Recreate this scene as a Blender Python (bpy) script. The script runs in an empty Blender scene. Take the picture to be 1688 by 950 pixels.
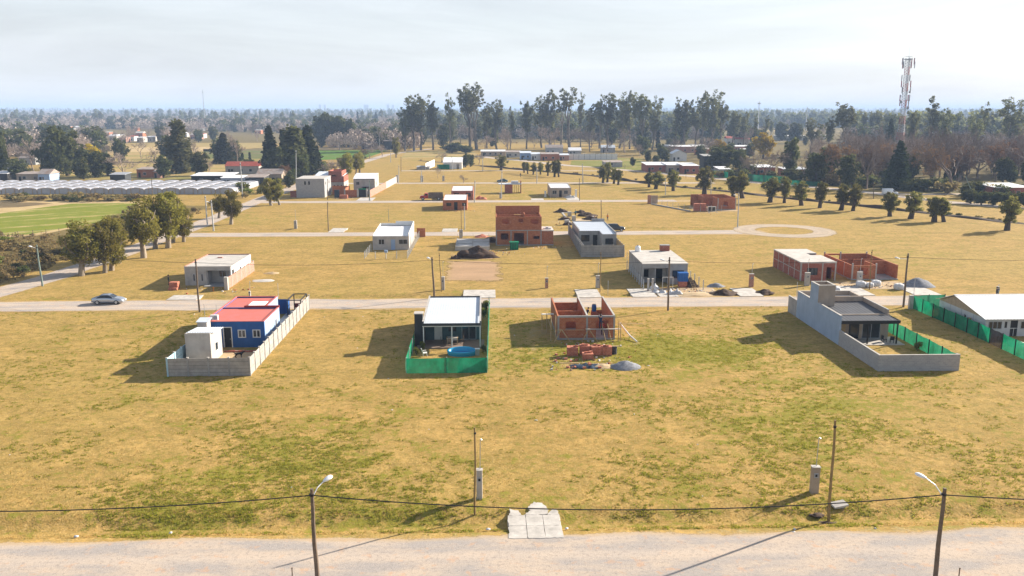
import bpy, math, random
import numpy as np
from mathutils import Vector, Matrix, noise as mnoise
random.seed(11); RNG = np.random.default_rng(11)
R = math.radians
scene = bpy.context.scene; COL = scene.collection

# ------------------------------------------------------------------ camera
F_PX, CX, CY, CAM_H = 1400.0, 844.0, 475.0, 28.0          # survey of the site: focal length and flying height
PITCH = math.atan(293 / F_PX); YAW = math.atan(44 / F_PX * math.cos(PITCH))
cam_d = bpy.data.cameras.new('camera'); cam = bpy.data.objects.new('camera', cam_d); COL.objects.link(cam)
cam.location = (0, 0, CAM_H); cam.rotation_euler = (math.pi / 2 - PITCH, 0, -YAW)
cam_d.sensor_width = 36; cam_d.lens = 36 * F_PX / 1688; cam_d.clip_start = 0.5; cam_d.clip_end = 40000
scene.camera = cam
# ------------------------------------------------------------------ sky, sun, exposure
SUN_EL, SUN_AZ = 24.0, 60.5                               # azimuth from +Y towards +X
w = bpy.data.worlds.new('World'); scene.world = w; w.use_nodes = True
nt = w.node_tree; nt.nodes.clear()
def wn(t): return nt.nodes.new(t)
out = wn('ShaderNodeOutputWorld'); bg = wn('ShaderNodeBackground'); sky = wn('ShaderNodeTexSky')
sky.sky_type = 'NISHITA'; sky.sun_disc = False; sky.sun_elevation = R(SUN_EL); sky.sun_rotation = R(SUN_AZ)
sky.air_density = 1.0; sky.dust_density = 0.8; sky.ozone_density = 1.0
tc = wn('ShaderNodeTexCoord'); mp = wn('ShaderNodeMapping'); mp.inputs['Scale'].default_value = (0.9, 2.2, 9.0)
mp.inputs['Rotation'].default_value = (0, R(6), R(20))
nz = wn('ShaderNodeTexNoise'); nz.inputs['Scale'].default_value = 1.6; nz.inputs['Detail'].default_value = 5; nz.inputs['Roughness'].default_value = 0.55
rp = wn('ShaderNodeMapRange'); rp.inputs[1].default_value = 0.35; rp.inputs[2].default_value = 0.72
rp.inputs[3].default_value = 0.80; rp.inputs[4].default_value = 1.0
bw = wn('ShaderNodeRGBToBW'); tint = wn('ShaderNodeMix'); tint.data_type = 'RGBA'; tint.blend_type = 'MULTIPLY'; tint.inputs[0].default_value = 1
tint.inputs[7].default_value = (0.97, 1.0, 1.045, 1)
vm = wn('ShaderNodeMix'); vm.data_type = 'RGBA'
L = nt.links.new
L(tc.outputs['Generated'], mp.inputs['Vector']); L(mp.outputs[0], nz.inputs['Vector']); L(nz.outputs[0], rp.inputs[0])
L(sky.outputs[0], bw.inputs[0])
ad = wn('ShaderNodeMath'); ad.operation = 'MULTIPLY_ADD'; L(bw.outputs[0], ad.inputs[0]); ad.inputs[1].default_value = 0.05; ad.inputs[2].default_value = 5.6; nz2 = wn('ShaderNodeTexNoise'); nz2.inputs['Scale'].default_value = 2.3; nz2.inputs['Detail'].default_value = 6; nz2.inputs['Roughness'].default_value = 0.6; nz2.inputs['Distortion'].default_value = 0.6; L(mp.outputs[0], nz2.inputs['Vector'])
rp2 = wn('ShaderNodeMapRange'); rp2.inputs[1].default_value = 0.3; rp2.inputs[2].default_value = 0.7; rp2.inputs[3].default_value = 0.86; rp2.inputs[4].default_value = 1.12; L(nz2.outputs[0], rp2.inputs[0])
am = wn('ShaderNodeMath'); am.operation = 'MULTIPLY'; L(ad.outputs[0], am.inputs[0]); L(rp2.outputs[0], am.inputs[1]); L(am.outputs[0], tint.inputs[6])
# the thin cloud veil is seen through more of its depth towards the horizon
sz = wn('ShaderNodeSeparateXYZ'); L(tc.outputs['Generated'], sz.inputs[0])
def wm(op, a, b):
    x = wn('ShaderNodeMath'); x.operation = op
    for i, v in enumerate((a, b)):
        if isinstance(v, (int, float)): x.inputs[i].default_value = v
        else: L(v, x.inputs[i])
    return x.outputs[0]
el_ = wm('ADD', wm('MAXIMUM', sz.outputs[2], 0.0), 0.03)
veil = wm('SUBTRACT', 1.0, wm('POWER', 2.71828, wm('DIVIDE', -0.30, el_)))
veil = wm('MULTIPLY', veil, rp.outputs[0])
L(veil, vm.inputs[0]); L(sky.outputs[0], vm.inputs[6]); L(tint.outputs[2], vm.inputs[7])
L(vm.outputs[2], bg.inputs[0]); bg.inputs[1].default_value = 0.057; L(bg.outputs[0], out.inputs[0])
sd = bpy.data.lights.new('sun', 'SUN'); sun = bpy.data.objects.new('sun', sd); COL.objects.link(sun)
sd.energy = 4.6; sd.angle = R(0.6); sd.color = (1.0, 0.895, 0.745)
sun.location = (60, 40, 60)
sdir = Vector((math.sin(R(SUN_AZ)) * math.cos(R(SUN_EL)), math.cos(R(SUN_AZ)) * math.cos(R(SUN_EL)), math.sin(R(SUN_EL))))
sun.rotation_euler = sdir.to_track_quat('Z', 'Y').to_euler()
vs = scene.view_settings; vs.view_transform = 'Standard'; vs.look = 'None'; vs.exposure = 1.5; vs.gamma = 1; vs.use_curve_mapping = False
scene.render.engine = 'CYCLES'
cy = scene.cycles
cy.use_denoising = True
try: cy.denoiser = 'OPENIMAGEDENOISE'
except Exception: pass
cy.max_bounces = 6; cy.diffuse_bounces = 3; cy.glossy_bounces = 3; cy.transmission_bounces = 4; cy.transparent_max_bounces = 16; cy.volume_bounces = 0

# ------------------------------------------------------------------ site survey: picture point -> place on the ground
_c, _s, _cy, _sy = math.cos(PITCH), math.sin(PITCH), math.cos(YAW), math.sin(YAW)
def _ray(px, py):
    u = (px - CX) / F_PX; v = -(py - CY) / F_PX
    y = _c + v * _s; z = -_s + v * _c
    return (u * _cy + y * _sy, -u * _sy + y * _cy, z)
def site(px, py, z=0.0):
    r = _ray(px, py); t = (z - CAM_H) / r[2]; return (r[0] * t, r[1] * t)
def height_at(px, py, Y):
    r = _ray(px, py); return CAM_H + r[2] * Y / r[1]
def width_at(Y, npx): return npx * (Y * _c + CAM_H * _s) / F_PX

# ------------------------------------------------------------------ materials
def new_mat(name):
    m = bpy.data.materials.new(name); m.use_nodes = True
    m.node_tree.nodes.clear(); return m, m.node_tree
class NB:                                                   # small node-building helper
    def __init__(s, t): s.t = t
    def n(s, t, **k):
        x = s.t.nodes.new(t)
        for a, b in k.items(): setattr(x, a, b)
        return x
    def l(s, a, b): s.t.links.new(a, b)
    def pos(s): return s.n('ShaderNodeNewGeometry').outputs['Position']
    def noise(s, vec, scale, detail=4, rough=0.55, stretch=None):
        if stretch:
            m = s.n('ShaderNodeMapping'); m.inputs['Scale'].default_value = stretch; s.l(vec, m.inputs['Vector']); vec = m.outputs[0]
        x = s.n('ShaderNodeTexNoise'); x.inputs['Scale'].default_value = scale; x.inputs['Detail'].default_value = detail
        x.inputs['Roughness'].default_value = rough; s.l(vec, x.inputs['Vector']); return x.outputs[0]
    def rng(s, v, a, b, c=0.0, d=1.0, smooth=False):
        x = s.n('ShaderNodeMapRange'); x.inputs[1].default_value = a; x.inputs[2].default_value = b
        x.inputs[3].default_value = c; x.inputs[4].default_value = d
        if smooth: x.interpolation_type = 'SMOOTHSTEP'
        s.l(v, x.inputs[0]); return x.outputs[0]
    def mix(s, f, a, b, mode='MIX'):
        x = s.n('ShaderNodeMix', data_type='RGBA', blend_type=mode)
        for sock, val in ((x.inputs[0], f), (x.inputs[6], a), (x.inputs[7], b)):
            if isinstance(val, (int, float)): sock.default_value = val
            elif isinstance(val, (tuple, list)): sock.default_value = (val[0], val[1], val[2], 1)
            else: s.l(val, sock)
        return x.outputs[2]
    def math(s, op, a, b=0.0):
        x = s.n('ShaderNodeMath', operation=op)
        for sock, val in ((x.inputs[0], a), (x.inputs[1], b)):
            if isinstance(val, (int, float)): sock.default_value = val
            else: s.l(val, sock)
        return x.outputs[0]
    def attr(s, name):
        x = s.n('ShaderNodeAttribute'); x.attribute_name = name; return x
    def bump(s, h, strength, dist=0.02):
        x = s.n('ShaderNodeBump'); x.inputs['Strength'].default_value = strength; x.inputs['Distance'].default_value = dist
        s.l(h, x.inputs['Height']); return x.outputs[0]
    def out(s, sh, vol=False):
        o = s.n('ShaderNodeOutputMaterial'); s.l(sh, o.inputs[1 if vol else 0])
    def bsdf(s, col, rough=0.8, metal=0.0, normal=None, spec=0.3):
        b = s.n('ShaderNodeBsdfPrincipled'); b.inputs['Roughness'].default_value = rough; b.inputs['Metallic'].default_value = metal
        b.inputs['Specular IOR Level'].default_value = spec
        if isinstance(col, (tuple, list)): b.inputs['Base Color'].default_value = (*col[:3], 1)
        else: s.l(col, b.inputs['Base Color'])
        if normal is not None: s.l(normal, b.inputs['Normal'])
        return b
def dark(c, k): return tuple(x * k for x in c)
def M(name, col, rough=0.8, var=0.25, scale=1.2, col2=None, bump=0.0, metal=0.0, streak=True, spec=0.3):
    """weathered plain surface: two noises, one stretched down the wall as rain streaks"""
    m, t = new_mat(name); b = NB(t); P = b.pos(); var = min(.6, var * 1.4)
    n1 = b.noise(P, scale, 6, 0.6)
    c = b.mix(b.rng(n1, 0.3, 0.7), col, col2 or dark(col, 1 - var))
    if streak:
        n2 = b.noise(P, 2.2, 4, 0.6, (1, 1, 0.18)); c = b.mix(b.rng(n2, 0.5, 0.75, 0, var * 1.2), c, dark(col, 0.55))
    n3 = b.noise(P, scale * 9, 3, 0.6); c = b.mix(b.rng(n3, 0.35, 0.7, 0, var * 0.5), c, dark(col, 0.6))
    nm = b.bump(n3, bump) if bump else None
    b.out(b.bsdf(c, rough, metal, nm, spec).outputs[0]); return m
def brick_mat(name, c1, c2, mortar, bw=0.34, bh=0.19, ms=0.014, var=0.3, blot=(0.6, 0.57, 0.53), blot_f=0.25):
    m, t = new_mat(name); b = NB(t); P = b.pos()
    sx = b.n('ShaderNodeSeparateXYZ'); b.l(P, sx.inputs[0]); cb = b.n('ShaderNodeCombineXYZ')
    b.l(b.math('ADD', sx.outputs[0], sx.outputs[1]), cb.inputs[0]); b.l(sx.outputs[2], cb.inputs[1])
    k = b.n('ShaderNodeTexBrick'); k.inputs['Scale'].default_value = 1; k.inputs['Brick Width'].default_value = bw
    k.inputs['Row Height'].default_value = bh; k.inputs['Mortar Size'].default_value = ms; k.inputs['Mortar Smooth'].default_value = 0.2
    k.inputs['Color1'].default_value = (*c1, 1); k.inputs['Color2'].default_value = (*c2, 1); k.inputs['Mortar'].default_value = (*mortar, 1)
    b.l(cb.outputs[0], k.inputs['Vector'])
    n = b.noise(P, 1.1, 5, 0.65); c = b.mix(b.rng(n, 0.35, 0.7, 0, var), k.outputs[0], dark(c1, 0.5))
    n2 = b.noise(P, 2.6, 5, 0.7); c = b.mix(b.rng(n2, 0.58, 0.72, 0, blot_f), c, blot)
    b.out(b.bsdf(c, 0.9, 0, b.bump(b.math('SUBTRACT', 1.0, k.outputs[1]), 0.5, 0.012), 0.2).outputs[0]); return m
def glass_mat(name, col=(0.02, 0.025, 0.03)):
    m, t = new_mat(name); b = NB(t); x = b.bsdf(col, 0.06, 0, None, 0.6); b.out(x.outputs[0]); return m
def leaf_mat(name, c1, c2, trans=0.3, hue=0.06):
    m, t = new_mat(name); b = NB(t); P = b.pos()
    oi = b.n('ShaderNodeObjectInfo'); n = b.noise(P, 0.55, 3, 0.6)
    rnd = b.n('ShaderNodeNewGeometry').outputs['Random Per Island']
    c = b.mix(b.rng(n, 0.3, 0.7), c1, c2)
    c = b.mix(b.math('MULTIPLY', rnd, 0.5), c, dark(c1, 0.5))
    h = b.n('ShaderNodeHueSaturation'); b.l(b.rng(oi.outputs['Random'], 0, 1, 0.5 - hue, 0.5 + hue * 0.4), h.inputs['Hue'])
    b.l(b.rng(oi.outputs['Random'], 0, 1, 0.75, 1.25), h.inputs['Value']); b.l(c, h.inputs['Color'])
    d = b.n('ShaderNodeBsdfDiffuse'); tr = b.n('ShaderNodeBsdfTranslucent'); b.l(h.outputs[0], d.inputs[0]); b.l(h.outputs[0], tr.inputs[0])
    mx = b.n('ShaderNodeMixShader'); mx.inputs[0].default_value = trans; b.l(d.outputs[0], mx.inputs[1]); b.l(tr.outputs[0], mx.inputs[2])
    b.out(mx.outputs[0]); return m
def bark_mat(name, c1, c2):
    m, t = new_mat(name); b = NB(t); P = b.pos(); n = b.noise(P, 2.5, 5, 0.65, (1, 1, 0.3))
    oi = b.n('ShaderNodeObjectInfo'); c = b.mix(b.rng(n, 0.35, 0.65), c1, c2)
    h = b.n('ShaderNodeHueSaturation'); b.l(b.rng(oi.outputs['Random'], 0, 1, 0.75, 1.25), h.inputs['Value']); b.l(c, h.inputs['Color'])
    b.out(b.bsdf(h.outputs[0], 0.9, 0, b.bump(n, 0.4, 0.05), 0.15).outputs[0]); return m
def cloth_mat(name, col, trans=0.3, alpha=0.05):
    m, t = new_mat(name); b = NB(t); P = b.pos(); n = b.noise(P, 0.9, 5, 0.65)
    sx = b.n('ShaderNodeSeparateXYZ'); b.l(P, sx.inputs[0])
    fold = b.noise(P, 1.9, 4, 0.6, (1, 1, 0.3)); c = b.mix(b.rng(n, 0.38, 0.62), col, dark(col, 0.55)); c = b.mix(b.rng(b.noise(P, 0.35, 3, 0.6), 0.45, 0.65, 0, 0.35), c, (col[0] + .06, col[1] * 1.25 + .02, col[2] * 1.35 + .03))
    d = b.bsdf(c, 0.7, 0, b.bump(fold, 0.9, 0.35), 0.2); tr = b.n('ShaderNodeBsdfTranslucent'); b.l(c, tr.inputs[0])
    mx = b.n('ShaderNodeMixShader'); mx.inputs[0].default_value = trans; b.l(d.outputs[0], mx.inputs[1]); b.l(tr.outputs[0], mx.inputs[2])
    tp = b.n('ShaderNodeBsdfTransparent'); m2 = b.n('ShaderNodeMixShader'); m2.inputs[0].default_value = alpha
    b.l(mx.outputs[0], m2.inputs[1]); b.l(tp.outputs[0], m2.inputs[2]); b.out(m2.outputs[0]); return m

def ground_mat():
    m, t = new_mat('dry_grass_ground'); b = NB(t); P = b.pos()
    gr = b.attr('green').outputs['Fac']; bare = b.attr('bare').outputs['Fac']; dk = b.attr('weed').outputs['Fac']  # weed also carries shadow painted into the right village ground
    big = b.noise(P, 0.03, 3, 0.5); mid = b.noise(P, 0.16, 5, 0.62, (1, 1.5, 1)); fine = b.noise(P, 1.3, 5, 0.75); grain = b.noise(P, 8.0, 2, 0.7)
    straw = b.mix(b.rng(mid, 0.38, 0.62), (0.50, 0.315, 0.108), (0.335, 0.215, 0.066))
    straw = b.mix(b.rng(big, 0.35, 0.65, 0, 0.5), straw, (0.37, 0.275, 0.08))
    olive = b.mix(b.rng(fine, 0.3, 0.7), (0.13, 0.11, 0.026), (0.25, 0.185, 0.055))
    pt = b.noise(P, 0.45, 4, 0.68, (1, 1.3, 1)); straw = b.mix(b.rng(pt, 0.42, 0.68, 0, 0.7), straw, (0.245, 0.17, 0.052))
    c = b.mix(b.rng(fine, 0.46, 0.60, 0, 0.72), straw, olive); c = b.mix(b.rng(b.noise(P, 3.2, 3, 0.7), 0.54, 0.64, 0, 0.5), c, (0.53, 0.36, 0.15))
    patchy = b.noise(P, 0.55, 3, 0.6)
    gsum = b.math('ADD', b.math('ADD', b.math('MULTIPLY', gr, 0.62), b.math('MULTIPLY', b.math('SUBTRACT', patchy, 0.5), 1.3)), b.math('MULTIPLY', b.math('SUBTRACT', mid, 0.5), 1.7))
    gf = b.math('ADD', gsum, b.math('MULTIPLY', b.math('SUBTRACT', fine, 0.5), 2.4))
    gcol = b.mix(b.rng(grain, 0.3, 0.7), (0.17, 0.175, 0.018), (0.27, 0.235, 0.04))
    c = b.mix(b.rng(gf, 0.20, 0.70, 0, 0.88, True), c, gcol)
    wcol = b.mix(b.rng(fine, 0.35, 0.65), (0.085, 0.075, 0.03), (0.20, 0.15, 0.06))
    c = b.mix(b.rng(b.math('ADD', dk, b.math('MULTIPLY', b.math('SUBTRACT', fine, 0.5), 0.9)), 0.35, 0.8, 0, 0.9, True), c, wcol)
    bcol = b.mix(b.rng(grain, 0.3, 0.7), (0.50, 0.37, 0.22), (0.40, 0.29, 0.165))
    c = b.mix(b.rng(b.math('ADD', bare, b.math('MULTIPLY', b.math('SUBTRACT', fine, 0.5), 1.2)), 0.35, 0.8, 0, 0.9, True), c, bcol)
    c = b.mix(b.rng(grain, 0.42, 0.72, 0, 0.45), c, b.mix(0.6, c, (0.05, 0.04, 0.012)))
    h = b.math('ADD', fine, b.math('MULTIPLY', grain, 0.5))
    b.out(b.bsdf(c, 0.95, 0, b.bump(h, 0.7, 0.12), 0.05).outputs[0]); return m
def road_mat(name, c1=(0.45, 0.37, 0.30), c2=(0.33, 0.30, 0.28), c3=(0.44, 0.325, 0.20), en=0.75, es=1.1):
    m, t = new_mat(name); b = NB(t); P = b.pos()
    e = b.attr('edge').outputs['Fac']; u = b.attr('lane').outputs['Fac']
    n1 = b.noise(P, 0.35, 6, 0.65, (0.5, 1.6, 1)); n2 = b.noise(P, 3.5, 6, 0.75); n3 = b.noise(P, 16, 3, 0.7)
    c = b.mix(b.rng(n1, 0.42, 0.58), c1, c2)
    trk = b.rng(b.math('ABSOLUTE', b.math('SUBTRACT', b.math('ABSOLUTE', u), 0.42)), 0.0, 0.2, 0.55, 0.0, True)
    c = b.mix(trk, c, dark(c1, 1.12)); c = b.mix(b.rng(n2, 0.5, 0.66, 0, 0.6), c, dark(c2, 0.66)); c = b.mix(b.rng(n3, 0.54, 0.66, 0, 0.5), c, dark(c1, 1.3)); c = b.mix(b.rng(b.noise(P, 1.1, 4, 0.6), 0.58, 0.68, 0, 0.5), c, (0.50, 0.30, 0.18))
    c = b.mix(b.rng(b.math('ADD', e, b.math('MULTIPLY', b.math('SUBTRACT', n1, 0.5), 0.8)), 0.15, 0.6, 0.75, 0.0, True), c, c3)
    a = b.rng(b.math('ADD', e, b.math('MULTIPLY', b.math('SUBTRACT', b.noise(P, es, 6, 0.7), 0.5), en)), 0.08, 0.22 + 0.12 * (en > 1), 0, 1)
    d = b.bsdf(c, 0.95, 0, b.bump(b.math('ADD', n2, n3), 0.5, 0.04), 0.05); tp = b.n('ShaderNodeBsdfTransparent')
    mx = b.n('ShaderNodeMixShader'); b.l(a, mx.inputs[0]); b.l(tp.outputs[0], mx.inputs[1]); b.l(d.outputs[0], mx.inputs[2]); b.out(mx.outputs[0]); return m

MT = {}
def mats():
    d = MT
    d['ground'] = ground_mat(); d['road'] = road_mat('gravel_road')
    d['mud'] = road_mat('ditch_mud', (0.06, 0.05, 0.038), (0.035, 0.032, 0.03), (0.12, 0.09, 0.05))
    d['dirtpatch'] = road_mat('bare_levelled_earth', (0.38, 0.25, 0.15), (0.33, 0.22, 0.13), (0.36, 0.255, 0.12), 2.4, 0.4)
    d['track'] = road_mat('worn_loop_track', (0.42, 0.34, 0.26), (0.33, 0.28, 0.22), (0.38, 0.28, 0.14), 1.9, 0.6)
    d['sandpatch'] = road_mat('sandy_building_soil', (0.46, 0.34, 0.2), (0.36, 0.28, 0.19), (0.42, 0.29, 0.15))
    d['concrete'] = M('pale_concrete', (0.52, 0.49, 0.455), 0.9, 0.22, 0.8, bump=0.3, streak=False)
    d['slab'] = M('driveway_concrete', (0.56, 0.525, 0.485), 0.9, 0.32, 1.1, bump=0.3, streak=False)
    d['panel'] = M('precast_panel', (0.41, 0.385, 0.36), 0.9, 0.25, 1.4, bump=0.3)
    d['panelblue'] = M('pale_blue_painted_panel', (0.42, 0.62, 0.72), 0.8, 0.15, 1.2)
    d['cement'] = M('grey_cement_render', (0.38, 0.375, 0.37), 0.9, 0.28, 0.8, bump=0.3)
    d['cementlt'] = M('light_cement_render', (0.47, 0.445, 0.415), 0.9, 0.25, 0.8, bump=0.2)
    d['greyshade'] = M('shade_tinted_grey_render', (0.32, 0.41, 0.54), 0.85, 0.14, 0.6, bump=0.2)  # light grey wall; the blue of sky-lit shade is put into its colour
    d['taupe'] = M('taupe_render', (0.42, 0.34, 0.27), 0.85, 0.2, 0.9)
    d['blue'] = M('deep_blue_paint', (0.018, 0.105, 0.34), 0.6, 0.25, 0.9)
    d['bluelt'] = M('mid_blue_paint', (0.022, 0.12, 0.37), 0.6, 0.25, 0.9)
    d['bluepale'] = M('pale_blue_paint', (0.30, 0.42, 0.64), 0.7, 0.12, 0.9)  # separate pale blue paint for walls, a door and small fittings
    d['redroof'] = M('red_roof_membrane', (0.55, 0.13, 0.095), 0.75, 0.2, 0.7, (0.46, 0.15, 0.14), streak=False)
    d['redtrim'] = M('dark_red_coping', (0.30, 0.035, 0.03), 0.7, 0.25)
    d['white'] = M('white_paint', (0.70, 0.69, 0.67), 0.7, 0.1, 1.0)
    d['offwhite'] = M('offwhite_render', (0.47, 0.44, 0.415), 0.85, 0.2, 0.8)
    d['whitefence'] = M('white_siding', (0.56, 0.56, 0.58), 0.7, 0.12, 1.0)
    d['zinc'] = M('pale_zinc_roofing', (0.56, 0.61, 0.68), 0.5, 0.10, 0.5, metal=0.0, streak=False)
    d['zincw'] = M('white_zinc_roofing', (0.78, 0.78, 0.79), 0.5, 0.08, 0.5, streak=False)
    d['charroof'] = M('charcoal_roof', (0.075, 0.08, 0.095), 0.6, 0.25, 0.6, streak=False)
    d['gableboard'] = M('pale_gable_boarding', (0.47, 0.37, 0.26), 0.85, 0.25, 2.0)
    d['black'] = M('black_metal', (0.012, 0.012, 0.014), 0.5, 0.2, streak=False)
    d['char'] = M('charcoal_render', (0.045, 0.05, 0.055), 0.8, 0.2)
    d['teal'] = M('dark_teal_render', (0.07, 0.13, 0.15), 0.8, 0.2)
    d['brick'] = brick_mat('orange_hollow_brick', (0.44, 0.155, 0.065), (0.34, 0.10, 0.042), (0.36, 0.22, 0.15))
    d['brickdk'] = brick_mat('red_hollow_brick', (0.34, 0.10, 0.06), (0.26, 0.07, 0.045), (0.38, 0.24, 0.20), blot_f=0.6)
    d['brickpk'] = brick_mat('pink_brick', (0.40, 0.20, 0.15), (0.34, 0.16, 0.115), (0.55, 0.40, 0.34))
    d['block'] = brick_mat('grey_concrete_block', (0.36, 0.355, 0.36), (0.30, 0.30, 0.31), (0.42, 0.41, 0.40), 0.4, 0.2, 0.012, 0.2)
    d['brickload'] = brick_mat('stacked_new_brick', (0.50, 0.20, 0.13), (0.42, 0.145, 0.09), (0.20, 0.07, 0.05), 0.33, 0.18, 0.01, 0.2)
    d['wood'] = M('raw_timber', (0.52, 0.37, 0.20), 0.85, 0.3, 3.0)
    d['pole'] = M('weathered_pole_wood', (0.20, 0.15, 0.11), 0.9, 0.35, 3.0)
    d['poley'] = M('new_pole_wood', (0.33, 0.225, 0.095), 0.9, 0.3, 3.0)
    d['polec'] = M('concrete_pole', (0.50, 0.51, 0.52), 0.85, 0.15, 2.0)
    d['polet'] = M('greenish_pole', (0.20, 0.26, 0.24), 0.85, 0.2, 2.0)
    d['steel'] = M('galvanised_steel', (0.55, 0.56, 0.57), 0.4, 0.15, 2.0, metal=0.6, streak=False)
    d['lamp'] = M('lamp_white_shell', (0.80, 0.81, 0.83), 0.35, 0.05, streak=False)
    d['wire'] = M('black_cable', (0.02, 0.02, 0.02), 0.6, 0.1, streak=False)
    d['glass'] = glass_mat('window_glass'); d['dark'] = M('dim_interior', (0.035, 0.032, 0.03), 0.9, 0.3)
    d['cloth'] = cloth_mat('green_shade_cloth', (0.0, 0.27, 0.135)); d['clothk'] = cloth_mat('black_shade_cloth', (0.02, 0.02, 0.02), 0.15, 0.1)
    d['clothshadow'] = cloth_mat('shadowed_green_netting', (0.0, 0.13, 0.08))  # darker copy of the green cloth, with shadow put into its colour
    d['poolblue'] = M('blue_plastic', (0.02, 0.30, 0.52), 0.35, 0.1, streak=False)
    d['tankblue'] = M('blue_tank_plastic', (0.012, 0.11, 0.38), 0.45, 0.15, streak=False)
    d['tarp'] = M('navy_tarpaulin', (0.025, 0.05, 0.09), 0.5, 0.4, 2.0, bump=0.6, streak=False)
    d['bag'] = M('white_bulk_bag', (0.60, 0.61, 0.64), 0.7, 0.2, 2.0, bump=0.4, streak=False)
    d['gravel'] = M('grey_gravel', (0.27, 0.28, 0.31), 0.95, 0.35, 4.0, bump=0.8, streak=False)
    d['soil'] = M('dark_soil', (0.085, 0.05, 0.033), 0.95, 0.4, 2.0, bump=0.8, streak=False)
    d['sand'] = M('pale_sand', (0.50, 0.37, 0.22), 0.95, 0.2, 3.0, bump=0.5, streak=False)
    d['tile'] = M('brown_floor_tile', (0.26, 0.19, 0.15), 0.6, 0.2, 2.0, streak=False)
    d['plastw'] = M('white_plastic', (0.78, 0.78, 0.78), 0.4, 0.05, streak=False)
    d['tinroof'] = M('rusty_tin_roof', (0.36, 0.34, 0.33), 0.7, 0.35, 0.6, (0.24, 0.15, 0.10), streak=False)
    d['tileroof'] = M('red_tile_roof', (0.40, 0.085, 0.055), 0.8, 0.3, 1.0, streak=False)
    d['film'] = M('greenhouse_film', (0.45, 0.47, 0.53), 0.35, 0.25, 0.35, (0.36, 0.35, 0.38), streak=False)
    d['navy'] = M('navy_workwear', (0.012, 0.022, 0.07), 0.9, 0.2, 6, streak=False)
    d['darkcl'] = M('black_clothes', (0.015, 0.017, 0.02), 0.9, 0.2, 6, streak=False)
    d['orangecl'] = M('orange_vest', (0.65, 0.22, 0.03), 0.9, 0.2, 6, streak=False)
    d['tealcl'] = M('teal_shirt', (0.02, 0.18, 0.24), 0.9, 0.2, 6, streak=False)
    d['skin'] = M('skin', (0.42, 0.24, 0.16), 0.6, 0.1, 8, streak=False)
    d['hair'] = M('dark_hair', (0.02, 0.014, 0.01), 0.7, 0.2, 8, streak=False)
    d['jean'] = M('grey_trousers', (0.06, 0.065, 0.08), 0.9, 0.2, 6, streak=False)
    d['rubber'] = M('tyre_rubber', (0.015, 0.015, 0.016), 0.8, 0.1, streak=False)
    d['silver'] = M('silver_car_paint', (0.44, 0.47, 0.52), 0.25, 0.03, metal=0.7, streak=False, spec=0.6)
    d['blackcar'] = M('black_car_paint', (0.018, 0.022, 0.03), 0.2, 0.05, streak=False, spec=0.6)
    d['tealcar'] = M('dark_teal_car_paint', (0.01, 0.06, 0.07), 0.25, 0.05, streak=False, spec=0.6)
    d['redcar'] = M('red_truck_paint', (0.45, 0.02, 0.015), 0.35, 0.1, streak=False, spec=0.5)
    d['whitecar'] = M('white_van_paint', (0.78, 0.79, 0.80), 0.3, 0.04, streak=False, spec=0.5)
    d['towred'] = M('tower_red_paint', (0.30, 0.05, 0.045), 0.6, 0.15, streak=False)
    d['towwhite'] = M('tower_white_paint', (0.36, 0.38, 0.42), 0.6, 0.1, streak=False)
    d['towgrey'] = M('antenna_grey', (0.36, 0.38, 0.42), 0.5, 0.15, streak=False)
    # vegetation
    d['lf_olive'] = leaf_mat('olive_leaf', (0.20, 0.19, 0.04), (0.28, 0.25, 0.055), 0.52, 0.015)
    d['lf_pollard'] = leaf_mat('dull_green_leaf', (0.16, 0.165, 0.05), (0.25, 0.23, 0.065), 0.52, 0.015)
    d['lf_euc'] = leaf_mat('eucalyptus_leaf', (0.13, 0.155, 0.08), (0.22, 0.215, 0.09), 0.5, 0.02)
    d['lf_con'] = leaf_mat('dark_conifer_needle', (0.035, 0.05, 0.028), (0.07, 0.08, 0.032), 0.2)
    d['lf_cyp'] = leaf_mat('cypress_needle', (0.085, 0.095, 0.04), (0.15, 0.14, 0.05), 0.4)
    d['lf_ever'] = leaf_mat('evergreen_leaf', (0.07, 0.09, 0.04), (0.14, 0.145, 0.05), 0.42, 0.025)
    d['lf_yel'] = leaf_mat('yellow_blossom', (0.50, 0.36, 0.012), (0.36, 0.29, 0.02), 0.3, 0.02)
    d['lf_brown'] = leaf_mat('withered_brown_leaf', (0.25, 0.15, 0.075), (0.19, 0.12, 0.065), 0.3, 0.02)
    d['lf_weed'] = leaf_mat('dry_weed', (0.34, 0.26, 0.12), (0.22, 0.19, 0.07), 0.45, 0.02)
    d['lf_bush'] = leaf_mat('bush_leaf', (0.15, 0.19, 0.04), (0.20, 0.21, 0.055), 0.42, 0.03)
    d['bk_pale'] = bark_mat('pale_flaking_bark', (0.34, 0.29, 0.23), (0.16, 0.125, 0.09))
    d['bk_dark'] = bark_mat('dark_bark', (0.10, 0.072, 0.052), (0.05, 0.038, 0.03))
    d['bk_euc'] = bark_mat('grey_eucalyptus_bark', (0.19, 0.165, 0.14), (0.09, 0.075, 0.06))
    d['bk_twig'] = bark_mat('grey_brown_twigs', (0.33, 0.265, 0.22), (0.23, 0.185, 0.155))
    d['bk_far'] = bark_mat('pale_winter_twigs', (0.42, 0.345, 0.29), (0.31, 0.255, 0.22))
    d['bk_twigr'] = bark_mat('reddish_brown_twigs', (0.23, 0.175, 0.145), (0.15, 0.115, 0.097))
mats()

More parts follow.
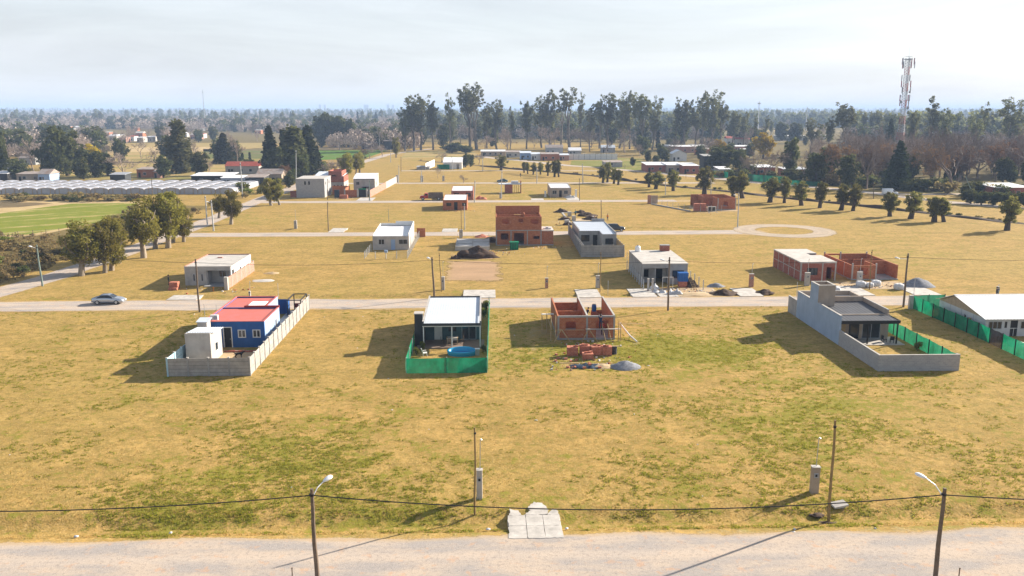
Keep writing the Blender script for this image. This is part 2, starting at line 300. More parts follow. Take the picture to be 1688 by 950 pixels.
# ------------------------------------------------------------------ mesh building
class MB:
    def __init__(s): s.v = []; s.f = []
    def poly(s, pts):
        n = len(s.v); s.v += [tuple(p) for p in pts]; s.f.append(tuple(range(n, n + len(pts)))); return s
    def box(s, x0, x1, y0, y1, z0, z1):
        n = len(s.v); s.v += [(x0, y0, z0), (x1, y0, z0), (x1, y1, z0), (x0, y1, z0), (x0, y0, z1), (x1, y0, z1), (x1, y1, z1), (x0, y1, z1)]
        s.f += [tuple(n + i for i in q) for q in ((3, 2, 1, 0), (4, 5, 6, 7), (0, 1, 5, 4), (1, 2, 6, 5), (2, 3, 7, 6), (3, 0, 4, 7))]; return s
    def hexa(s, b, t):                                       # bottom and top quads
        n = len(s.v); s.v += [tuple(p) for p in b] + [tuple(p) for p in t]
        s.f += [tuple(n + i for i in q) for q in ((3, 2, 1, 0), (4, 5, 6, 7), (0, 1, 5, 4), (1, 2, 6, 5), (2, 3, 7, 6), (3, 0, 4, 7))]; return s
    def tube(s, pts, r, n=6, cap=True):
        pts = [Vector(p) for p in pts]; k0 = len(s.v); m = len(pts)
        for i, p in enumerate(pts):
            d = (pts[min(i + 1, m - 1)] - pts[max(i - 1, 0)]).normalized()
            a = Vector((0, 0, 1)) if abs(d.z) < 0.9 else Vector((1, 0, 0))
            e1 = d.cross(a).normalized(); e2 = d.cross(e1); rr = r[i] if isinstance(r, (list, tuple)) else r
            for k in range(n):
                t = 2 * math.pi * k / n; q = p + (e1 * math.cos(t) + e2 * math.sin(t)) * rr; s.v.append(tuple(q))
        for i in range(m - 1):
            for k in range(n):
                a, b2 = k0 + i * n + k, k0 + i * n + (k + 1) % n; s.f.append((a, b2, b2 + n, a + n))
        if cap:
            s.f.append(tuple(k0 + k for k in range(n))[::-1]); s.f.append(tuple(k0 + (m - 1) * n + k for k in range(n)))
        return s
    def cyl(s, x, y, z0, z1, r0, r1=None, n=10): return s.tube([(x, y, z0), (x, y, z1)], [r0, r0 if r1 is None else r1], n)
    def wall(s, ax, a0, a1, b0, b1, z0, z1, ops=(), top=None):
        """wall with real openings; ax 'x' runs along x between y=b0..b1 (or along y when ax is 'y'); top(a) gives a sloping head"""
        A = sorted({a0, a1} | {o[0] for o in ops} | {o[1] for o in ops}); Z = sorted({z0, z1} | {o[2] for o in ops} | {o[3] for o in ops})
        A = [a for a in A if a0 <= a <= a1]; Z = [z for z in Z if z0 <= z <= z1]
        def solid(i, j):
            if i < 0 or j < 0 or i >= len(A) - 1 or j >= len(Z) - 1: return False
            a, z = (A[i] + A[i + 1]) / 2, (Z[j] + Z[j + 1]) / 2
            return not any(o[0] < a < o[1] and o[2] < z < o[3] for o in ops)
        def P(a, b, z): 
            if top and abs(z - z1) < 1e-6: z = top(a)
            return (a, b, z) if ax == 'x' else (b, a, z)
        for i in range(len(A) - 1):
            for j in range(len(Z) - 1):
                if not solid(i, j): continue
                p, q, u, v = A[i], A[i + 1], Z[j], Z[j + 1]
                s.poly([P(p, b0, u), P(q, b0, u), P(q, b0, v), P(p, b0, v)]); s.poly([P(q, b1, u), P(p, b1, u), P(p, b1, v), P(q, b1, v)])
                if not solid(i - 1, j): s.poly([P(p, b1, u), P(p, b0, u), P(p, b0, v), P(p, b1, v)])
                if not solid(i + 1, j): s.poly([P(q, b0, u), P(q, b1, u), P(q, b1, v), P(q, b0, v)])
                if not solid(i, j + 1): s.poly([P(p, b0, v), P(q, b0, v), P(q, b1, v), P(p, b1, v)])
                if not solid(i, j - 1): s.poly([P(p, b1, u), P(q, b1, u), P(q, b0, u), P(p, b0, u)])
        return s
    def corr(s, x0, x1, y0, y1, zf, pitch=0.3, amp=0.035, along='y', th=0.03):
        """ribbed sheet; ribs run along y (or x); zf(x, y) is the roof plane"""
        lo, hi = (x0, x1) if along == 'y' else (y0, y1); n = max(2, int(round((hi - lo) / pitch))); us = []
        for i in range(n):
            a = lo + (hi - lo) * i / n; p = (hi - lo) / n
            us += [(a, 0), (a + 0.55 * p, 0), (a + 0.68 * p, amp), (a + 0.87 * p, amp)]
        us.append((hi, 0)); ends = (y0, y1) if along == 'y' else (x0, x1); k = len(s.v)
        for e in ends:
            for a, dz in us:
                x, y = (a, e) if along == 'y' else (e, a); s.v.append((x, y, zf(x, y) + dz)); s.v.append((x, y, zf(x, y) + dz - th))
        m = len(us) * 2
        for i in range(len(us) - 1):
            a = k + 2 * i; s.f.append((a, a + 2, a + 2 + m, a + m)); s.f.append((a + 1, a + 1 + m, a + 3 + m, a + 3))
            s.f.append((a, a + 1, a + 3, a + 2)); s.f.append((a + m, a + 2 + m, a + 3 + m, a + 1 + m))
        s.f.append((k, k + m, k + m + 1, k + 1)); e = k + m - 2; s.f.append((e, e + 1, e + m + 1, e + m)); return s
    def mesh(s, name, mat, smooth=False):
        me = bpy.data.meshes.new(name); me.from_pydata(s.v, [], s.f); me.update()
        if smooth: me.shade_smooth()
        if mat is not None: me.materials.append(MT[mat] if isinstance(mat, str) else mat)
        return me

def link(name, data, parent=None):
    o = bpy.data.objects.new(name, data); COL.objects.link(o)
    if parent is not None: o.parent = parent
    return o
def tag(o, label=None, cat=None, group=None, kind=None):
    if label: o['label'] = label
    if cat: o['category'] = cat
    if group: o['group'] = group
    if kind: o['kind'] = kind
    return o
def thing(name, label, cat, loc, rz=0.0, group=None):
    o = link(name, None); o.location = (loc[0], loc[1], loc[2] if len(loc) > 2 else 0.0); o.rotation_euler = (0, 0, rz); o.empty_display_size = 0.3
    return tag(o, label, cat, group)
def part(name, mb, mat, parent, smooth=False, label=None):
    o = link(name, mb.mesh(name, mat, smooth) if isinstance(mb, MB) else mb, parent)
    if label: o['label'] = label
    return o
def solo(name, label, cat, mb, mat, loc, rz=0.0, group=None, smooth=False):
    o = link(name, mb.mesh(name, mat, smooth) if isinstance(mb, MB) else mb); o.location = (loc[0], loc[1], loc[2] if len(loc) > 2 else 0.0); o.rotation_euler = (0, 0, rz)
    return tag(o, label, cat, group)
def struct(name, mb, mat, kind='structure', loc=(0, 0, 0)):
    o = link(name, mb.mesh(name, mat) if isinstance(mb, MB) else mb); o.location = loc; o['kind'] = kind; return o
def copy_tree(o, loc, rz=0.0, sc=(1, 1, 1), label=None, group=None):
    c = o.copy(); COL.objects.link(c); c.location = loc; c.rotation_euler = (0, 0, rz); c.scale = sc
    if label: c['label'] = label
    if group: c['group'] = group
    for ch in o.children:
        d = ch.copy(); COL.objects.link(d); d.parent = c
        for g2 in ch.children:
            e = g2.copy(); COL.objects.link(e); e.parent = d
    return c
def np_mesh(name, V, Fq, mat, k=4):
    me = bpy.data.meshes.new(name); V = np.asarray(V, dtype=np.float32); Fq = np.asarray(Fq, dtype=np.int32)
    me.vertices.add(len(V)); me.vertices.foreach_set('co', V.ravel()); me.loops.add(Fq.size); me.loops.foreach_set('vertex_index', Fq.ravel())
    me.polygons.add(len(Fq)); me.polygons.foreach_set('loop_start', np.arange(0, Fq.size, k, dtype=np.int32))
    me.update(calc_edges=True)
    if mat: me.materials.append(MT[mat] if isinstance(mat, str) else mat)
    return me
ORD = ['first', 'second', 'third', 'fourth', 'fifth', 'sixth', 'seventh', 'eighth', 'ninth', 'tenth', 'eleventh', 'twelfth', 'thirteenth', 'fourteenth', 'fifteenth',
       'sixteenth', 'seventeenth', 'eighteenth', 'nineteenth', 'twentieth', 'twenty-first', 'twenty-second', 'twenty-third', 'twenty-fourth', 'twenty-fifth', 'twenty-sixth',
       'twenty-seventh', 'twenty-eighth', 'twenty-ninth', 'thirtieth', 'thirty-first', 'thirty-second', 'thirty-third', 'thirty-fourth', 'thirty-fifth', 'thirty-sixth']
# ------------------------------------------------------------------ terrain
def graded(lo, hi, step, far_lo, far_hi, grow=1.13):
    a = list(np.arange(lo, hi + 1e-6, step)); s = step
    while a[-1] < far_hi: s *= grow; a.append(min(a[-1] + s, far_hi))
    s = step; b = [lo]
    while b[-1] > far_lo: s *= grow; b.append(max(b[-1] - s, far_lo))
    return np.array(b[:0:-1] + a)
def smooth(e0, e1, x):
    t = np.clip((x - e0) / (e1 - e0), 0, 1); return t * t * (3 - 2 * t)
GX = graded(-100, 100, 1.6, -9000, 9000); GY1 = np.arange(44, 215, 0.9)
GY = np.concatenate([np.linspace(-380, 43, 12), GY1, graded(216, 420, 2.4, 215.9, 12000, 1.12)[1:]])
RISE0 = 1300.0
def terrain_z(X, Y):
    z = np.zeros_like(X)
    def swale(c, wd, dp, x0=-1e5, x1=1e5): return -dp * np.exp(-((Y - c) / wd) ** 2) * smooth(x0 - 3, x0 + 3, X) * (1 - smooth(x1 - 3, x1 + 3, X))
    z = z + swale(54.6, 1.1, 0.42, -70, 70) + swale(128.0, 0.7, 0.38, -68, 60) + swale(203.8, 0.8, 0.3, -66, 55) + swale(117.9, 0.6, 0.12, -70, 60)
    d = np.hypot(X, Y); z = z + np.clip((d - RISE0) / 6500, 0, 1.2) * 24
    return z
BLOBS = [(13, 96, 9, .7), (20, 98, 8, .75), (25, 95, 7, .5), (31, 97, 9, .4), (4, 96, 7, .45), (34, 80, 10, .5), (29, 72, 8, .45), (22, 70, 12, .25), (-12, 74, 9, .35), (-16, 66, 8, .4), (-18, 59, 9, .35),
         (-33, 84, 9, .3), (-40, 96, 10, .3), (-5, 58, 8, .35), (12, 58, 10, .3), (30, 56, 8, .35), (-22, 60, 8, .3), (4, 110, 4, .6), (46, 84, 8, .3), (38, 108, 10, .25), (-52, 110, 9, .25),
         (5, 183, 8, .25), (40, 168, 14, .25), (50, 205, 12, .3), (62, 170, 12, .3), (30, 260, 16, .4), (-60, 225, 12, .45), (-30, 230, 14, .3), (15, 285, 12, .55), (2, 300, 14, .35), (80, 160, 14, .3),
         (95, 185, 16, .3), (70, 300, 25, .45), (110, 320, 30, .45), (150, 270, 25, .4), (40, 330, 25, .35), (100, 240, 20, .3), (-45, 500, 40, .35), (0, 480, 30, .4), (60, 500, 40, .45)]
BARES = [(9, 106, 4, .5), (12, 93, 4, .35), (17, 104, 3, .3), (-29, 95, 3.2, .9), (29, 130, 4, .7), (34, 130, 3, .6), (58, 136, 5, .6), (66, 134, 5, .5), (62, 238, 8, .6), (-45, 276, 8, .6), (24, 276, 4, .4),
         (-9, 240, 4, .3), (-46, 132, 4, .4), (48, 94, 4, .35), (-40, 130, 3, .4), (14, 176, 4, .3), (1, 176, 5, .45), (18, 216, 7, .5), (-3, 163, 5, .5)]
TRACKS = [(6.5, 120, 6.0, 98, .42), (6.0, 98, 9, 91, .42), (18, 120, 18.5, 100, .3), (18.5, 100, 15, 92, .3), (40, 120, 36, 100, .25), (36, 100, 30, 80, .22), (30, 80, 5, 60, .2), (-15, 120, -14, 95, .22), (56.5, 120, 57, 95, .3), (57, 95, 50, 82, .25), (50, 82, 20, 62, .2), (-60, 62, -20, 84, .18), (-20, 84, 8, 86, .2)]
ROADS_Y = [(48, 4.3), (122.9, 3.1), (195.3, 3.0), (266.5, 3.2), (335, 3.0)]
def build_ground():
    X, Y = np.meshgrid(GX, GY); n = len(GX); m = len(GY); Z = terrain_z(X, Y)
    idx = np.arange(n * m).reshape(m, n); Fq = np.stack([idx[:-1, :-1], idx[:-1, 1:], idx[1:, 1:], idx[1:, :-1]], -1).reshape(-1, 4)
    me = np_mesh('ground', np.stack([X, Y, Z], -1).reshape(-1, 3), Fq, 'ground'); me.shade_smooth()
    gr = np.zeros_like(X); ba = np.zeros_like(X); weed_shade = np.zeros_like(X)
    for x, y, r, a in BLOBS: gr += a * np.exp(-((X - x) ** 2 + (Y - y) ** 2) / (r * r))
    for x, y, r, a in BARES: ba += a * np.exp(-((X - x) ** 2 + (Y - y) ** 2) / (r * r))
    inx = (np.abs(X + 5) < 70)
    for x0, y0, x1, y1, a in TRACKS:                          # faint wheel tracks worn into the grass
        L2 = math.hypot(x1 - x0, y1 - y0); t = np.clip(((X - x0) * (x1 - x0) + (Y - y0) * (y1 - y0)) / L2 ** 2, 0, 1); dd = np.hypot(X - x0 - t * (x1 - x0), Y - y0 - t * (y1 - y0)); ba += a * np.exp(-(dd / .9) ** 2)
    for c, hw in ROADS_Y:
        d = np.abs(Y - c) - hw; ba += 0.62 * np.exp(-(np.clip(d, 0, 99) / 0.9) ** 2) * inx
        gr += 0.22 * np.exp(-((d - 3.2) / 1.8) ** 2) * inx; 
    weed_shade += 0.30 * np.exp(-((Y - 128.0) / 0.9) ** 2) * (np.abs(X + 4) < 64) + 0.25 * np.exp(-((Y - 55) / 1.6) ** 2) * (np.abs(X) < 80) + 0.28 * np.exp(-((Y - 203.8) / 1.0) ** 2) * (np.abs(X + 5) < 60)
    rx = np.hypot(X - 70.8, Y - 198.3); ba += 0.7 * np.exp(-((rx - 9.2) / 3.2) ** 2); weed_shade += 0.45 * np.exp(-((rx - 13.3) / 1.3) ** 2) * (Y > 196)
    weed_shade += 0.75 * smooth(-78, -83, X) * smooth(120, 140, Y) * (1 - smooth(255, 262, Y)) + 0.5 * smooth(-70, -76, X) * smooth(275, 300, Y) * (1 - smooth(600, 700, Y))
    far = smooth(560, 900, np.hypot(X, Y)); weed_shade += 0.95 * far; gr += 0.1 * far
    weed_shade += 0.5 * smooth(150, 210, X) * smooth(230, 280, Y) + 0.62 * smooth(385, 430, Y - .0 * X) * smooth(20, 60, X) * (1 - smooth(560, 620, Y)) + 0.5 * smooth(300, 340, Y) * smooth(95, 130, X)  # ground darkened in the right village: vegetation plus painted shadow
    for nm, arr in (('green', gr), ('bare', ba), ('weed', weed_shade)):
        a = me.attributes.new(nm, 'FLOAT', 'POINT'); a.data.foreach_set('value', arr.astype(np.float32).ravel())
    struct('ground', me, None)
build_ground()

def strip(name, pts, hw, mat, z=0.02, step=2.0, closed=False, fade=1.2, wob=0.25, kind='structure', nx=8, ends=False):
    """road strip along a polyline, with attributes for its wheel lanes and its ragged edges"""
    P = [Vector((p[0], p[1])) for p in pts]; out_ = []
    segs = list(zip(P, P[1:] + P[:1])) if closed else list(zip(P, P[1:]))
    for a, b in segs:
        k = max(1, int((b - a).length / step))
        for i in range(k): out_.append(a + (b - a) * i / k)
    if not closed: out_.append(P[-1])
    m = len(out_); V = []; E = []; Ln = []
    for i, p in enumerate(out_):
        q0 = out_[(i - 1) % m] if closed or i else p; q1 = out_[(i + 1) % m] if closed or i < m - 1 else p
        d = (q1 - q0).normalized(); nrm = Vector((d.y, -d.x))
        h = hw(i / m) if callable(hw) else hw
        for j in range(nx + 1):
            u = 2 * j / nx - 1; off = u * h + (wob * mnoise.noise(Vector((p.x * 0.13, p.y * 0.13, u * 2))) if abs(u) > 0.6 else 0)
            q = p + nrm * off; zz = float(terrain_z(np.array([0.0]), np.array([0.0]))[0]) + z
            V.append((q.x, q.y, zz)); dend = min((p - out_[0]).length, (p - out_[-1]).length) if ends else 1e3; E.append(min(1.0, h * (1 - abs(u)) / fade, dend / fade)); Ln.append(u)
    Fq = []; w_ = nx + 1
    for i in range(m if closed else m - 1):
        for j in range(nx):
            a = i * w_ + j; b = ((i + 1) % m) * w_ + j; Fq.append((a, a + 1, b + 1, b))
    me = np_mesh(name, V, Fq, mat)
    for nm, arr in (('edge', E), ('lane', Ln)):
        at = me.attributes.new(nm, 'FLOAT', 'POINT'); at.data.foreach_set('value', np.array(arr, dtype=np.float32))
    return struct(name, me, None, kind)
strip('road', [(-110, 48.2), (-30, 48.1), (40, 47.7), (110, 47.4)], 4.7, 'road', step=0.8, fade=1.1, wob=0.8)
strip('road', [(-82, 122.6), (-30, 123), (40, 122.8), (150, 122.4)], 3.4, 'road', step=1.0, wob=0.6)
strip('road', [(-70, 195.2), (0, 195.3), (59.5, 196.2)], 3.3, 'road', step=1.5, wob=0.5)
strip('road', [(-72, 266.2), (0, 266.6), (60, 267)], 3.2, 'road', step=2, wob=0.5)
strip('road', [(-68, 335), (20, 335), (90, 333)], 2.8, 'road', step=3, wob=0.6)
strip('road', [(-40, 405), (20, 405), (60, 402)], 2.2, 'road', step=4, wob=0.8)
strip('road', [(-82, 112), (-77.3, 128), (-74.3, 145), (-73.0, 163), (-71.5, 210), (-72.2, 272), (-70, 360), (-68.5, 460), (-63, 560), (-40, 640)], 3.0, 'road', 0.026, step=1.5, wob=0.5)
strip('road', [(70.8 + 9.2 * math.cos(t * math.pi / 16), 198.3 + 9.0 * math.sin(t * math.pi / 16)) for t in range(32)], 2.9, 'track', 0.03, step=1, closed=True, wob=0.3)
RR = [(785, 257), (805, 260), (875, 266.5), (940, 273.5), (988, 276), (1025, 280), (1100, 287), (1188, 295), (1238, 300.5), (1374, 311.5), (1446, 319), (1559, 333), (1688, 344), (1800, 353)]
strip('road', [site(*p) for p in RR], 3.6, 'road', 0.024, step=4, wob=1.0)
strip('road', [site(*p) for p in [(1440, 318.5), (1512, 321), (1580, 320), (1640, 322)]], 2.6, 'road', 0.03, step=4, wob=0.8)
DT = [(690, 265), (800, 274), (925, 285), (985, 290), (1050, 299), (1113, 307), (1190, 314), (1298, 326), (1368, 333), (1463, 343), (1570, 355), (1634, 362), (1688, 369), (1790, 380)]
DITCH = [site(*p) for p in DT]
strip('ditch', DITCH, 1.7, 'mud', 0.012, step=2, wob=0.9, fade=0.9)
def bank(name, pts, off, hw, hh, mat, label, step=2.0):
    """low ragged earth bank"""
    P = [Vector((p[0], p[1])) for p in pts]; rows = []
    for a, b in zip(P, P[1:]):
        k = max(1, int((b - a).length / step)); d = (b - a).normalized(); nr = Vector((d.y, -d.x))
        for i in range(k): rows.append((a + (b - a) * i / k, nr))
    V = []; Fq = []; prof = [-1, -0.6, -0.25, 0.15, 0.55, 1]
    for i, (p, nr) in enumerate(rows):
        hgt = hh * (0.45 + 1.1 * max(0, mnoise.noise(Vector((i * 0.21, off, 0))) + 0.35))
        for u in prof:
            q = p + nr * (off + u * hw + 0.25 * mnoise.noise(Vector((i * 0.5, u, 3)))); V.append((q.x, q.y, -0.03 + hgt * max(0, 1 - abs(u)) ** 0.8 + 0.08 * mnoise.noise(Vector((i * 0.9, u * 3, 1)))))
    for i in range(len(rows) - 1):
        for j in range(5): a = i * 6 + j; Fq.append((a, a + 1, a + 7, a + 6))
    o = link(name, np_mesh(name, V, Fq, mat)); o['kind'] = 'structure'
bank('earth_bank', DITCH[1:-1], 2.4, 1.3, 0.75, 'soil', '')

def field_mat(name, c1, c2, c3, ang, fr):
    m, t = new_mat(name); b = NB(t); P = b.pos(); mp_ = b.n('ShaderNodeMapping'); mp_.inputs['Rotation'].default_value = (0, 0, R(ang)); b.l(P, mp_.inputs['Vector'])
    st = b.noise(mp_.outputs[0], fr, 4, 0.6, (0.05, 1, 1)); n = b.noise(P, 0.25, 6, 0.65); f = b.noise(P, 2.2, 5, 0.7)
    c = b.mix(b.rng(n, 0.3, 0.7), c1, c2); c = b.mix(b.rng(b.math('ADD', st, b.math('MULTIPLY', b.math('SUBTRACT', n, 0.5), 0.3)), 0.53, 0.61, 0, 0.85), c, c3); c = b.mix(b.rng(f, 0.4, 0.7, 0, 0.4), c, dark(c1, 0.6))
    b.out(b.bsdf(c, 0.95, 0, b.bump(f, 0.5, 0.1), 0.05).outputs[0]); return m
def field(corners, mat, z):
    P = [site(*c) for c in corners]; mb = MB(); mb.poly([(x, y, z) for x, y in P]); struct('field', mb, mat)
FG = field_mat('young_green_crop', (0.15, 0.19, 0.022), (0.21, 0.215, 0.032), (0.44, 0.34, 0.15), -38, 0.30)
FB = field_mat('ploughed_brown', (0.13, 0.10, 0.055), (0.17, 0.13, 0.07), (0.24, 0.17, 0.09), 12, 0.3)
FT = field_mat('dry_pasture', (0.40, 0.28, 0.12), (0.30, 0.23, 0.09), (0.20, 0.20, 0.05), 5, 0.06)
FS = field_mat('straw_track', (0.50, 0.38, 0.20), (0.42, 0.30, 0.15), (0.34, 0.25, 0.11), 5, 0.2)
field([(-80, 396), (60, 389), (232, 352), (236, 332), (-80, 331)], FS, 0.018)
field([(-80, 391), (45, 387), (200, 361), (228, 340), (226, 335), (118, 336), (50, 345), (-80, 364)], FG, 0.030)
field([(-80, 345), (30, 342), (88, 336), (60, 334), (-80, 333)], FB, 0.030)
field([(60, 305), (420, 305), (460, 262), (440, 236), (170, 236), (150, 262)], FT, 0.018)
field([(185, 251), (350, 250), (352, 243), (190, 243)], FS, 0.03)
field([(335, 262), (445, 262), (445, 246), (335, 246)], field_mat('ploughed_far', (0.10, 0.14, 0.03), (0.15, 0.13, 0.06), (0.20, 0.14, 0.08), 0, 0.05), 0.03)
field([(525, 264), (600, 262), (640, 248), (520, 248)], field_mat('far_green_crop', (0.085, 0.16, 0.022), (0.10, 0.18, 0.025), (0.13, 0.15, 0.04), 0, 0.05), 0.03)
field([(520, 247), (580, 247), (585, 243), (520, 243)], FS, 0.03)
field([(660, 262), (790, 258), (780, 250), (670, 250)], FT, 0.03)
field([(940, 272), (1060, 282), (1060, 262), (945, 259)], field_mat('far_lawn', (0.15, 0.165, 0.03), (0.22, 0.20, 0.05), (0.30, 0.23, 0.09), 0, 0.05), 0.03)
field([(1185, 217), (1400, 217), (1400, 212), (1185, 212)], FT, 0.05)
field([(1240, 299), (1690, 330), (1690, 300), (1240, 285)], field_mat('wood_floor', (0.10, 0.085, 0.04), (0.14, 0.12, 0.05), (0.17, 0.15, 0.05), 0, 0.1), 0.012)
# bare building earth
def patch(name, x0, x1, y0, y1, mat, z=0.024, fade=0.7):
    strip(name, [(x0, (y0 + y1) / 2), (x1, (y0 + y1) / 2)], (y1 - y0) / 2, mat, z, 0.6, False, fade, 0.9, 'structure', 14, True)
patch('earth_patch', -7.4, 3.0, 139.5, 159.5, 'dirtpatch', 0.024, 3.0)
patch('earth_patch', 26.5, 36.5, 126.3, 133, 'sandpatch')
patch('earth_patch', 56, 69, 131, 137, 'sandpatch')
patch('earth_patch', 59.5, 72, 237.5, 250, 'sandpatch')
patch('earth_patch', -7, 2, 160, 166, 'dirtpatch', 0.026, 2)
patch('earth_patch', -33.6, -25.9, 89.2, 98.5, 'sandpatch')
# ------------------------------------------------------------------ building kit (local coordinates: x right, y away from the camera, z up)
def win_y(root, x0, x1, y, z0, z1, fr='white', n=2, name='window', fw=0.07, dp=0.10, gl='glass'):
    """framed window in a wall that faces -y (dp reaches back into the wall)"""
    m = MB(); m.box(x0, x1, y, y + dp, z0, z0 + fw).box(x0, x1, y, y + dp, z1 - fw, z1).box(x0, x0 + fw, y, y + dp, z0 + fw, z1 - fw).box(x1 - fw, x1, y, y + dp, z0 + fw, z1 - fw)
    for i in range(1, n): c = x0 + (x1 - x0) * i / n; m.box(c - fw / 2, c + fw / 2, y + 0.01, y + dp - 0.01, z0 + fw, z1 - fw)
    w_ = part(name, m, fr, root)
    for i in range(n):
        a = x0 + (x1 - x0) * i / n + fw; b = x0 + (x1 - x0) * (i + 1) / n - fw
        part('pane', MB().box(a, b, y + dp * 0.45, y + dp * 0.6, z0 + fw, z1 - fw), gl, w_)
    return w_
def win_x(root, x, y0, y1, z0, z1, fr='white', fw=0.07, dp=0.10, gl='glass'):
    m = MB(); m.box(x, x + dp, y0, y1, z0, z0 + fw).box(x, x + dp, y0, y1, z1 - fw, z1).box(x, x + dp, y0, y0 + fw, z0 + fw, z1 - fw).box(x, x + dp, y1 - fw, y1, z0 + fw, z1 - fw)
    w_ = part('window', m, fr, root); part('pane', MB().box(x + dp * .4, x + dp * .55, y0 + fw, y1 - fw, z0 + fw, z1 - fw), gl, w_); return w_
def door_y(root, x0, x1, y, z1, col, z0=0.0):
    d = part('door', MB().box(x0, x1, y, y + 0.06, z0, z1), col, root); part('handle', MB().box(x1 - 0.18, x1 - 0.08, y - 0.05, y, 1.0, 1.05), 'steel', d); return d
def shell(root, w_, d, h, mat, th=0.15, front=(), back=(), left=(), right=(), name='wall', x=0.0, y=0.0, top=None, z0=0.0):
    """four walls with openings, each wall a part; top = (front height, back height) for a mono-pitch house"""
    hf, hb_ = top if top else (h, h); tp = (lambda a: hf + (hb_ - hf) * (a - y) / d) if top else None
    part(name, MB().wall('x', x, x + w_, y, y + th, z0, hf, front), mat, root); part(name, MB().wall('x', x, x + w_, y + d - th, y + d, z0, hb_, back), mat, root)
    part(name, MB().wall('y', y + th, y + d - th, x, x + th, z0, max(hf, hb_), left, tp), mat, root); part(name, MB().wall('y', y + th, y + d - th, x + w_ - th, x + w_, z0, max(hf, hb_), right, tp), mat, root)
def inner(root, w_, d, h, mat='dark', x=0.0, y=0.0):        # floor slab and a partition seen through the openings
    part('floor', MB().box(x + 0.15, x + w_ - 0.15, y + 0.15, y + d - 0.15, 0.0, 0.08), 'concrete', root)
def blob(r, h, seed, n=18, m=7, sx=1.0, rough=0.25, peak=1.0):
    """heap of loose material: a rough mound with a skirt"""
    V = []; Fq = []
    for i in range(m + 1):
        t = i / m
        for k in range(n):
            a = 2 * math.pi * k / n; nn = mnoise.noise(Vector((math.cos(a) * 1.7 + seed, math.sin(a) * 1.7, t * 2.5)))
            rr = r * (t ** 0.8) * (1 + rough * nn); hh = h * (1 - t) ** peak * (1 + rough * 1.3 * mnoise.noise(Vector((math.cos(a) * t * 3, math.sin(a) * t * 3 + seed, 4)))) if i < m else -0.04
            V.append((rr * math.cos(a) * sx, rr * math.sin(a), hh))
    for i in range(m):
        for k in range(n): a = i * n + k; b = i * n + (k + 1) % n; Fq.append((a, a + n, b + n, b))
    return np_mesh('heap', V, Fq, None)
def heap(name, label, cat, x, y, r, h, mat, seed, sx=1.0, rough=0.25, peak=1.0, group=None):
    me = blob(r, h, seed, 22, 8, sx, rough, peak); me.materials.append(MT[mat]); return solo(name, label, cat, me, None, (x, y, 0), group=group)
def post_row(root, pts, h, r, mat, name='post', top=None):
    for x, y in pts: part(name, MB().box(x - r, x + r, y - r, y + r, -0.05, h), mat, root)
def net_fence(label, pts, h, mat='cloth', post='black', loc=None, gap=2.4, name='shade_cloth_fence', group=None, dark_bays=(), sag=0.08, side=1):
    """posts with shade cloth stretched between them; each bay of cloth is a part"""
    x0, y0 = pts[0]; root = thing(name, label, 'fence', (x0, y0, 0), group=group); k = 0
    for (ax, ay), (bx, by) in zip(pts, pts[1:]):
        ln = math.hypot(bx - ax, by - ay); n = max(1, round(ln / gap))
        for i in range(n + 1):
            if i == 0 and k: continue
            px, py = ax + (bx - ax) * i / n - x0, ay + (by - ay) * i / n - y0
            part('post', MB().box(px - 0.045, px + 0.045, py - 0.045, py + 0.045, -0.05, h + 0.08), post, root)
        for i in range(n):
            V = []; Fq = []; N = 8; ox, oy = -side * (by - ay) / ln, side * (bx - ax) / ln
            for j in range(N + 1):
                t = (i + j / N) / n; bulge = 0.06 + 0.05 * mnoise.noise(Vector((ax + t * 9, ay, k)))
                for q in range(4):
                    f = q / 3; zz = 0.03 + f * (h - sag * math.sin(math.pi * j / N) * (0.6 + mnoise.noise(Vector((i * 3.1 + x0, y0, j * .4))))) - 0.03
                    bb = bulge * math.sin(math.pi * f) * (1 + math.sin(j * 1.7 + i)) * 0.5 + 0.05
                    V.append((ax + (bx - ax) * t - x0 + ox * bb, ay + (by - ay) * t - y0 + oy * bb, zz))
            for j in range(N):
                for q in range(3): a = j * 4 + q; Fq.append((a, a + 4, a + 5, a + 1))
            part('netting', np_mesh('netting', V, Fq, 'clothk' if k in dark_bays else mat), None, root); k += 1
    return root
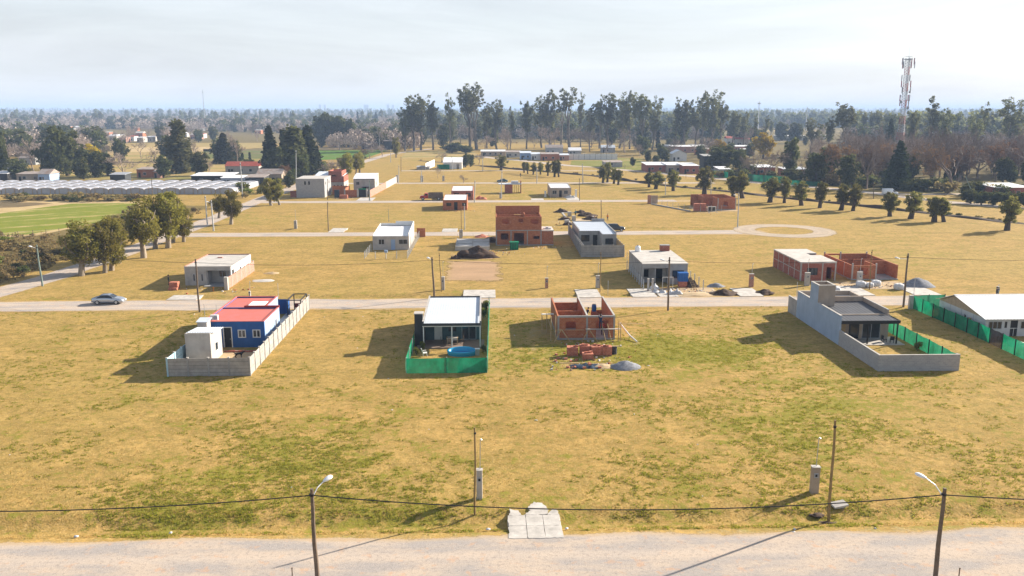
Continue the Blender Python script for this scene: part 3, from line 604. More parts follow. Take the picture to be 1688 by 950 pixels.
def precast_wall(label, pts, h=2.0, bay=2.15, rows=5, mats=None, name='precast_wall', skip=()):
    """prefabricated concrete fence: grooved posts and stacked slabs, each its own piece; posts at every bay"""
    x0, y0 = pts[0]; root = thing(name, label, 'wall', (x0, y0, 0)); first = True; leg = 0; shared = {}
    for (ax, ay), (bx, by) in zip(pts, pts[1:]):
        ln = math.hypot(bx - ax, by - ay); n = max(1, round(ln / bay)); along_x = abs(bx - ax) > abs(by - ay); mt = (mats or {}).get(leg, 'panel')
        for i in range(n + 1):
            if i == 0 and not first: continue
            px, py = ax + (bx - ax) * i / n - x0, ay + (by - ay) * i / n - y0
            part('post', MB().box(px - 0.085, px + 0.085, py - 0.085, py + 0.085, -0.05, h + 0.05), 'cement' if mt == 'panel' else mt, root); part('post_cap', MB().box(px - 0.11, px + 0.11, py - 0.11, py + 0.11, h + 0.05, h + 0.11), 'concrete', root)
        sx = 1 if (bx - ax + by - ay) > 0 else -1
        core = MB()
        if along_x: core.box(min(ax, bx) - x0, max(ax, bx) - x0, ay - y0 - .006, ay - y0 + .006, 0, h - .02)
        else: core.box(ax - x0 - .006, ax - x0 + .006, min(ay, by) - y0, max(ay, by) - y0, 0, h - .02)
        part('joint_core', core, 'char', root)
        for i in range(n):
            for r_ in range(rows):
                z0, z1 = h * r_ / rows + 0.012, h * (r_ + 1) / rows - 0.013
                t0, t1 = i / n, (i + 1) / n; e = 0.072; j = random.uniform(-0.016, 0.016)
                if along_x:
                    a, b = sorted((ax + (bx - ax) * t0 - x0, ax + (bx - ax) * t1 - x0)); m = MB().box(a + e, b - e, ay - y0 - 0.025 + j, ay - y0 + 0.025 + j, z0, z1)
                else:
                    a, b = sorted((ay + (by - ay) * t0 - y0, ay + (by - ay) * t1 - y0)); m = MB().box(ax - x0 - 0.025 + j, ax - x0 + 0.025 + j, a + e, b - e, z0, z1)
                part('panel', m, mt, root)
        first = False; leg += 1
    return root
def wire_fence(label, pts, h, gap=2.5, post='polec', name='wire_fence', wires=5, r=0.04):
    x0, y0 = pts[0]; root = thing(name, label, 'fence', (x0, y0, 0)); first = True
    for (ax, ay), (bx, by) in zip(pts, pts[1:]):
        n = max(1, round(math.hypot(bx - ax, by - ay) / gap))
        for i in range(n + 1):
            if i == 0 and not first: continue
            px, py = ax + (bx - ax) * i / n - x0, ay + (by - ay) * i / n - y0
            part('post', MB().box(px - r, px + r, py - r, py + r, -0.05, h), post, root)
        for k in range(wires):
            z = h * (k + 0.7) / (wires + 0.2); part('wire', MB().tube([(ax - x0, ay - y0, z), (bx - x0, by - y0, z)], 0.010, 4), 'steel', root)
        first = False
    return root
def flat_roof(root, w_, d, z, mat, over=0.0, th=0.14, x=0.0, y=0.0, name='roof'):
    return part(name, MB().box(x - over, x + w_ + over, y - over, y + d + over, z, z + th), mat, root)
def parapet(root, x0, x1, y0, y1, z0, z1, mat, th=0.14, sides='fblr', name='parapet'):
    if 'f' in sides: part(name, MB().box(x0, x1, y0, y0 + th, z0, z1), mat, root)
    if 'b' in sides: part(name, MB().box(x0, x1, y1 - th, y1, z0, z1), mat, root)
    if 'l' in sides: part(name, MB().box(x0, x0 + th, y0 + th, y1 - th, z0, z1), mat, root)
    if 'r' in sides: part(name, MB().box(x1 - th, x1, y0 + th, y1 - th, z0, z1), mat, root)

# ---------------- blue house with red roof (left of the middle) and its yard
def blue_house():
    r = thing('blue_house', 'deep blue house with red flat roof behind a precast concrete wall', 'house', (-34.0, 99.8, 0))
    W, D, Hh = 7.3, 7.6, 3.2
    ops = [(2.45, 3.3, 0, 2.45), (4.1, 5.05, 1.2, 2.2), (5.85, 6.8, 1.2, 2.2)]
    part('wall', MB().wall('x', 0, W, 0, .16, 0, Hh, ops), 'blue', r)
    part('wall', MB().wall('y', .16, D, 0, .16, 0, Hh), 'blue', r)
    part('wall', MB().wall('y', .16, D, W - .16, W, 0, Hh, [(5.2, 5.9, 1.1, 2.2)]), 'bluepale', r, label='pale blue side wall')
    part('wall', MB().wall('x', 0.16, W - .16, D - .16, D, 0, Hh), 'blue', r)
    part('wall', MB().wall('y', D, 14.1, 0, .16, 0, Hh), 'blue', r)
    part('wall', MB().wall('y', D, 14.1, 5.4, 5.56, 0, Hh, [(10.2, 11.0, 1.7, 2.5)]), 'bluepale', r)
    part('wall', MB().wall('x', 0.16, 5.4, 13.94, 14.1, 0, Hh), 'blue', r)
    part('roof', MB().box(.16, W - .16, .16, D - .16, Hh - .28, Hh - .14), 'redroof', r)
    part('roof', MB().box(.16, 5.4, D + .02, 13.94, Hh - .28, Hh - .14), 'redroof', r)
    c = MB().box(-.03, W + .03, -.03, .19, Hh, Hh + .05).box(-.03, .19, .19, 14.13, Hh, Hh + .05).box(W - .19, W + .03, .19, D - .19, Hh, Hh + .05).box(.19, 5.56, 13.91, 14.13, Hh, Hh + .05).box(5.37, 5.59, D + .12, 13.91, Hh, Hh + .05)
    part('coping', c, 'redroof', r); part('coping', MB().box(2.9, W + .03, D - .19, D + .12, Hh, Hh + .22), 'redtrim', r, label='dark red raised coping across the roof')
    part('roof_sheet', MB().corr(3.2, 5.3, D + .4, D + 2.6, lambda x, y: Hh + .12 + (y - D) * .02, .25), 'zincw', r, label='white sheet over a roof opening')
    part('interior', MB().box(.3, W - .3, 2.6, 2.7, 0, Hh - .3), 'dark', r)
    win_y(r, 4.1, 5.05, -.03, 1.2, 2.2, 'white', 2, fw=.1); win_y(r, 5.85, 6.8, -.03, 1.2, 2.2, 'white', 2, fw=.1)
    part('door_frame', MB().box(2.33, 2.45, -.03, .16, 0, 2.55).box(3.3, 3.42, -.03, .16, 0, 2.55).box(2.45, 3.3, -.03, .16, 2.45, 2.55), 'white', r)
    door_y(r, 2.5, 3.25, .12, 2.4, 'dark'); win_x(r, W - .12, 5.2, 5.9, 1.1, 2.2, 'white', .08, .16); win_x(r, 5.43, 10.2, 11.0, 1.7, 2.5, 'white', .08, .16)
    part('antenna_mast', MB().tube([(5.9, 13.2, Hh - .1), (5.9, 13.2, Hh + 2.0)], .025, 5), 'steel', r)
    a = thing('air_conditioner', 'white outdoor air conditioner on front edge of the red roof', 'air conditioner', (-33.2, 100.2, Hh + .05))
    part('case', MB().box(0, .9, 0, .35, 0.06, .66), 'white', a); fan = MB().tube([(.6, -.015, .36), (.6, .0, .36)], .24, 14); part('fan_grille', fan, 'towgrey', a)
    part('foot', MB().box(.1, .2, 0, .35, 0, .06), 'steel', a); part('foot', MB().box(.7, .8, 0, .35, 0, .06), 'steel', a)
    # annex
    x = thing('annex_shed', 'small pale rendered annex with sloping zinc roof beside the blue house', 'shed', (-33.75, 92.9, 0))
    w2, d2 = 2.8, 4.0; tp = (3.55, 3.2)
    shell(x, w2, d2, 3.6, 'offwhite', .15, right=[(1.5, 2.5, 1.0, 2.1)], top=tp)
    part('roof', MB().corr(-.05, w2 + .25, .55, d2 + .15, lambda X, Y: 3.42 + (3.08 - 3.42) * Y / d2 + .16, .28), 'zinc', x)
    win_x(x, w2 - .12, 1.5, 2.5, 1.0, 2.1, 'white', .08, .15)
    k = thing('roofed_chimney_block', 'pale masonry chimney block with tin cap behind the annex', 'chimney', (-34.0, 97.9, 0))
    part('shaft', MB().box(0, 1.1, 0, 1.4, 0, 3.6), 'offwhite', k); part('cap', MB().hexa([(-.12, -.12, 3.62), (1.3, -.12, 3.62), (1.3, 1.5, 3.8), (-.12, 1.5, 3.8)], [(-.12, -.12, 3.68), (1.3, -.12, 3.68), (1.3, 1.5, 3.86), (-.12, 1.5, 3.86)]), 'zinc', k)
    precast_wall('pale precast concrete slab wall round the yard of the blue house', [(-34.25, 99.6), (-34.25, 88.5), (-25.5, 88.5), (-25.5, 119.9)], 2.0, mats={0: 'panelblue'})
    cp = thing('carport', 'black steel carport frame with blue panel behind the blue house', 'carport', (-29.2, 115.0, 0))
    part('panel', MB().box(.0, 1.5, 2.0, 2.1, 0, 2.1), 'blue', cp); part('panel', MB().box(1.5, 1.6, .5, 2.1, 0, 2.1), 'blue', cp)
    for X in (1.68, 3.5):
        for Y in (.4, 4.5): part('post', MB().box(X - .06, X + .06, Y - .06, Y + .06, 0, 2.25), 'black', cp)
    part('beam', MB().box(1.62, 3.56, .34, .46, 2.25, 2.37), 'black', cp); part('beam', MB().box(1.62, 3.56, 4.44, 4.56, 2.25, 2.37), 'black', cp)
    part('beam', MB().box(1.62, 1.74, .46, 4.44, 2.25, 2.37), 'black', cp); part('beam', MB().box(3.44, 3.56, .46, 4.44, 2.25, 2.37), 'black', cp)
    part('gate', MB().box(1.74, 3.44, 4.47, 4.52, .1, .95), 'redtrim', cp)
    struct('yard_slab', MB().box(-28.2, -25.7, 107.5, 119, -.05, .05), 'concrete')
    bch = thing('brick_kerb', 'low dark brick kerb across the yard of the blue house', 'kerb', (-31.0, 97.6, 0))
    for i in range(10): part('brick', MB().box(i * .42, i * .42 + .39, 0, .22, 0, .2 + .02 * (i % 3)), 'brickdk', bch)
blue_house()

# ---------------- house with zinc roof inside the green netting (centre)
def zinc_house():
    r = thing('zinc_roof_house', 'low house with pale ribbed zinc roof, porch and white posts inside green netting', 'house', (-7.7, 98.9, 0)); W, D = 7.0, 13.0
    zf = lambda x, y: 3.02 + y * 0.027
    part('wall', MB().wall('x', 0, W, 3.2, 3.36, .12, 3.05, [(1.2, 2.2, .12, 2.2), (2.9, 4.0, 1.1, 2.2), (4.6, 6.4, .12, 2.3)]), 'teal', r)
    part('wall', MB().wall('y', 0.2, D, 0, .16, 0, 3.5, [], lambda a: 3.2 + a * .027), 'char', r); part('wall', MB().wall('y', 3.36, D, W - .16, W, 0, 3.5, [(5, 6.2, 1.0, 2.2)], lambda a: 3.2 + a * .027), 'char', r)
    part('wall', MB().wall('x', .16, W - .16, D - .16, D, 0, 3.52), 'char', r)
    part('roof', MB().corr(.16, W - .16, -.05, D - .16, zf, .30, .006), 'zinc', r)
    part('coping', MB().hexa([(-.02, .1, 3.22), (.18, .1, 3.22), (.18, D, 3.57), (-.02, D, 3.57)], [(-.02, .1, 3.26), (.18, .1, 3.26), (.18, D, 3.61), (-.02, D, 3.61)]), 'offwhite', r)
    part('coping', MB().hexa([(W - .18, .1, 3.22), (W + .02, .1, 3.22), (W + .02, D, 3.57), (W - .18, D, 3.57)], [(W - .18, .1, 3.26), (W + .02, .1, 3.26), (W + .02, D, 3.61), (W - .18, D, 3.61)]), 'offwhite', r)
    part('fascia', MB().box(-.02, W + .02, -.14, -.06, 2.74, 3.05), 'char', r)
    part('beam', MB().box(.0, W, -.02, .1, 2.6, 2.73), 'white', r)
    for X in (.06, 3.45, W - .16): part('post', MB().box(X, X + .12, -.03, .09, .12, 2.6), 'white', r)
    part('porch_floor', MB().box(-.7, W + .4, -.5, 3.2, -.05, .12), 'tile', r); part('floor', MB().box(.16, W - .16, 3.36, D - .16, -.05, .1), 'tile', r)
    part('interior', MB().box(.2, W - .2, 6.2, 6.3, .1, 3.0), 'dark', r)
    win_y(r, 2.9, 4.0, 3.18, 1.1, 2.2, 'teal', 2, gl='glass'); door_y(r, 1.22, 2.18, 3.25, 2.18, 'white', .13)
    win_y(r, 4.6, 6.4, 3.18, .13, 2.3, 'towgrey', 2, 'sliding_door'); win_x(r, W - .1, 5, 6.2, 1.0, 2.2, 'white')
    ch = part('chimney', MB().box(-1.0, -.02, .8, 2.0, 0, 3.95), 'char', r); part('cap', MB().box(-1.06, .04, .74, 2.06, 3.95, 4.05), 'offwhite', ch)
    t = thing('porch_table', 'wooden table with pale cloth on the porch of the zinc house', 'table', (-4.9, 100.0, .12))
    for X in (.08, 1.32):
        for Y in (.08, .72): part('leg', MB().box(X - .04, X + .04, Y - .04, Y + .04, 0, .72), 'wood', t)
    part('table_top', MB().box(0, 1.4, 0, .8, .72, .77), 'wood', t)
    solo('table_cloth', 'pinkish cloth lying on the porch table', 'tablecloth', MB().box(.1, 1.3, -.03, .83, .772, .785).box(.1, 1.3, -.035, -.025, .5, .78), 'cementlt', (-4.9, 100.0, .12))
    for i, (X, Y, rz, nm) in enumerate([(-5.4, 100.1, 0, 'left of'), (-3.0, 100.4, math.pi, 'right of'), (-4.5, 99.5, 1.57, 'in front of')]):
        c = thing('porch_chair', 'dark wooden chair %s the porch table' % nm, 'chair', (X, Y, .12), rz)
        part('seat', MB().box(-.2, .2, -.2, .2, .42, .46), 'pole', c); part('backrest', MB().box(-.2, -.16, -.2, .2, .46, .92), 'pole', c)
        for a in (-.17, .17):
            for b in (-.17, .17): part('leg', MB().box(a - .02, a + .02, b - .02, b + .02, 0, .42), 'pole', c)
    # yard
    net_fence('green shade cloth fence on posts round the yard of the zinc house', [(-8.75, 100.6), (-8.75, 88.8), (0.0, 88.8), (0.35, 119.0)], 1.72, post='polec', gap=4.4, side=-1)
    p = thing('paddling_pool', 'light blue moulded paddling pool behind the green netting', 'pool', (-2.9, 95.9, 0))
    V = []; Fq = []; n = 28; prof = [(1.0, 0), (1.05, .28), (1.08, .5), (1.0, .54), (.9, .5), (.86, .1)]
    for i, (rr, z) in enumerate(prof):
        for k in range(n):
            a = 2 * math.pi * k / n; V.append((1.65 * rr * math.cos(a), .95 * rr * math.sin(a), z + (.18 * max(0, math.sin(a)) if i in (2, 3, 4) else 0)))
    for i in range(len(prof) - 1):
        for k in range(n): a = i * n + k; b = i * n + (k + 1) % n; Fq.append((a, b, b + n, a + n))
    part('rim', np_mesh('rim', V, Fq, 'poolblue'), None, p); wv = [(1.65 * .865 * math.cos(2 * math.pi * k / n), .95 * .865 * math.sin(2 * math.pi * k / n), .16) for k in range(n)]
    part('water', MB().poly(wv), 'tankblue', p)
    c = thing('garden_chair', 'white plastic garden chair on the lawn behind the green netting', 'chair', (-7.2, 95.4, 0), .3)
    part('seat', MB().hexa([(-.24, -.24, .38), (.24, -.24, .38), (.24, .22, .36), (-.24, .22, .36)], [(-.24, -.24, .42), (.24, -.24, .42), (.24, .22, .40), (-.24, .22, .40)]), 'plastw', c)
    part('backrest', MB().hexa([(-.30, -.25, .40), (-.24, -.25, .40), (-.24, .24, .40), (-.30, .24, .40)], [(-.44, -.25, .92), (-.38, -.25, .92), (-.38, .24, .92), (-.44, .24, .92)]), 'plastw', c)
    for a in (-.2, .2):
        for b in (-.2, .19): part('leg', MB().tube([(a * 1.15, b * 1.15, 0), (a, b, .37)], .03, 5), 'plastw', c)
    part('armrest', MB().box(-.3, .2, -.30, -.25, .6, .64), 'plastw', c); part('armrest', MB().box(-.3, .2, .25, .30, .6, .64), 'plastw', c)
    bx = thing('laundry_box', 'small pale striped box at the end of the paddling pool', 'box', (-1.1, 95.6, 0)); part('body', MB().box(-.25, .25, -.2, .2, 0, .75), 'cementlt', bx); part('lid', MB().box(-.28, .28, -.23, .23, .75, .8), 'white', bx)
zinc_house()

# ---------------- brick house being built, with scaffold, pallets and heaps (right of centre)
def brick_shell():
    r = thing('brick_house_shell', 'roofless orange brick house under construction with timber scaffold in front', 'house', (8.8, 102.0, 0)); W, D = 7.15, 11.0
    part('wall', MB().wall('x', .22, 3.55, 0, .18, .25, 2.85, [(1.0, 2.3, 1.25, 2.35)]), 'brick', r); part('wall', MB().wall('x', 3.8, W - .22, 0, .18, .25, 2.85, [(1.5 + 3.3, 6.35, .25, 2.45)]), 'brick', r)
    part('wall', MB().wall('y', .22, D, 0, .18, .25, 3.0), 'brick', r); part('wall', MB().wall('y', .22, D, W - .18, W, .25, 3.0), 'brick', r)
    part('wall', MB().wall('y', .2, D, 3.6, 3.78, .25, 3.0), 'brick', r); part('wall', MB().wall('x', .2, 3.58, 5.0, 5.18, .25, 2.5), 'brick', r)
    part('wall', MB().wall('x', .2, 3.58, D - .2, D - .02, .25, 2.3), 'brick', r); part('wall', MB().wall('x', 3.8, W - .2, 4.0, 4.18, .25, 1.9, [(4.0, 4.9, .25, 2.0)]), 'brick', r)
    part('wall', MB().wall('x', 5.5, W - .2, D - .2, D - .02, .25, 1.2), 'brick', r)
    part('plinth', MB().box(-.05, W + .05, -.06, D + .05, -.05, .22), 'cement', r)
    for X, Y in ((0, 0), (3.56, 0), (W - .2, 0), (0, D), (3.56, D), (W - .2, D)): part('column', MB().box(X, X + .22, Y - .012, Y + .21, .2, 3.0), 'cement', r)
    part('tie_beam', MB().box(.1, W - .1, -.02, .2, 2.85, 3.06), 'cement', r); part('tie_beam', MB().box(3.585, 3.795, .21, D, 3.0, 3.1), 'cementlt', r); part('tie_beam', MB().box(W - .195, W + .015, .21, D, 3.0, 3.1), 'cementlt', r)
    s = thing('timber_scaffold', 'timber scaffold of poles, braces and planks in front of the brick shell', 'scaffold', (8.0, 101.0, 0))
    for X, h in ((-.1, 3.2), (.45, 3.3), (8.3, 2.6), (8.55, 2.4)): part('pole', MB().tube([(X, .2, 0), (X + .03, .25, h)], .06, 5), 'wood', s)
    for X in (1.2, 4.6): part('brace', MB().tube([(X - .9, -.1, 0), (X, .25, 1.55)], .065, 5), 'wood', s); part('brace', MB().tube([(X + 1.1, -.1, 0), (X, .25, 1.55)], .065, 5), 'wood', s)
    for X in (6.2, 6.9): part('brace', MB().tube([(X + .5, -.1, 0), (X, .4, 2.2)], .06, 5), 'wood', s)
    part('plank', MB().box(4.2, 8.6, .1, .45, 1.52, 1.57), 'cementlt', s); part('plank', MB().box(.3, 4.0, .42, .5, 1.38, 1.43), 'wood', s); part('plank', MB().box(8.2, 11.5, 1.0, 1.08, 1.95, 2.0), 'wood', s)
    part('pole', MB().tube([(-.1, .2, 1.7), (-.1, 4.5, 1.75)], .04, 5), 'wood', s)
    for X, Y in ((-.3, 4.4), (-.9, 4.6)): part('pole', MB().tube([(X, Y, 0), (X, Y, 2.6)], .06, 5), 'wood', s)
    part('plank', MB().box(-1.0, .6, 4.3, 4.7, 2.45, 2.5), 'white', s)
    solo('downpipe', 'long white plastic pipe leaning on the ground right of the brick shell', 'pipe', MB().tube([(0, 0, .1), (-.6, 1.8, .4), (-1.5, 4.2, 1.4)], .09, 7), 'white', (18.5, 100.5, 0))
    b = thing('water_barrel', 'blue plastic barrel standing on the wall inside the brick shell', 'barrel', (14.4, 110.5, 1.6)); V = MB().tube([(0, 0, 0), (0, 0, .1), (0, 0, .45), (0, 0, .85), (0, 0, .92)], [.28, .31, .33, .31, .27], 12)
    part('body', V, 'tankblue', b); part('lid', MB().cyl(0, 0, .92, .97, .26, n=12), 'black', b); part('stand', MB().box(-.4, .4, -.4, .4, -1.4, 0), 'brickload', b)
    def pallet(label, x, y, w_=.95, h=1.0, d=.9, mat='brickload', loose=0):
        p = thing('brick_pallet', label, 'brick stack', (x, y, 0), random.uniform(-.04, .04), 'pallets of bricks by the brick shell')
        part('pallet', MB().box(0, w_, 0, d, 0, .03).box(0, .1, 0, d, .03, .1).box(w_ - .1, w_, 0, d, .03, .1).box(w_ / 2 - .05, w_ / 2 + .05, 0, d, .03, .1), 'wood', p)
        nl = max(2, int(h / .2)); bw = w_ / 3
        for k in range(nl):
            for i in range(3): part('brick', MB().box(i * bw + .008, (i + 1) * bw - .008, .01 * (k % 2), d - .01, .105 + k * .2, .105 + k * .2 + .19), mat, p)
        for k in range(loose):
            X, Y = random.uniform(.1, w_ - .3), random.uniform(.1, d - .3); part('brick', MB().box(X, X + .33, Y, Y + .18, .11 + nl * .2, .28 + nl * .2), mat, p)
    pallet('brick pallet at the left end of the row before the brick shell', 9.3, 94.6, 1.3, 1.2, 1.0, loose=2); pallet('brick pallet second in the row before the brick shell, timber on it', 10.9, 95.1, 1.2, 1.1, 1.0, loose=3)
    pallet('brick pallet third in the row before the brick shell', 12.15, 94.7, 1.2, 1.15, 1.0, loose=2); pallet('brick pallet at the right end of the row, beside the dark barrel', 13.4, 94.7, 1.15, 1.1, 1.0, loose=2)
    pallet('low brick pallet standing alone in front of the row', 10.95, 93.2, 1.25, .75, 1.0, loose=4)
    b = thing('mixing_barrel', 'dark steel barrel with a board across it beside the brick pallets', 'barrel', (14.95, 95.6, 0)); part('body', MB().tube([(0, 0, 0), (0, 0, .3), (0, 0, .6), (0, 0, .9)], [.3, .31, .31, .3], 12), 'jean', b); part('rim', MB().cyl(0, 0, .9, .93, .33, n=12), 'black', b); part('board', MB().box(-.5, .6, -.12, .12, .935, .97), 'wood', b)
    heap('gravel_heap', 'long grey gravel heap on the grass in front of the brick shell', 'gravel heap', 15.4, 90.3, 1.35, .72, 'gravel', 3, 1.35, .2, .9)
    heap('sand_heap', 'thin spread of pale sand beside the grey gravel heap', 'sand heap', 13.0, 90.6, 1.0, .25, 'sand', 9, 1.2)
    t = thing('tarpaulin', 'crumpled navy tarpaulin held down by bricks next to the gravel heap', 'tarpaulin', (10.9, 90.6, 0)); V = []; Fq = []
    for i in range(15):
        for j in range(7):
            z = .03 + .55 * max(0, mnoise.noise(Vector((i * .45, j * .6, 2))) + .25) * math.sin(math.pi * i / 14) ** .5 * math.sin(math.pi * j / 6) ** .5
            V.append((-1.6 + i * .23 + .1 * mnoise.noise(Vector((i, j, 0))), -.8 + j * .29 + .2 * mnoise.noise(Vector((i, j, 5))), z))
    for i in range(14):
        for j in range(6): a = i * 7 + j; Fq.append((a, a + 7, a + 8, a + 1))
    part('sheet', np_mesh('sheet', V, Fq, 'tarp'), None, t)
    for i, (X, Y, Z) in enumerate([(9.9, 89.9, .05), (11.3, 90.1, .3), (10.6, 89.7, .05), (12.3, 89.8, .05), (9.2, 90.3, 0), (11.6, 90.6, .3)]):
        solo('loose_brick', 'loose orange brick holding down the navy tarpaulin', 'brick', MB().box(0, .36, 0, .2, 0, .19), 'brickload', (X, Y, Z), random.uniform(0, 3), 'bricks on the tarpaulin')
    for i, (X, Y) in enumerate([(8.4, 93.9), (8.9, 93.4), (8.0, 92.6), (9.6, 92.3), (8.3, 95.2), (10.2, 92.8)]):
        solo('loose_brick', 'loose orange brick lying on the grass near the pallets', 'brick', MB().box(0, .36, 0, .2, 0, .19), 'brickload', (X, Y, 0), random.uniform(0, 3), 'bricks scattered by the pallets')
    for i, (X, Y, L_) in enumerate([(8.2, 92.0, 3.2), (11.2, 91.6, 3.0)]):
        solo('timber_board', 'pale timber board lying on the grass, %s of the two' % ('left' if i == 0 else 'right'), 'timber', MB().box(0, L_, 0, .15, 0, .06), 'wood', (X, Y, 0), -.04 + .05 * i, 'boards by the tarpaulin')
brick_shell()

# ---------------- light grey house, side wall tinted blue as shade, with a chimney tower (right) and its block yard wall
def grey_house():
    X0 = 42.8
    r = thing('grey_house', 'modern house with tall light grey side wall tinted blue as shade, chimney tower and charcoal roof', 'house', (X0, 98.6, 0)); W, D = 8.7, 14.4
    def side(a): return 3.62 if a < 8.2 else 3.5
    part('wall', MB().wall('y', 0, D, 0, .2, 0, 3.66, []), 'greyshade', r, label='tall light grey rendered side wall tinted blue as shade')
    part('chimney_tower', MB().box(-.002, .2, 7.2, 9.9, 3.66, 5.9).box(.2, 2.2, 7.2, 7.4, 3.0, 5.9).box(.2, 2.2, 9.7, 9.9, 3.0, 5.9).box(2.0, 2.2, 7.4, 9.7, 3.0, 5.9).box(.2, 2.0, 7.4, 9.7, 3.0, 5.0), 'taupe', r)
    part('tower_shade_face', MB().box(-.012, -.004, 7.2, 9.9, 3.6, 5.9), 'greyshade', r); part('coping', MB().box(-.03, 2.23, 7.17, 7.43, 5.9, 5.96).box(-.03, 2.23, 9.67, 9.93, 5.9, 5.96).box(-.03, .23, 7.43, 9.67, 5.9, 5.96).box(1.97, 2.23, 7.43, 9.67, 5.9, 5.96), 'cementlt', r)  # thin sheet carries the blue shade tint on the tower's left side
    part('wall', MB().wall('x', .2, W - 1.4, 2.6, 2.8, .08, 3.2, [(2.3, 3.6, .08, 2.3), (4.0, 6.3, .08, 2.4)]), 'taupe', r); part('wall', MB().wall('y', 2.8, D, W - 1.6, W - 1.4, 0, 3.66), 'taupe', r)
    part('wall', MB().wall('x', .2, W - 1.6, D - .2, D, 0, 3.66), 'taupe', r)
    part('roof', MB().corr(.2, W - 1.62, 0.02, 9.9, lambda x, y: 3.02 + .02 * y, .5, .03), 'charroof', r); part('roof', MB().box(.2, W - 1.6, 9.95, D - .2, 2.95, 3.1), 'concrete', r)
    part('parapet', MB().box(W - 1.6, W - 1.4, 2.8, 10.0, 3.66, 3.75), 'cementlt', r); part('parapet', MB().box(2.2, W - 1.6, 9.75, 9.95, 3.1, 3.9), 'taupe', r); part('coping', MB().box(-.03, .23, -.03, 7.17, 3.66, 3.71).box(-.03, .23, 9.93, D + .03, 3.66, 3.71).box(.23, W - 1.37, D - .23, D + .03, 3.66, 3.71), 'cementlt', r)
    part('fascia', MB().box(.2, W - 1.3, -.12, .02, 2.68, 3.05), 'black', r); part('fascia', MB().box(W - 1.38, W - 1.3, .02, 2.75, 2.68, 3.05), 'black', r)
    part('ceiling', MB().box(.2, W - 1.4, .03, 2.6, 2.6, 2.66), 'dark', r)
    for X in (3.6, 7.2): part('post', MB().box(X - .07, X + .07, .05, .19, .08, 2.68), 'black', r)
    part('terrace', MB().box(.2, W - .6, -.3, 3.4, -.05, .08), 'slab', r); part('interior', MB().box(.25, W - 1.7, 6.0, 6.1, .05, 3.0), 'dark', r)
    win_y(r, 4.0, 6.3, 2.62, .09, 2.4, 'towgrey', 2, 'sliding_door'); win_y(r, 2.3, 3.6, 2.62, .09, 2.3, 'black', 1, 'sliding_door')
    g_ = part('barbecue', MB().box(.3, 1.7, 1.6, 2.5, .08, 1.0).box(.3, 1.7, 2.2, 2.5, 1.0, 2.6), 'wood', r)
    for i, (X, Y) in enumerate([(48.9, 99.6), (49.7, 99.2)]):
        c = thing('terrace_chair', 'black chair on the terrace of the grey house, %s one' % ('left' if i == 0 else 'right'), 'chair', (X, Y, .08), 1.2 * i)
        part('seat', MB().box(-.25, .25, -.25, .25, .35, .45), 'black', c); part('backrest', MB().box(-.25, -.18, -.25, .25, .45, .85), 'black', c); [part('leg', MB().box(a - .03, a + .03, b - .03, b + .03, 0, .35), 'black', c) for a in (-.2, .2) for b in (-.2, .2)]
    y = thing('block_yard_wall', 'grey concrete block wall round the back yard of the grey house', 'wall', (X0, 87.9, 0))
    part('wall', MB().wall('y', .2, 10.7, 0, .2, -.05, 1.82), 'block', y); part('wall', MB().wall('x', 0, 9.0, 0, .2, -.05, 1.82), 'block', y); part('wall', MB().box(8.8, 9.0, .2, .6, -.05, 1.82), 'block', y)
    part('coping', MB().box(-.02, .22, .22, 10.7, 1.82, 1.86).box(-.02, 9.02, -.02, .22, 1.82, 1.86), 'cementlt', y)
    v = thing('side_wall', 'short grey rendered boundary wall at the street end of the grey house', 'wall', (X0, 113.1, 0)); part('wall', MB().wall('y', 0, 3.2, .0, .18, -.05, 2.3), 'cement', v); part('coping', MB().box(-.02, .2, 0, 3.22, 2.3, 2.35), 'cementlt', v)
    net_fence('green shade cloth fence along the right side of the grey house yard', [(51.75, 109.0), (51.75, 88.6)], 1.72, gap=2.9)
grey_house()

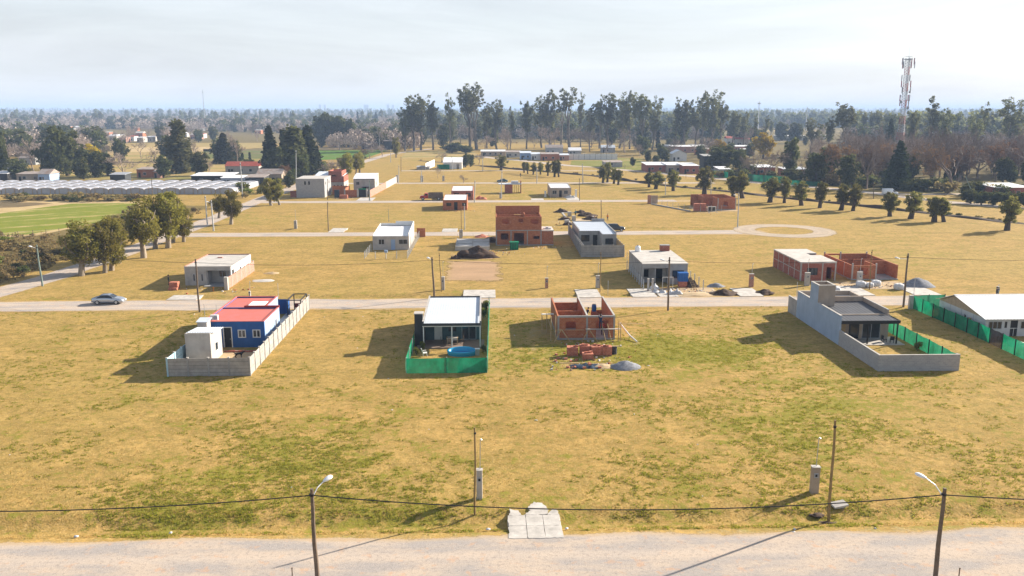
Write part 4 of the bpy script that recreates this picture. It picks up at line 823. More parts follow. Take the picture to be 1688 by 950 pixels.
# ---------------- white gabled house at the right edge
def white_house():
    r = thing('white_gable_house', 'white sided house with white ribbed gable roof at the right edge', 'house', (62.9, 102.0, 0)); W, D = 11.5, 11.2; e = 2.25; rg = 3.75; ry = 7.2
    zf = lambda x, y: e + (rg - e) * ((y + .4) / (ry + .4) if y <= ry else (D + .4 - y) / (D + .4 - ry)) + .06
    part('wall', MB().wall('x', 0, W, 0, .14, 0, e, [(.35, 2.1, .95, 1.95), (2.45, 2.75, 1.1, 1.9), (3.2, 4.15, 0, 2.05), (4.5, 6.2, .95, 1.95)]), 'whitefence', r)
    part('wall', MB().wall('y', .14, D, 0, .14, 0, e, [(4.5, 5.0, 1.2, 1.7)]), 'whitefence', r); part('wall', MB().wall('x', .14, W, D - .14, D, 0, e), 'whitefence', r); part('wall', MB().wall('y', .14, D - .14, W - .14, W, 0, e), 'whitefence', r)
    n = 16
    for i in range(n):                                         # timber boarding of the gable, board by board
        a, b = D * i / n + .012, D * (i + 1) / n - .012; ta, tb = zf(0, a) - .1, zf(0, b) - .1
        if min(ta, tb) > e + .05: part('gable_board', MB().hexa([(.02, a, e), (.1, a, e), (.1, b, e), (.02, b, e)], [(.02, a, ta), (.1, a, ta), (.1, b, tb), (.02, b, tb)]), 'gableboard', r)
    part('roof', MB().corr(-.35, W + .4, -.4, ry, zf, .42, .028), 'zincw', r); part('roof', MB().corr(-.35, W + .4, ry, D + .4, zf, .42, .028), 'zincw', r)
    part('ridge_cap', MB().hexa([(-.36, ry - .2, rg + .05), (W + .4, ry - .2, rg + .05), (W + .4, ry + .2, rg + .05), (-.36, ry + .2, rg + .05)], [(-.36, ry - .03, rg + .14), (W + .4, ry - .03, rg + .14), (W + .4, ry + .03, rg + .14), (-.36, ry + .03, rg + .14)]), 'zincw', r)
    win_y(r, .35, 2.1, -.02, .95, 1.95, 'towgrey', 3, gl='glass'); win_y(r, 2.45, 2.75, -.02, 1.1, 1.9, 'black', 1); win_y(r, 4.5, 6.2, -.02, .95, 1.95, 'towgrey', 3)
    d = door_y(r, 3.22, 4.13, .05, 2.03, 'dark'); part('glazing_bar', MB().box(3.2, 4.15, .0, .04, 1.0, 1.07).box(3.66, 3.7, .0, .04, .05, 1.0), 'white', d)
    for i in range(1, 4): part('batten', MB().box(-.02, 0, D * i / 4 - .04, D * i / 4 + .04, 0, e), 'towgrey', r)
    part('meter_box', MB().box(-.16, 0, 3.2, 3.7, 1.0, 1.6), 'wood', r); part('interior', MB().box(.2, W - .2, 3.5, 3.6, 0, 2.2), 'dark', r)
    net_fence('long green shade cloth fence with one black panel beside the white gable house', [(66.4, 118.2), (61.4, 117.6), (61.7, 104.0), (61.5, 88.5)], 1.9, gap=2.75, dark_bays=(9,))
    pl = thing('gate_pillar', 'pale concrete pillar at the street corner of the long green netting', 'pillar', (61.0, 117.3, 0)); part('shaft', MB().box(-.28, .28, -.2, .2, 0, 1.95), 'cementlt', pl); part('cap', MB().box(-.32, .32, -.24, .24, 1.95, 2.02), 'concrete', pl)
    heap('rubbish_pile', 'pinkish grey pile of rubbish at the corner of the white house', 'rubbish', 64.6, 98.0, .9, .5, 'bag', 21, 1.4, .6)
white_house()
# ---------------- other houses on the lots
def small_house(name, label, X, Y, W, D, wall, roof, hf=3.1, hb_=3.5, wins=(), doors=(), right=(), fr='towgrey', door='dark', rtype='sheet', par=True, back=(), left=(), dcol=None):
    r = thing(name, label, 'house', (X, Y, 0)); ops = [tuple(w_) for w_ in wins] + [(a, b, 0, z) for a, b, z in doors]
    shell(r, W, D, max(hf, hb_), wall, .16, front=ops, right=right, left=left, back=back, top=(hf, hb_))
    k = (hb_ - hf) / D
    if rtype == 'sheet': part('roof', MB().corr(.17, W - .17, -.12, D - .17, lambda x, y: hf - .12 + k * y if par else hf + .06 + k * y, .35, .04), roof, r)
    else: part('roof', MB().hexa([(-.06, -.06, hf + .003), (W + .06, -.06, hf + .003), (W + .06, D + .06, hb_ + .003), (-.06, D + .06, hb_ + .003)], [(-.06, -.06, hf + .16), (W + .06, -.06, hf + .16), (W + .06, D + .06, hb_ + .16), (-.06, D + .06, hb_ + .16)]), roof, r)
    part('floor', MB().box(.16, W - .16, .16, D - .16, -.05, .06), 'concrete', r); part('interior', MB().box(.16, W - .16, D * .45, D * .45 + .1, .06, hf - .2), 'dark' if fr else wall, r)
    for w_ in wins:
        if fr: win_y(r, w_[0], w_[1], -.02, w_[2], w_[3], fr, 2 if w_[1] - w_[0] > .9 else 1)
    for a, b, z in doors:
        if dcol: door_y(r, a + .02, b - .02, .06, z - .02, dcol)
    return r
def house_a():
    r = thing('porch_house', 'pale cement house with flat roof and recessed porch left of centre', 'house', (-49.1, 137.4, 0)); W, D, h = 7.5, 12.0, 3.0
    part('wall', MB().wall('x', 0, 3.5, 0, .16, 0, h, [(1.3, 1.65, .7, 1.9), (2.6, 2.95, .7, 1.9)]), 'cementlt', r); part('wall', MB().wall('x', 3.5, W - .16, 2.0, 2.16, 0, h, [(4.9, 6.1, 1.0, 2.2)]), 'cementlt', r); part('wall', MB().wall('y', .16, 2.0, 3.5, 3.66, 0, h), 'cementlt', r)
    part('wall', MB().wall('y', .16, D, 0, .16, 0, h), 'cementlt', r); part('wall', MB().wall('y', 0, D, W - .16, W, 0, h, [(.5, 1.7, .0, 2.4), (5, 5.8, 1.2, 2.1)]), 'white', r); part('wall', MB().wall('x', .16, W - .16, D - .16, D, 0, h), 'cementlt', r)
    part('lintel', MB().box(3.5, W - .16, 0, .16, 2.45, h), 'cementlt', r)
    part('roof', MB().box(.1, W - .1, .1, D - .1, h - .1, h + .06), 'concrete', r); parapet(r, -.02, W + .02, -.02, D + .02, h + .003, h + .2, 'brickpk', .16, 'lb'); parapet(r, -.02, W + .02, -.02, D + .02, h + .003, h + .16, 'concrete', .16, 'fr')
    part('porch_floor', MB().box(3.3, W, -1.2, 2.0, -.05, .1), 'cement', r); win_y(r, 4.9, 6.1, 1.97, 1.0, 2.2, 'towgrey', 2); win_y(r, 1.3, 1.65, -.02, .7, 1.9, 'towgrey', 1); win_y(r, 2.6, 2.95, -.02, .7, 1.9, 'towgrey', 1)
    part('vent', MB().box(2.8, 3.6, D * .7, D * .7 + .5, h + .06, h + .2), 'brickpk', r)
    f = thing('pink_brick_wall', 'pink brick boundary wall with concrete posts right of the pale porch house', 'wall', (-41.35, 133.6, 0))
    part('pillar', MB().box(-.25, .3, -.25, .3, -.05, 2.1), 'concrete', f)
    for i in range(6): a = .3 + i * 2.65; part('wall_panel', MB().box(-.06, .08, a, a + 2.45, -.05, 1.85 - .02 * (i % 2)), 'brickpk', f); part('post', MB().box(-.1, .12, a + 2.45, a + 2.65, -.05, 1.95), 'cementlt', f)
    b = thing('brick_pile', 'stepped pile of new orange bricks left of the pale porch house', 'brick stack', (-50.5, 133.5, 0))
    for k in range(6):
        for i in range(4):
            for j in range(3 if k < 2 else 2): part('brick', MB().box(i * .34 + .005, i * .34 + .335, .5 * j + (0 if k < 2 else .5), .5 * j + .48 + (0 if k < 2 else .5), k * .2, k * .2 + .19), 'brickload', b)
    struct('driveway', MB().box(-48.2, -43.7, 126.3, 129.7, -.35, .07), 'slab')
    heap('sand_heap', 'small pale sand heap beside the pink brick wall', 'sand heap', -37.6, 147.5, .9, .3, 'sand', 5, 1.6)
    heap('sand_heap', 'flat grey mortar heap right of the pink brick wall', 'sand heap', -37.4, 141, 1.3, .18, 'concrete', 6, 1.6)
    s = thing('orange_standpipe', 'short orange pipe stub standing before the porch house', 'pipe', (-43.0, 132.4, 0)); part('pipe', MB().cyl(0, 0, 0, .8, .06, n=8), 'orangecl', s); part('tap', MB().box(-.16, .16, -.05, .05, .6, .68), 'orangecl', s)
house_a()
def house_b():
    r = small_house('white_roof_house', 'pale house with white zinc roof and blue door inside a wire fence', -23.2, 172.7, 7.4, 13.5, 'offwhite', 'zincw', 2.85, 3.3, [(1.2, 2.4, 1.1, 2.2), (5.3, 7.1, 1.15, 2.15)], [(3.7, 4.6, 2.15)], right=[(3.2, 4.0, .1, 2.2)], dcol='bluepale')
    W, D = 7.4, 13.5
    part('parapet', MB().hexa([(W - .14, .2, 2.86), (W - .004, .2, 2.86), (W - .004, D, 3.31), (W - .14, D, 3.31)], [(W - .14, .2, 3.3), (W - .004, .2, 3.3), (W - .004, D, 4.2), (W - .14, D, 4.2)]), 'white', r)
    part('parapet', MB().hexa([(.004, .2, 2.86), (.14, .2, 2.86), (.14, D, 3.31), (.004, D, 3.31)], [(.004, .2, 3.0), (.14, .2, 3.0), (.14, D, 3.75), (.004, D, 3.75)]), 'white', r)
    part('parapet', MB().box(.2, 3.4, D - .14, D - .01, 3.32, 3.75), 'white', r); part('parapet', MB().box(3.4, W - .2, D - .14, D - .01, 3.32, 4.2), 'white', r)
    wire_fence('concrete post and wire fence round the yard of the white roof house', [(-23.4, 171.5), (-23.4, 162), (-15.2, 162), (-15.0, 194)], 1.5, 2.2, wires=6, r=.06)
    b = solo('brick_fence', 'short orange brick wall at the back right of the white roof house', 'wall', MB().box(0, 1.9, 0, .15, 0, 2.0), 'brick', (-15.6, 190.5, 0))
    m = thing('letter_box', 'small light blue letter box on a post at the wire fence', 'letter box', (-19.3, 162.1, 0)); part('post', MB().box(-.07, .07, -.07, .07, 0, 1.2), 'polec', m); part('box', MB().box(-.3, .3, -.2, .2, 1.2, 1.65), 'bluepale', m)
house_b()
def slab_c():
    r = thing('foundation_slab', 'raised grey concrete floor slab awaiting walls beside the brick two-storey house', 'foundation', (-6.3, 171.2, 0))
    part('slab', MB().box(0, 7.0, 0, 11, -.05, .75), 'concrete', r)
    for i, (a, b, c, d) in enumerate([(0, 7, 0, .2), (0, .2, .2, 11), (3.4, 3.6, .2, 11), (6.8, 7, .2, 11), (.2, 3.4, 4.2, 4.4), (3.6, 6.8, 6.5, 6.7), (.2, 6.8, 10.8, 11)]): part('starter_course', MB().box(a, b, c, d, .752, .86 + .03 * (i % 2)), 'cementlt', r)
    for i, (X, Y) in enumerate([(0.1, .1), (3.5, .1), (6.9, .1), (.1, 10.9), (3.5, 10.9), (6.9, 10.9)]): part('starter_bar', MB().tube([(X, Y, .75), (X, Y, 1.9)], .02, 4), 'pole', r)
    heap('earth_mound', 'long dark brown mound of excavated earth in front of the concrete slab', 'earth mound', -1.9, 163.3, 2.3, 1.75, 'soil', 31, 1.75, .5, .7)
    heap('earth_mound', 'small dark clod heap at the left foot of the big earth mound', 'earth mound', -6.0, 161.6, .8, .7, 'soil', 33, 1.3, .5)
    heap('earth_mound', 'dark heap of soil against the left wall of the two-storey brick house', 'earth mound', 1.3, 183.0, 1.3, 1.0, 'soil', 35, 1.0, .5)
    heap('sand_heap', 'reddish rubble heap at the road behind the concrete slab', 'rubble', -1.0, 190.0, 1.1, .6, 'brickload', 36, 1.5, .5)
    heap('earth_mound', 'dark flat earth heap at the road edge behind the slab', 'earth mound', 1.6, 187.8, 1.6, .5, 'soil', 37, 1.4, .4)
    for i in range(9): 
        pass
slab_c()
def house_d():
    r = thing('two_storey_brick_house', 'two-storey orange brick house without a roof', 'house', (2.1, 177.6, 0)); W, D = 9.6, 7.6
    g1 = [(1.0, 2.6, 1.25, 2.6), (3.8, 5.9, 0, 2.65), (7.9, 9.2, 1.35, 2.0)]; u = [(1.3, 2.75, 4.55, 5.6), (4.7, 5.7, 4.95, 5.7), (7.4, 8.9, 4.55, 5.6)]
    shell(r, W, D, 3.1, 'brick', .18, front=g1, back=[(3.5, 6, .2, 2.5)]); shell(r, W, D, 6.1, 'brick', .18, front=u, z0=3.3, back=[(4.0, 5.5, 4.4, 5.7)], right=[(2, 3.2, 4.4, 5.5)])
    part('floor_band', MB().box(-.03, W + .03, -.03, D + .03, 3.1, 3.3), 'cement', r); part('back_gable', MB().box(.0, W, D - .18, D, 6.1, 7.6), 'brick', r)
    part('partition', MB().box(.18, W - .18, D * .55, D * .55 + .15, 3.3, 6.0), 'brick', r); part('partition', MB().box(W * .62, W * .62 + .15, .18, D * .55, 3.3, 6.6), 'brick', r); part('partition', MB().box(.18, W - .18, D * .6, D * .6 + .15, .05, 3.05), 'brickdk', r)
    for X in (-.02, 3.05, 6.5, W - .2): part('column', MB().box(X, X + .22, -.02, .05, 0, 3.1), 'cement', r)
    shell(r, 2.5, D * .8, 3.0, 'brick', .18, x=W + .01, y=.2); part('roof', MB().box(W + .04, W + 2.6, .15, D * .8 + .25, 3.003, 3.2), 'concrete', r); part('plinth', MB().box(-.06, W + 2.55, -.07, D, -.05, .18), 'cement', r)
    k = thing('green_water_tank', 'dark green square water tank on the grass before the two-storey brick house', 'tank', (4.9, 171.8, 0)); part('body', MB().hexa([(0, 0, 0), (1.7, 0, 0), (1.7, 1.5, 0), (0, 1.5, 0)], [(-.06, -.06, 1.5), (1.76, -.06, 1.5), (1.76, 1.56, 1.5), (-.06, 1.56, 1.5)]), 'cloth', k); part('rim', MB().box(-.12, 1.82, -.12, 1.62, 1.5, 1.58), 'cloth', k); [part('frame_bar', MB().box(a, a + .06, -.14, -.08, 0, 1.5), 'black', k) for a in (0, .55, 1.1, 1.64)]
    p = thing('material_pile', 'white bags stacked on the low roof of the two-storey brick house', 'bags', (12.2, 179.0, 3.2)); [part('bag', MB().box(i * .55, i * .55 + .5, (i % 2) * .6, (i % 2) * .6 + .9, 0, .35 + .1 * (i % 2)), 'bag', p) for i in range(3)]
house_d()
def house_e():
    r = thing('grey_zinc_house', 'grey cement house with pale zinc roof inside a grey slab wall', 'house', (19.5, 172.3, 0)); W, D = 7.3, 18.5
    tp = lambda a: 3.25
    part('wall', MB().wall('x', 0, 4.3, 4.6, 4.76, 0, 3.1, [(.5, 2.3, .9, 2.3), (3.0, 4.0, 0, 2.3)]), 'cement', r); part('wall', MB().wall('x', 4.3, W, 0, .16, 0, 3.1, [(5.0, 6.6, 1.0, 2.2)]), 'cement', r); part('wall', MB().wall('y', .16, 4.6, 4.3, 4.46, 0, 3.1), 'cement', r)
    part('wall', MB().wall('y', 4.76, D, 0, .16, 0, 3.45), 'cement', r); part('wall', MB().wall('y', .16, D, W - .16, W, 0, 3.45), 'cement', r); part('wall', MB().wall('x', .16, W - .16, D - .16, D, 0, 3.5), 'cement', r)
    part('roof', MB().corr(.17, 4.38, 4.4, D - .17, lambda x, y: 3.12 + .012 * y, .4, .04), 'zinc', r); part('roof', MB().corr(4.4, W - .17, -.2, D - .17, lambda x, y: 3.12 + .012 * y, .4, .04), 'zinc', r); part('parapet', MB().box(4.4, W, D - .15, D + .01, 3.5, 4.0), 'cement', r)
    part('interior', MB().box(.2, W - .2, 9, 9.1, 0, 3.0), 'dark', r); win_y(r, .5, 2.3, 4.58, .9, 2.3, 'black', 2); win_y(r, 5.0, 6.6, -.02, 1.0, 2.2, 'black', 2); door_y(r, 3.02, 3.98, 4.66, 2.28, 'dark')
    precast_wall('grey precast slab wall round the grey zinc roof house', [(19.0, 194), (18.5, 162.7), (26.8, 162.7), (26.8, 176)], 2.3, 2.1, 5, {0: 'cement', 1: 'cement', 2: 'wood'})
    wire_fence('thin wire fence running from the grey slab wall towards the cement house', [(26.9, 162.6), (27.4, 149.5)], 1.6, 2.6, wires=4)
house_e()
def house_f():
    r = thing('flat_roof_house', 'unfinished grey cement house with flat concrete roof behind building clutter', 'house', (25.6, 136.0, 0)); W, D, h = 7.4, 13.5, 3.3
    part('wall', MB().wall('x', 0, 4.2, 1.6, 1.76, 0, h, [(.5, 1.3, .9, 2.2), (2.5, 3.6, 0, 2.3)]), 'cement', r); part('wall', MB().wall('x', 4.2, W, 0, .16, 0, h, [(4.9, 6.8, 1.0, 2.3)]), 'cement', r); part('wall', MB().wall('y', .16, 1.6, 4.2, 4.36, 0, h), 'cement', r)
    part('wall', MB().wall('y', 0, D, 0, .16, 0, h), 'cement', r); part('wall', MB().wall('y', .16, D, W - .16, W, 0, h), 'cement', r); part('wall', MB().wall('x', .16, W - .16, D - .16, D, 0, h), 'cement', r); part('lintel', MB().box(.16, 4.2, 0, .16, 2.7, h), 'cement', r)
    part('column', MB().box(2.0, 2.16, 0, .16, 0, 2.7), 'cement', r); part('roof', MB().box(-.08, W + .08, -.1, D + .08, h + .003, h + .17), 'concrete', r); part('interior', MB().box(.2, W - .2, 5, 5.1, 0, 3.2), 'dark', r); win_y(r, 4.9, 6.8, -.02, 1.0, 2.3, 'black', 2)
    t = thing('roof_water_tank', 'small white water tank at the back left of the flat concrete roof', 'tank', (26.9, 148.2, h + .17)); part('body', MB().tube([(0, 0, 0), (0, 0, .1), (0, 0, .75), (0, 0, .95), (0, 0, 1.05)], [.45, .5, .5, .35, .15], 14), 'plastw', t); part('lid', MB().cyl(0, 0, 1.05, 1.1, .17, n=10), 'black', t)
    c = thing('roof_brick_block', 'brick chimney block at the back right of the flat concrete roof', 'chimney', (31.0, 148.3, h + .17)); part('shaft', MB().box(0, 1.6, 0, 1.0, 0, 1.0), 'brickdk', c); part('cap', MB().box(-.05, 1.65, -.05, 1.05, 1.0, 1.08), 'cement', c)
    wire_fence('left wire fence with concrete posts beside the flat roof house', [(25.2, 149), (25.0, 131.6)], 1.7, 2.2, wires=5, r=.06); wire_fence('right wire fence with leaning posts beside the flat roof house', [(33.9, 149), (34.4, 131.0)], 1.7, 2.6, wires=5, r=.06)
    for i, X in enumerate((25.6, 26.3)): solo('gate_post', 'concrete gate post before the flat roof house, %s of the pair' % ('left' if i == 0 else 'right'), 'gate post', MB().box(-.14, .14, -.14, .14, 0, 1.9).box(-.18, .18, -.18, .18, 1.9, 1.96), 'concrete', (X, 130.9, 0))
    g_ = thing('steel_window_frame', 'white steel frame leaning upright before the flat roof house', 'frame', (28.0, 131.6, 0)); part('frame', MB().box(0, 1.7, 0, .06, 0, .06).box(0, 1.7, 0, .06, 2.0, 2.06).box(0, .06, 0, .06, .06, 2.0).box(1.64, 1.7, 0, .06, .06, 2.0), 'white', g_); part('mullion', MB().box(.82, .88, 0, .06, .06, 2.0), 'white', g_)
    k = thing('blue_water_tank', 'bright blue cube water tank on a brick stand before the flat roof house', 'tank', (31.0, 133.3, 0)); part('body', MB().hexa([(0, 0, .95), (1.5, 0, .95), (1.5, 1.2, .95), (0, 1.2, .95)], [(-.04, -.04, 2.25), (1.54, -.04, 2.25), (1.54, 1.24, 2.25), (-.04, 1.24, 2.25)]), 'tankblue', k); part('lid', MB().box(-.06, 1.56, -.06, 1.26, 2.25, 2.36), 'tankblue', k); [part('rib', MB().box(a, a + .08, -.07, -.03, 1.0, 2.25), 'tankblue', k) for a in (.3, .7, 1.1)]; part('stand', MB().box(.1, 1.4, .1, 1.1, 0, .95), 'brickload', k)
    for i, (X, Y, s, lb) in enumerate([(26.9, 132.6, .8, 'tall white rubble bag at the gate of the flat roof house'), (26.6, 129.8, .6, 'white rubble bag beside the driveway of the flat roof house'), (27.6, 129.2, .55, 'low white rubble bag nearest the lamp pole'), (28.6, 128.2, .7, 'white crate of rubble left of the wooden pole'), (29.6, 128.3, .75, 'white crate of rubble right of the wooden pole')]):
        b = blob(s * .75, s * .85, 50 + i, 12, 6, 1.2, .9, .6); b.materials.append(MT['bag']); o = solo('rubble_bag', lb, 'bag', b, None, (X, Y, 0))
    l_ = thing('timber_ladder', 'timber ladder leaning on the earth heap right of the blue tank', 'ladder', (32.9, 130.7, 0)); part('rail', MB().tube([(0, 0, 0), (-.6, 2.0, 1.9)], .04, 5), 'wood', l_); part('rail', MB().tube([(.5, 0, 0), (-.1, 2.0, 1.9)], .04, 5), 'wood', l_); [part('rung', MB().tube([(-.6 * t, 2 * t, 1.9 * t), (.5 - .6 * t, 2 * t, 1.9 * t)], .025, 4), 'wood', l_) for t in (.15, .3, .45, .6, .75, .9)]
    heap('earth_mound', 'dark earth heap inside the fence right of the blue tank', 'earth mound', 33.2, 134.2, 1.3, 1.3, 'soil', 41, 1.0, .4); heap('earth_mound', 'dark earth heap at the roadside right of the lamp pole', 'earth mound', 36.9, 128.3, 1.6, .75, 'soil', 42, 1.3, .5); heap('earth_mound', 'dark earth heap beside the brick meter pillar at the roadside', 'earth mound', 43.6, 128.8, 1.2, .6, 'soil', 43, 1.3, .5)
    heap('gravel_heap', 'small grey gravel heap on the grass right of the wire fence', 'gravel heap', 37.2, 134.0, 1.2, .6, 'gravel', 44, 1.3, .3); heap('sand_heap', 'flat pale sand heap at the roadside before the flat roof house', 'sand heap', 32.6, 128.3, 1.8, .22, 'sand', 45, 1.6, .4)
house_f()
struct('driveway', MB().box(14.0, 17.6, 126.2, 132.0, -.4, .07), 'slab'); struct('driveway', MB().box(22.4, 26.2, 126.2, 132.4, -.4, .07), 'slab'); struct('driveway', MB().box(39.0, 42.6, 126.2, 132.2, -.4, .07), 'slab')
struct('driveway', MB().box(55.3, 60.0, 126.2, 133.5, -.4, .07), 'slab'); struct('driveway', MB().box(66.2, 70.4, 126.2, 133.5, -.4, .07), 'slab'); struct('driveway', MB().box(-3.6, 1.4, 126.4, 132.2, -.4, .07), 'slab'); struct('driveway', MB().box(26.6, 29.5, 126.25, 129.5, -.4, .05), 'slab')
struct('driveway', MB().box(-37.0, -33.4, 198.4, 205.6, -.4, .06), 'slab'); struct('driveway', MB().box(-10.4, -6.8, 198.4, 204, -.4, .06), 'slab'); struct('driveway', MB().box(-41, -36, 269.5, 279, -.4, .06), 'slab'); struct('driveway', MB().box(14.5, 18.5, 269.8, 274.5, -.4, .06), 'slab'); struct('driveway', MB().box(26, 30, 269.8, 278.5, -.4, .06), 'slab')
def house_g():
    r = thing('red_brick_flat_house', 'red brick house with concrete ribs and pale flat roof, right of centre', 'house', (52.5, 138.0, 0)); W, D, h = 6.0, 13.6, 3.0
    part('wall', MB().wall('x', 0, W, 0, .18, 0, h, [(1.1, 2.9, 1.0, 2.2), (4.4, 5.7, 0, 2.3)]), 'brickdk', r); part('wall', MB().wall('y', .18, D, 0, .18, 0, h), 'brickdk', r); part('wall', MB().wall('y', .18, D, W - .18, W, 0, h, [(.4, 1.6, 0, 2.3)]), 'brickdk', r); part('wall', MB().wall('x', .18, W - .18, D - .18, D, 0, h, [(4.0, 5.2, .5, 2.3)]), 'brickdk', r)
    for Y in (-.01, 2.7, 5.4, 8.1, 10.8, D - .21): part('column', MB().box(-.02, .03, Y, Y + .22, 0, h), 'cementlt', r)
    for X in (-.01, 3.6, W - .21): part('column', MB().box(X, X + .22, -.025, .03, 0, h), 'cementlt', r)
    part('roof', MB().box(-.05, W + .05, -.05, 7.0, h + .003, h + .2).box(-.05, 4.2, 7.0, 9.0, h + .003, h + .2).box(-.05, W + .05, 9.0, D + .05, h + .003, h + .2), 'concrete', r); part('tie_beam', MB().box(-.03, .02, .22, D - .22, 1.5, 1.62), 'cementlt', r); part('interior', MB().box(.2, W - .2, 5, 5.1, 0, 2.9), 'dark', r); win_y(r, 1.1, 2.9, -.02, 1.0, 2.2, 'black', 3)
    q = thing('roofless_brick_house', 'low roofless orange brick house next to the grey gravel heap', 'house', (61.4, 138.4, 0)); W, D, h = 7.9, 12.2, 2.5
    part('wall', MB().wall('x', 0, 4.2, 0, .18, 0, h, [(1.1, 2.7, .9, 2.1)]), 'brick', q); part('wall', MB().wall('y', .18, D, 0, .18, 0, h), 'brick', q); part('wall', MB().wall('y', .18, D, W - .18, W, 0, h), 'brick', q); part('wall', MB().wall('x', .18, W - .18, D - .18, D, 0, h, [(.9, 2.8, .9, 2.2)]), 'brick', q)
    part('wall', MB().wall('y', .18, 4.6, 4.02, 4.2, 0, h), 'brick', q); part('wall', MB().wall('x', 4.2, W - .18, 4.4, 4.58, 0, h, [(5.2, 6.1, 0, 2.1)]), 'brick', q); part('wall', MB().wall('x', .18, W - .18, 7.8, 7.95, 0, h - .3, [(2.6, 3.6, 0, 2.2)]), 'brick', q)
    part('plinth', MB().box(-.05, W + .05, -.06, D + .05, -.05, .2), 'cement', q)
    for X, Y in ((-.02, -.02), (4.0, -.02), (-.02, D - .2), (W - .2, D - .2), (2.9, D - .21)): part('column', MB().box(X, X + .22, Y, Y + .22, 0, h + .35), 'cementlt', q)
    for Y in (3.1, 6.2, 9.3): part('column', MB().box(-.02, .03, Y, Y + .2, 0, h), 'cementlt', q)
    heap('gravel_heap', 'big grey gravel heap beside the roofless brick house on the right', 'gravel heap', 70.3, 133.6, 2.2, 1.35, 'gravel', 61, 1.25, .15, .9)
    for i, (X, Y, s, lb) in enumerate([(60.6, 132.9, 1.0, 'white bulk bag left of the thin wooden pole, roofless house'), (61.9, 132.6, .8, 'small white bulk bag at the foot of the thin wooden pole'), (63.5, 133.8, .95, 'white bulk bag right of the thin wooden pole'), (65.8, 130.7, 1.0, 'white bulk bag at the roadside before the grey gravel heap'), (52.8, 128.8, .95, 'white bulk bag behind the chimney tower of the grey house'), (54.6, 128.5, 1.05, 'wide white bulk bag next to the tower of the grey house')]):
        t = thing('bulk_bag', lb, 'bag', (X, Y, 0), random.uniform(-.3, .3)); n = 12; V = []; Fq = []
        for j, (rr, z) in enumerate([(.62, 0), (.74, .15), (.76, .5), (.7, .8), (.5, .92), (.2, .86)]):
            for k in range(n): a = 2 * math.pi * k / n; sq = 1 / max(abs(math.cos(a)), abs(math.sin(a))) ** .6; V.append((rr * s * sq * math.cos(a), rr * s * sq * math.sin(a), z * s * (1 + .06 * mnoise.noise(Vector((k, j, i))))))
        for j in range(5):
            for k in range(n): a = j * n + k; b = j * n + (k + 1) % n; Fq.append((a, b, b + n, a + n))
        part('sack', np_mesh('sack', V, Fq, 'bag'), None, t); [part('strap', MB().tube([(x * s, y * s, .8 * s), (x * s * .8, y * s * .8, 1.05 * s), (x * s * .5, y * s * .9, .85 * s)], .02, 4), 'bag', t) for x, y in ((.6, .6), (-.6, .6), (.6, -.6), (-.6, -.6))]
house_g()
